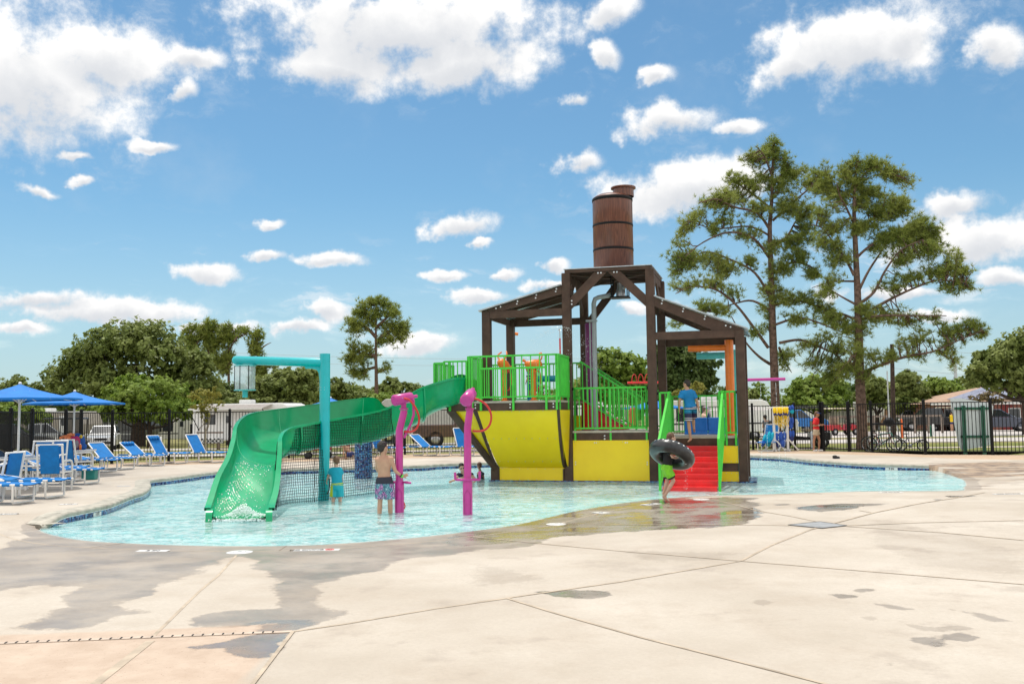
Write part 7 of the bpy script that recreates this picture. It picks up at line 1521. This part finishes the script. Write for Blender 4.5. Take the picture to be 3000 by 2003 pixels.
def torso_rings(J, prof, t0=0., t1=1.):
    hc = (J['hipL']+J['hipR'])/2; nk = J['neck']; hd = (J['hipR']-J['hipL']); sdv = (J['shR']-J['shL']); out = []
    for t, w, d in prof:
        if t < t0-1e-3 or t > t1+1e-3: continue
        c = hc.lerp(nk, t)+J.get('bend', Vector((0, 0, 0)))*math.sin(math.pi*t); ax = hd.normalized().lerp(sdv.normalized(), t).normalized(); out.append((c, ax, w, d))
    return out
def loft(mb, rings, s, grow=0., n=20):
    rows = []; upv = (rings[-1][0]-rings[0][0]).normalized()
    for c, ax, w, d in rings:
        f = upv.cross(ax).normalized(); a2 = f.cross(upv).normalized(); rows.append([c+a2*math.cos(2*math.pi*k/n)*(w*s+grow)+f*math.sin(2*math.pi*k/n)*(d*s+grow) for k in range(n)])
    vs = [p for r in rows for p in r]; fs = []
    for i in range(len(rows)-1):
        for k in range(n): fs.append((i*n+k, i*n+(k+1) % n, (i+1)*n+(k+1) % n, (i+1)*n+k))
    fs.append(tuple(range(n))[::-1]); fs.append(tuple(range((len(rows)-1)*n, len(rows)*n))); mb.add(vs, fs, True)
PROF = [(-.10, .10, .085), (-.02, .150, .108), (.10, .152, .108), (.25, .135, .095), (.40, .127, .090), (.58, .142, .100), (.75, .158, .106), (.88, .150, .095), (.96, .095, .070), (1.0, .058, .055)]
def hand(mb, wr, d, side, s, curl=.5):
    d = Vector(d).normalized(); sx = d.cross(Vector(side)).normalized(); nrm = sx.cross(d).normalized(); pc = wr+d*.05*s
    Mx = Matrix((sx, nrm, d)).transposed(); mb.ell(pc, (.040*s, .016*s, .052*s), Mx, 10, 6)
    for k, L_ in enumerate((.062, .072, .067, .052)):
        b0 = wr+d*.088*s+sx*(-.028+.0187*k)*s; m_ = b0+(d*math.cos(curl)+nrm*math.sin(curl))*L_*.5*s; e_ = m_+(d*math.cos(curl*2.2)+nrm*math.sin(curl*2.2))*L_*.5*s; caps(mb, b0, m_, .0092*s, .0086*s, 6, 2); caps(mb, m_, e_, .0086*s, .0070*s, 6, 2)
    t0 = wr+d*.03*s-sx*.035*s; t1 = t0+(d*.6-sx*.7+nrm*.2).normalized()*.035*s; caps(mb, t0, t1, .012*s, .010*s, 6, 2); caps(mb, t1, t1+(d+nrm*.5).normalized()*.03*s, .010*s, .008*s, 6, 2)
def person(name_label, base, Jp, s, face, skinm, hair=None, hair_len=0., vox=.010, handdirs=None, cat='person', hairfull=True, curlL=.5):
    e = empty('person', tuple(base), 0, name_label, cat); J = {k: (v-base) if isinstance(v, Vector) else v for k, v in Jp.items()}; J.pop('bend', None)
    if 'bend' in Jp: J['bend'] = Jp['bend']
    face = Vector(face).normalized(); mb = MB(); loft(mb, torso_rings(J, PROF), s)
    for S_ in 'LR':
        sh, el, wr = J['sh'+S_], J['el'+S_], J['wr'+S_]; mb.ell(sh, (.062*s, .06*s, .06*s)); caps(mb, sh, el, .047*s, .037*s); caps(mb, el, wr, .038*s, .025*s)
        nk = J['neck']; caps(mb, nk.lerp(sh, .25)-Vector((0, 0, .02*s)), sh, .052*s, .052*s)
        hp, kn, an = J['hip'+S_], J['kn'+S_], J['an'+S_]; caps(mb, hp, kn, .080*s, .052*s); caps(mb, kn, kn.lerp(an, .35), .050*s, .052*s); caps(mb, kn.lerp(an, .35), an, .052*s, .033*s)
        to = J.get('to'+S_)
        if to is None: to = an+Vector((face.x, face.y, 0)).normalized()*.17*s-Vector((0, 0, .05*s))
        mb.ell(an+Vector((0, 0, -.02*s))-(to-an).normalized()*.03*s, (.036*s, .036*s, .035*s)); caps(mb, an+Vector((0, 0, -.03*s)), to, .036*s, .024*s); 
        for k in range(5):
            sd2 = Vector((-(to-an).y, (to-an).x, 0)).normalized(); b0 = to+sd2*(-.03+.015*k)*s; caps(mb, b0, b0+(to-an).normalized()*.02*s, .012*s, .009*s, 6, 1)
        hdv = (handdirs or {}).get(S_, (wr-el)); hand(mb, wr, hdv, (handdirs or {}).get('side', (1, 0, .2)), s*1.03, curlL)
    hd = J['head']; nk = J['neck']; caps(mb, nk-Vector((0, 0, .03*s)), hd-Vector((0, 0, .07*s)), .058*s, .050*s)
    upv = (hd-nk).normalized().lerp(Vector((0, 0, 1)), .6).normalized(); sx = face.cross(upv).normalized(); fy = upv.cross(sx).normalized(); Mh = Matrix((sx, fy, upv)).transposed(); hp_ = lambda x, y, z: hd+Mh @ Vector((x, y, z))*hs
    hs = s if s > .9 else s*1.12
    mb.ell(hp_(0, -.01, .02), (.076*hs, .093*hs, .100*hs), Mh, 16, 12); mb.ell(hp_(0, .03, -.045), (.056*hs, .062*hs, .066*hs), Mh, 14, 10); mb.ell(hp_(0, .072, -.085), (.028*hs, .022*hs, .022*hs), Mh)
    mb.ell(hp_(0, .098, -.012), (.012*hs, .022*hs, .026*hs), Mh); mb.ell(hp_(0, .088, -.052), (.024*hs, .012*hs, .008*hs), Mh)
    for q_ in (-1, 1): mb.ell(hp_(q_*.078, -.005, -.005), (.012*hs, .020*hs, .032*hs), Mh); mb.ell(hp_(q_*.030, .082, .022), (.026*hs, .012*hs, .009*hs), Mh)
    remesh(mb, 'body', skinm, e, vox)
    for q_ in (-1, 1): m2 = MB(); m2.ell(hp_(q_*.030, .083, .006), (.012*hs, .008*hs, .007*hs), Mh, 8, 6); m2.build('eye', ink, e)
    if hair is not None:
        m2 = MB(); m2.ell(hp_(0, -.022, .038), (.085*hs, .092*hs, .096*hs), Mh, 18, 12); m2.ell(hp_(0, -.055, -.005), (.074*hs, .060*hs, .072*hs), Mh, 14, 10)
        for k in range(26): d = rv(); d.z = abs(d.z); m2.ell(hp_(d.x*.080, -.02+d.y*.080, .045+d.z*.085), (.016*hs,)*3, None, 7, 5)
        if hair_len: caps(m2, hp_(0, -.085, .0), hp_(0, -.10, -.05-hair_len), .04*hs, .018*hs)
        remesh(m2, 'hair', hair, e, vox*.9, 2)
    return e, J, hp_, Mh, hs
def shorts(e, J, s, m, hem=.75, grow=.016, vox=.010, waist=.22, name='shorts', flare=.02):
    mb = MB(); loft(mb, torso_rings(J, [(-.10, .12, .095), (-.02, .152, .112), (.10, .154, .112), (.18, .146, .105), (waist, .140, .100)], -1, 1), s, grow)
    for S_ in 'LR': hp, kn = J['hip'+S_], J['kn'+S_]; q = hp.lerp(kn, hem); mb.tube([hp+Vector((0, 0, .03*s)), hp.lerp(kn, hem*.5), q], [.084*s+grow, .078*s+grow+flare*.5*s, .070*s+grow+flare*s], 16)
    return remesh(mb, name, m, e, vox)
def shirt(e, J, s, m, bottom=.06, sleeve=.55, grow=.014, vox=.010, name='shirt', top=.97):
    mb = MB(); pr = [(bottom, .158, .115)]+[p for p in PROF if p[0] > bottom+.04 and p[0] < top]+[(top, .085, .07)]; loft(mb, torso_rings(J, pr), s, grow)
    for S_ in 'LR':
        sh, el = J['sh'+S_], J['el'+S_]; mb.ell(sh, (.066*s+grow*.6,)*3); nk = J['neck']; caps(mb, nk.lerp(sh, .4)-Vector((0, 0, .025*s)), sh, .055*s+grow*.3, .058*s+grow*.5)
        if sleeve: mb.tube([sh, sh.lerp(el, sleeve)], [.058*s+grow*.6, .052*s+grow*1.2], 14)
    return remesh(mb, name, m, e, vox)
def mk(Y, zf, ox=0): return lambda x, y, dy=0.: PY(*zf(x, y), Y+dy)
# 1 little boy at the teal post
Y = G(985, 1469, -.14).y; zf = lambda x, y: (940+x/7.128, 1280+y/7.128); j = mk(Y, zf)
J1 = dict(head=j(318, 500), neck=j(322, 612), shL=j(228, 690), shR=j(398, 690), elL=j(160, 810, .05), wrL=j(130, 900, .12), elR=j(440, 800, .16), wrR=j(430, 900, .30), hipL=j(285, 1060), hipR=j(395, 1060), knL=j(258, 1290), knR=j(402, 1290), anL=j(255, 1560, -.03), anR=j(405, 1560, .02))
base = Vector((j(330, 900).x, Y, -.45)); s1 = .74
e, J, hp_, Mh, hs = person('small boy in a turquoise rash guard standing at the teal post, seen from behind', base, J1, s1, (-.55, .83, 0), skin_l, hairbr, 0, .0085)
shirt(e, J, s1, mat('turquoise_cloth', (.0, .33, .46), .7, var=.08, bump=.3, bs=30), .14, .6, .018, .0085, 'rash_guard')
sw1 = bpy.data.materials.new('turquoise_lime_cloth'); sw1.use_nodes = True; N = sw1.node_tree.nodes; L = sw1.node_tree.links; oz = nd('ShaderNodeSeparateXYZ', inp={0: nd('ShaderNodeTexCoord').outputs['Object']}).outputs
zw = (J['hipL'].z+J['hipR'].z)/2+.065
L.new(mixc(ramp(oz[2], zw-.01, zw, 0, 1), mixc(ramp(oz[0], J['hipL'].x-.03, J['hipL'].x-.01, 1, 0), (.0, .38, .46), (.42, .55, .01)), (.42, .55, .01)), N['Principled BSDF'].inputs[0])
shorts(e, J, s1, sw1, .80, .020, .0085, .24)
# 2 teenage boy at the left magenta cannon
Y = G(1128, 1503, -.14).y; zf = lambda x, y: (1080+x/6.271, 1270+y/6.271); j = mk(Y, zf)
J2 = dict(head=j(262, 262), neck=j(275, 400), shL=j(160, 480), shR=j(412, 462), elL=j(150, 640, .12), wrL=j(215, 760, .32), elR=j(492, 690, -.02), wrR=j(622, 785, .02), hipL=j(215, 900), hipR=j(362, 900), knL=j(210, 1240), knR=j(395, 1250), anL=j(192, 1610, .0), anR=j(405, 1610, .05))
base = Vector((j(290, 900).x, Y, -.45)); s2 = .90
e, J, hp_, Mh, hs = person('shirtless dark haired teenage boy in tropical print shorts gripping the left cannon', base, J2, s2, (.62, .75, -.1), skin, hairb, 0, .009, {'R': (1., .15, .35), 'side': (0, 1, .1)}, curlL=.9)
prt = bpy.data.materials.new('tropical_print'); prt.use_nodes = True; N = prt.node_tree.nodes; L = prt.node_tree.links; oc = nd('ShaderNodeTexCoord').outputs['Object']; oz = nd('ShaderNodeSeparateXYZ', inp={0: oc}).outputs
wvv = nd('ShaderNodeTexWave', inp={'Vector': oc, 'Scale': 16., 'Distortion': 9., 'Detail': 2., 'Detail Scale': 1.6}).outputs['Fac']; vo = nd('ShaderNodeTexVoronoi', inp={'Vector': oc, 'Scale': 13.}).outputs['Color']; vs_ = nd('ShaderNodeSeparateXYZ', inp={0: vo}).outputs
c = mixc(ramp(wvv, .55, .65), (.015, .03, .12), mixc(ramp(vs_[0], .45, .5), (.02, .42, .46), (.65, .10, .48))); c = mixc(ramp(wvv, .93, .98), c, (.75, .80, .85)); zw = (J['hipL'].z+J['hipR'].z)/2-.02
L.new(mixc(ramp(oz[2], zw, zw+.01), c, (.012, .014, .03)), N['Principled BSDF'].inputs[0]); shorts(e, J, s2, prt, .86, .018, .009, .22)
def wristband(e, J, S_, t, m, r, nm='wristband', w=.025):
    a_, b_ = J['el'+S_], J['wr'+S_]; d = (b_-a_).normalized(); c = a_.lerp(b_, t); mb = MB(); mb.tube([c-d*w/2, c+d*w/2], r, 14); mb.build(nm, m, e)
wristband(e, J, 'R', .93, mat('lime_band', (.10, .75, .06), .5), .034); wristband(e, J, 'R', .78, mat('brown_band', (.06, .03, .02), .6), .034)
# 3 boy with the tube
Y = G(1955, 1469, -.13).y-.05; zf = lambda x, y: (1880+x/6.03, 1240+y/6.03); j = mk(Y, zf)
J3 = dict(head=j(520, 262), neck=j(492, 372), shL=j(440, 440, .16), shR=j(470, 450, -.15), elL=j(560, 600, .24), wrL=j(690, 590, .30), elR=j(545, 590, -.22), wrR=j(610, 610, -.10), hipL=j(440, 800, .08), hipR=j(445, 800, -.08), knL=j(455, 1010, .09), knR=j(560, 1010, -.06), anL=j(392, 1230, .10), anR=j(400, 1290, -.04), toL=j(440, 1330, .10), toR=j(480, 1362, -.05))
base = Vector((j(430, 1380).x, Y, -.125)); s3 = .80
e, J, hp_, Mh, hs = person('curly haired boy in lime shorts walking with a black swim tube', base, J3, s3, (.95, .25, -.05), skin_l, hairbr, 0, .0085, {'L': (1, 0, .1), 'R': (1, .1, .2), 'side': (0, 0, 1)})
shirt(e, J, s3, mat('black_cloth', (.012, .012, .013), .8, var=.1), .08, .7, .018, .0085)
limec = mat('lime_cloth', (.20, .62, .02), .6, var=.15, vs=12, bump=.3, bs=40); shorts(e, J, s3, mat('black_liner', (.012, .012, .014), .8), .80, .006, .0085, .15, 'under_shorts'); shorts(e, J, s3, limec, .66, .022, .0085, .16)
# the tube, carried: its own thing
tc_ = j(530, 548); e = empty('swim_tube', tuple(tc_), 0, 'large black inflatable tyre patterned tube carried by the curly haired boy', 'swim tube')
tubem = bpy.data.materials.new('tyre_vinyl'); tubem.use_nodes = True; N = tubem.node_tree.nodes; L = tubem.node_tree.links; b_ = N['Principled BSDF']; b_.inputs['Roughness'].default_value = .28; b_.inputs['Coat Weight'].default_value = .25
oc = nd('ShaderNodeTexCoord').outputs['Object']; ox_ = nd('ShaderNodeSeparateXYZ', inp={0: oc}).outputs; L.new(mixc(ramp(nz(5, 3, .5, oc), .4, .6), (.010, .011, .013), (.03, .033, .036)), b_.inputs[0])
RM, Rm = .335, .135; rows = []; n1, n2 = 56, 22
TR = Matrix.Rotation(R(25), 3, 'Y') @ Matrix.Rotation(R(-24), 3, 'X')
for i in range(n1+1):
    a = 2*math.pi*i/n1; rows.append([TR @ Vector(((RM+Rm*math.cos(2*math.pi*k/n2))*math.cos(a), (RM+Rm*math.cos(2*math.pi*k/n2))*math.sin(a), Rm*math.sin(2*math.pi*k/n2))) for k in range(n2+1)])
mb = MB(); mb.grid(rows, True, True); mb.build('ring', tubem, e)
mb = MB()
for i in range(26):   # white tread blocks printed round the outside
    for off_ in (.55,):
        a = 2*math.pi*(i+(.25 if off_ > 0 else 0))/26; f_ = off_; q = [];
        for da, df in ((-.035, -.16), (.035, -.10), (.035, .16), (-.035, .10)):
            aa, ff = a+da, f_+df; rr = RM+(Rm+.0025)*math.cos(ff); q.append(TR @ Vector((rr*math.cos(aa), rr*math.sin(aa), (Rm+.0025)*math.sin(ff))))
        mb.add(q, [(0, 1, 2, 3)])
mb.build('tread_print', whitep, e); mb = MB(); v_ = TR @ Vector((RM*math.cos(-.5), RM*math.sin(-.5), -Rm-.004)); mb.ell(v_, (.018, .018, .012)); mb.build('valve', mat('clear_plastic', (.4, .4, .4), .2), e)
pts = [j(770+rnd.uniform(-30, 40), 830+rnd.random()**1.2*330, rnd.uniform(-.1, .1)) for _ in range(46)]+[j(885+rnd.uniform(-4, 4), 770+k*9) for k in range(9)]
drops('falling_drops', None, pts, .0045)
# 4 boy on the stairs
Y = S2W(3.35, -.22, 0).y; zf = lambda x, y: (1880+x/4.9, 980+y/4.9); j = mk(Y, zf)
J4 = dict(head=j(645, 712), neck=j(655, 782), shL=j(580, 838), shR=j(735, 838), elL=j(540, 960), wrL=j(540, 1070, .03), elR=j(797, 965), wrR=j(815, 1055), hipL=j(660, 1060, .0), hipR=j(745, 1055, .05), knL=j(672, 1245, .02), knR=j(735, 1190, .28), anL=j(700, 1490, 0.), anR=j(750, 1345, .30), toL=j(668, 1530, -.02), toR=j(757, 1392, .42))
base = Vector((j(680, 1500).x, Y, .80)); s4 = .92
e, J, hp_, Mh, hs = person('boy in a blue shirt climbing the top of the red stairs, seen from behind', base, J4, s4, (-.75, .65, -.05), skin, hairb, 0, .010)
shirt(e, J, s4, mat('bright_blue_cloth', (.0, .20, .50), .7, var=.1, bump=.3, bs=25), .06, .62, .022, .010)
stp = bpy.data.materials.new('striped_trunks'); stp.use_nodes = True; N = stp.node_tree.nodes; L = stp.node_tree.links; oz = nd('ShaderNodeSeparateXYZ', inp={0: nd('ShaderNodeTexCoord').outputs['Object']}).outputs; cr = N.new('ShaderNodeValToRGB'); cr.color_ramp.interpolation = 'CONSTANT'
z0_ = J['knL'].z; z1_ = J['hipL'].z+.12; L.new(ramp(oz[2], z0_, z1_), cr.inputs[0]); es = cr.color_ramp.elements; es[0].color = (.02, .03, .10, 1); es[1].position = .05; es[1].color = (.6, .6, .68, 1)
for p_, c_ in ((.11, (.02, .03, .1, 1)), (.17, (.6, .6, .68, 1)), (.21, (.015, .02, .08, 1)), (.45, (.0, .16, .34, 1)), (.55, (.0, .26, .48, 1)), (.62, (.0, .16, .30, 1)), (.70, (.65, .62, .70, 1)), (.75, (.02, .03, .1, 1)), (.80, (.65, .62, .7, 1)), (.85, (.02, .03, .1, 1)), (.92, (.6, .6, .68, 1)), (.96, (.02, .03, .1, 1))):
    x_ = es.new(p_); x_.color = c_
L.new(cr.outputs[0], N['Principled BSDF'].inputs[0]); shorts(e, J, s4, stp, .95, .018, .010, .22)
# 5 man with patterned cap behind
Y = 31.; j = mk(Y, zf)
J5 = dict(head=j(920, 1075), neck=j(893, 1130), shL=j(872, 1165, .15), shR=j(915, 1175, -.18), elL=j(900, 1290, .2), wrL=j(960, 1330, .2), elR=j(935, 1290, -.22), wrR=j(980, 1350, -.1), hipL=j(880, 1360, .08), hipR=j(890, 1360, -.1), knL=j(890, 1540, .1), knR=j(895, 1540, -.1), anL=j(890, 1700, .1), anR=j(895, 1700, -.1))
base = Vector((j(890, 1500).x, Y, -.45)); e, J, hp_, Mh, hs = person('shirtless man in a patterned cap standing behind the blue slides', base, J5, .98, (.97, -.1, -.05), skin_l, hairbr, 0, .013)
mb = MB(); mb.ell(hp_(0, -.01, .055), (.090*hs, .105*hs, .072*hs), Mh); mb.ell(hp_(0, .11, .045), (.06*hs, .07*hs, .008*hs), Mh); remesh(mb, 'cap', mat('patterned_cap', (.40, .36, .45), .8, var=.3, vs=40), e, .01); shorts(e, J, .98, nv, .8, .02, .014)
# 6 lifeguard
Y = G(2390, 1322, DZ).y; zf = lambda x, y: (2180+x/7.83, 1150+y/7.83); j = mk(Y, zf)
J6 = dict(head=j(1672, 490), neck=j(1652, 570), shL=j(1640, 615, .13), shR=j(1645, 625, -.16), elL=j(1680, 760, .16), wrL=j(1765, 735, .0), elR=j(1590, 765, -.22), wrR=j(1735, 742, -.16), hipL=j(1655, 860, .08), hipR=j(1650, 865, -.09), knL=j(1725, 1085, .08), knR=j(1600, 1095, -.08), anL=j(1715, 1300, .1), anR=j(1600, 1305, -.08), toL=j(1775, 1345, .05), toR=j(1650, 1350, -.1))
base = Vector((j(1660, 1355).x, Y, DZ)); s6 = .93
e, J, hp_, Mh, hs = person('lifeguard in a red shirt, khaki shorts and blue visor beside the fence gate', base, J6, s6, (.96, -.28, -.05), skin_d, hairbr, .10, .011, {'L': (.8, -.4, 0), 'R': (1, .2, .1)})
shirt(e, J, s6, mat('red_cloth', (.62, .012, .015), .75, var=.1, bump=.3, bs=25), .06, .72, .028, .011); shorts(e, J, s6, mat('khaki_cloth', (.50, .40, .28), .8), .48, .022, .011, .2)
mb = MB(); mb.ell(hp_(0, .0, .052), (.088*hs, .100*hs, .030*hs), Mh); mb.ell(hp_(0, .12, .042), (.07*hs, .075*hs, .008*hs), Mh); remesh(mb, 'visor', mat('blue_visor', (.03, .08, .30), .6), e, .009)
for S_ in 'LR': mb = MB(); a_, t_ = J['an'+S_], J['to'+S_]; caps(mb, a_+Vector((0, 0, -.045)), Vector((t_.x, t_.y, .035))+Vector((.03, 0, 0)), .048, .038); remesh(mb, 'shoe', whitep, e, .011)
mb = MB(); n = 16; mb.tube([J['neck']+Vector((.07*math.cos(2*math.pi*k/n)+.05, .09*math.sin(2*math.pi*k/n)-.0, -.04-.16*max(0, math.cos(2*math.pi*k/n)))) for k in range(n)], .006, 5, True); mb.build('lanyard', black, e); wristband(e, J, 'R', .85, whitep, .034)
# 7 woman low in the water
Y = G(1352, 1411, -.14).y; zf = lambda x, y: (1240+x/6.03, 1160+y/6.03); j = mk(Y, zf)
J7 = dict(head=j(680, 1265), neck=j(715, 1355, .1), shL=j(628, 1395, 0), shR=j(850, 1390, .15), elL=j(560, 1475, -.1), wrL=j(500, 1500, -.2), elR=j(930, 1480, .0), wrR=j(880, 1530, -.2), hipL=j(740, 1560, .45), hipR=j(860, 1560, .5), knL=j(730, 1600, .9), knR=j(860, 1600, .95), anL=j(720, 1600, 1.3), anR=j(860, 1600, 1.35))
base = Vector((j(740, 1500).x, Y, -.45)); s7 = .95
e, J, hp_, Mh, hs = person('dark haired woman in sunglasses and navy swimsuit crouching low in the water', base, J7, s7, (.25, -.95, -.12), skin_l, hairb, .03, .011)
shirt(e, J, s7, mat('navy_swimsuit', (.015, .02, .05), .6), .05, 0, .008, .011, 'swimsuit', .80)
for q_ in (-1, 1): mb = MB(); mb.ell(hp_(q_*.034, .088, .008), (.030*hs, .012*hs, .020*hs), Mh); mb.build('sunglass_lens', glass, e)
# 8 second bather behind the bow strut
j = mk(26.6, zf); J8 = dict(head=j(990, 1230), neck=j(1005, 1320), shL=j(975, 1370, .1), shR=j(1050, 1370, -.1), elL=j(960, 1470), wrL=j(960, 1540), elR=j(1070, 1470), wrR=j(1070, 1540), hipL=j(990, 1560), hipR=j(1050, 1560), knL=j(990, 1640, -.2), knR=j(1050, 1640, -.2), anL=j(990, 1700, .1), anR=j(1050, 1700, .1))
base = Vector((j(1010, 1500).x, 26.6, -.45)); e, J, hp_, Mh, hs = person('child with wet reddish brown hair peeking out behind the brown bow strut', base, J8, .72, (-.4, .8, 0), skin_d, mat('auburn_hair', (.14, .05, .03), .5, var=.3, vs=40), 0, .012)
shirt(e, J, .72, mat('navy_swimsuit', (.015, .02, .05), .6), .05, 0, .008, .012, 'swimsuit', .80)
# 9 child on the platform
Y = S2W(-.9, -.1, 0).y; zf = lambda x, y: (1380+x/7.128, 1020+y/7.128); j = mk(Y, zf)
J9 = dict(head=j(1195, 425), neck=j(1225, 520), shL=j(1200, 560, -.08), shR=j(1330, 555, .08), elL=j(1180, 640, -.1), wrL=j(1155, 695, -.14), elR=j(1390, 640, .1), wrR=j(1370, 560, .0), hipL=j(1255, 790), hipR=j(1350, 790), knL=j(1225, 890), knR=j(1420, 900), anL=j(1205, 985), anR=j(1495, 960, .1))
base = Vector((j(1300, 1050).x, Y, PZ)); e, J, hp_, Mh, hs = person('child in a striped shirt and blue shorts behind the orange cannon', base, J9, .68, (-.8, -.5, -.2), skin_d, hairb, 0, .011)
st2 = bpy.data.materials.new('navy_white_stripes'); st2.use_nodes = True; N = st2.node_tree.nodes; L = st2.node_tree.links; wv = nd('ShaderNodeTexWave', bands_direction='Z', inp={'Vector': nd('ShaderNodeTexCoord').outputs['Object'], 'Scale': 4.2}).outputs['Fac']; L.new(mixc(ramp(wv, .6, .65), (.012, .03, .15), (.7, .7, .75)), N['Principled BSDF'].inputs[0])
shirt(e, J, .68, st2, .08, .6, .018, .010); shorts(e, J, .68, mat('blue_trunks', (.01, .14, .36), .7, var=.2, vs=20), .85, .02, .010)
# 10 bather crouched by the red chairs behind the net
zf = lambda x, y: (850+x/4.27, 1180+y/4.27); Y = G(1015, 1345, DZ).y; j = mk(Y, zf)
J10 = dict(head=j(640, 510), neck=j(670, 535), shL=j(680, 540, -.12), shR=j(740, 560, .12), elL=j(670, 620, -.15), wrL=j(660, 660, -.2), elR=j(720, 640, .1), wrR=j(690, 670, 0), hipL=j(770, 650, -.08), hipR=j(775, 650, .08), knL=j(690, 640, -.15), knR=j(695, 645, .15), anL=j(700, 715, -.12), anR=j(710, 715, .12))
base = Vector((j(720, 720).x, Y, DZ)); e, J, hp_, Mh, hs = person('bare backed person bending over beside the red camp chair behind the net', base, J10, .85, (-.9, -.2, -.3), skin, hairb, 0, .013); shorts(e, J, .85, nv, .8, .02, .013)
# 11 person in yellow by the golf cart, 12 seated person behind the rack
zf = lambda x, y: (2700+x/5.227, 1050+y/5.227); j = mk(70., zf)
J11 = dict(head=j(462, 832), neck=j(462, 862), shL=j(440, 880), shR=j(485, 880), elL=j(432, 920), wrL=j(440, 960), elR=j(492, 925), wrR=j(488, 960), hipL=j(450, 985), hipR=j(475, 985), knL=j(452, 1040), knR=j(476, 1040), anL=j(455, 1090), anR=j(478, 1090))
base = Vector((j(462, 1095).x, 70., tz(20, 70))); e, J, hp_, Mh, hs = person('distant person in a long yellow shirt standing beside the dark golf cart', base, J11, 1.0, (0, 1, 0), skin, hairb, 0, .02); shirt(e, J, 1.0, yv, -.1, .8, .03, .02); shorts(e, J, 1.0, nv, .3, .02, .02)
zf = lambda x, y: (2180+x/7.83, 1150+y/7.83); j = mk(43.4, zf)
J12 = dict(head=j(480, 565), neck=j(500, 620), shL=j(450, 665), shR=j(590, 665), elL=j(430, 780), wrL=j(470, 840), elR=j(620, 780), wrR=j(590, 850), hipL=j(490, 870), hipR=j(570, 870), knL=j(470, 900, .4), knR=j(590, 900, .4), anL=j(470, 1050, .45), anR=j(590, 1050, .45))
base = Vector((j(530, 1100).x, 43.4, tz(10, 43))); e, J, hp_, Mh, hs = person('person in a grey tank top sitting with their back to the fence behind the rack', base, J12, .95, (-.3, .9, 0), skin_l, hairb, .05, .014); shirt(e, J, .95, mat('grey_blue_cloth', (.16, .19, .23), .8), .05, 0, .016, .014, 'tank_top', .86); shorts(e, J, .95, nv, .6, .02, .014)
b3 = MB(); b3.box((0, 0, .55), (.9, .5, .06)); eb = empty('bench_seat', (base.x, 43.7, tz(10, 43)), 0, 'low dark bench behind the fence under the person in the grey tank top', 'bench'); b3.build('seat', black, eb); b3 = MB(); b3.box((-.38, 0, .26), (.06, .4, .52)); b3.build('leg', black, eb); b3 = MB(); b3.box((.38, 0, .26), (.06, .4, .52)); b3.build('leg', black, eb)
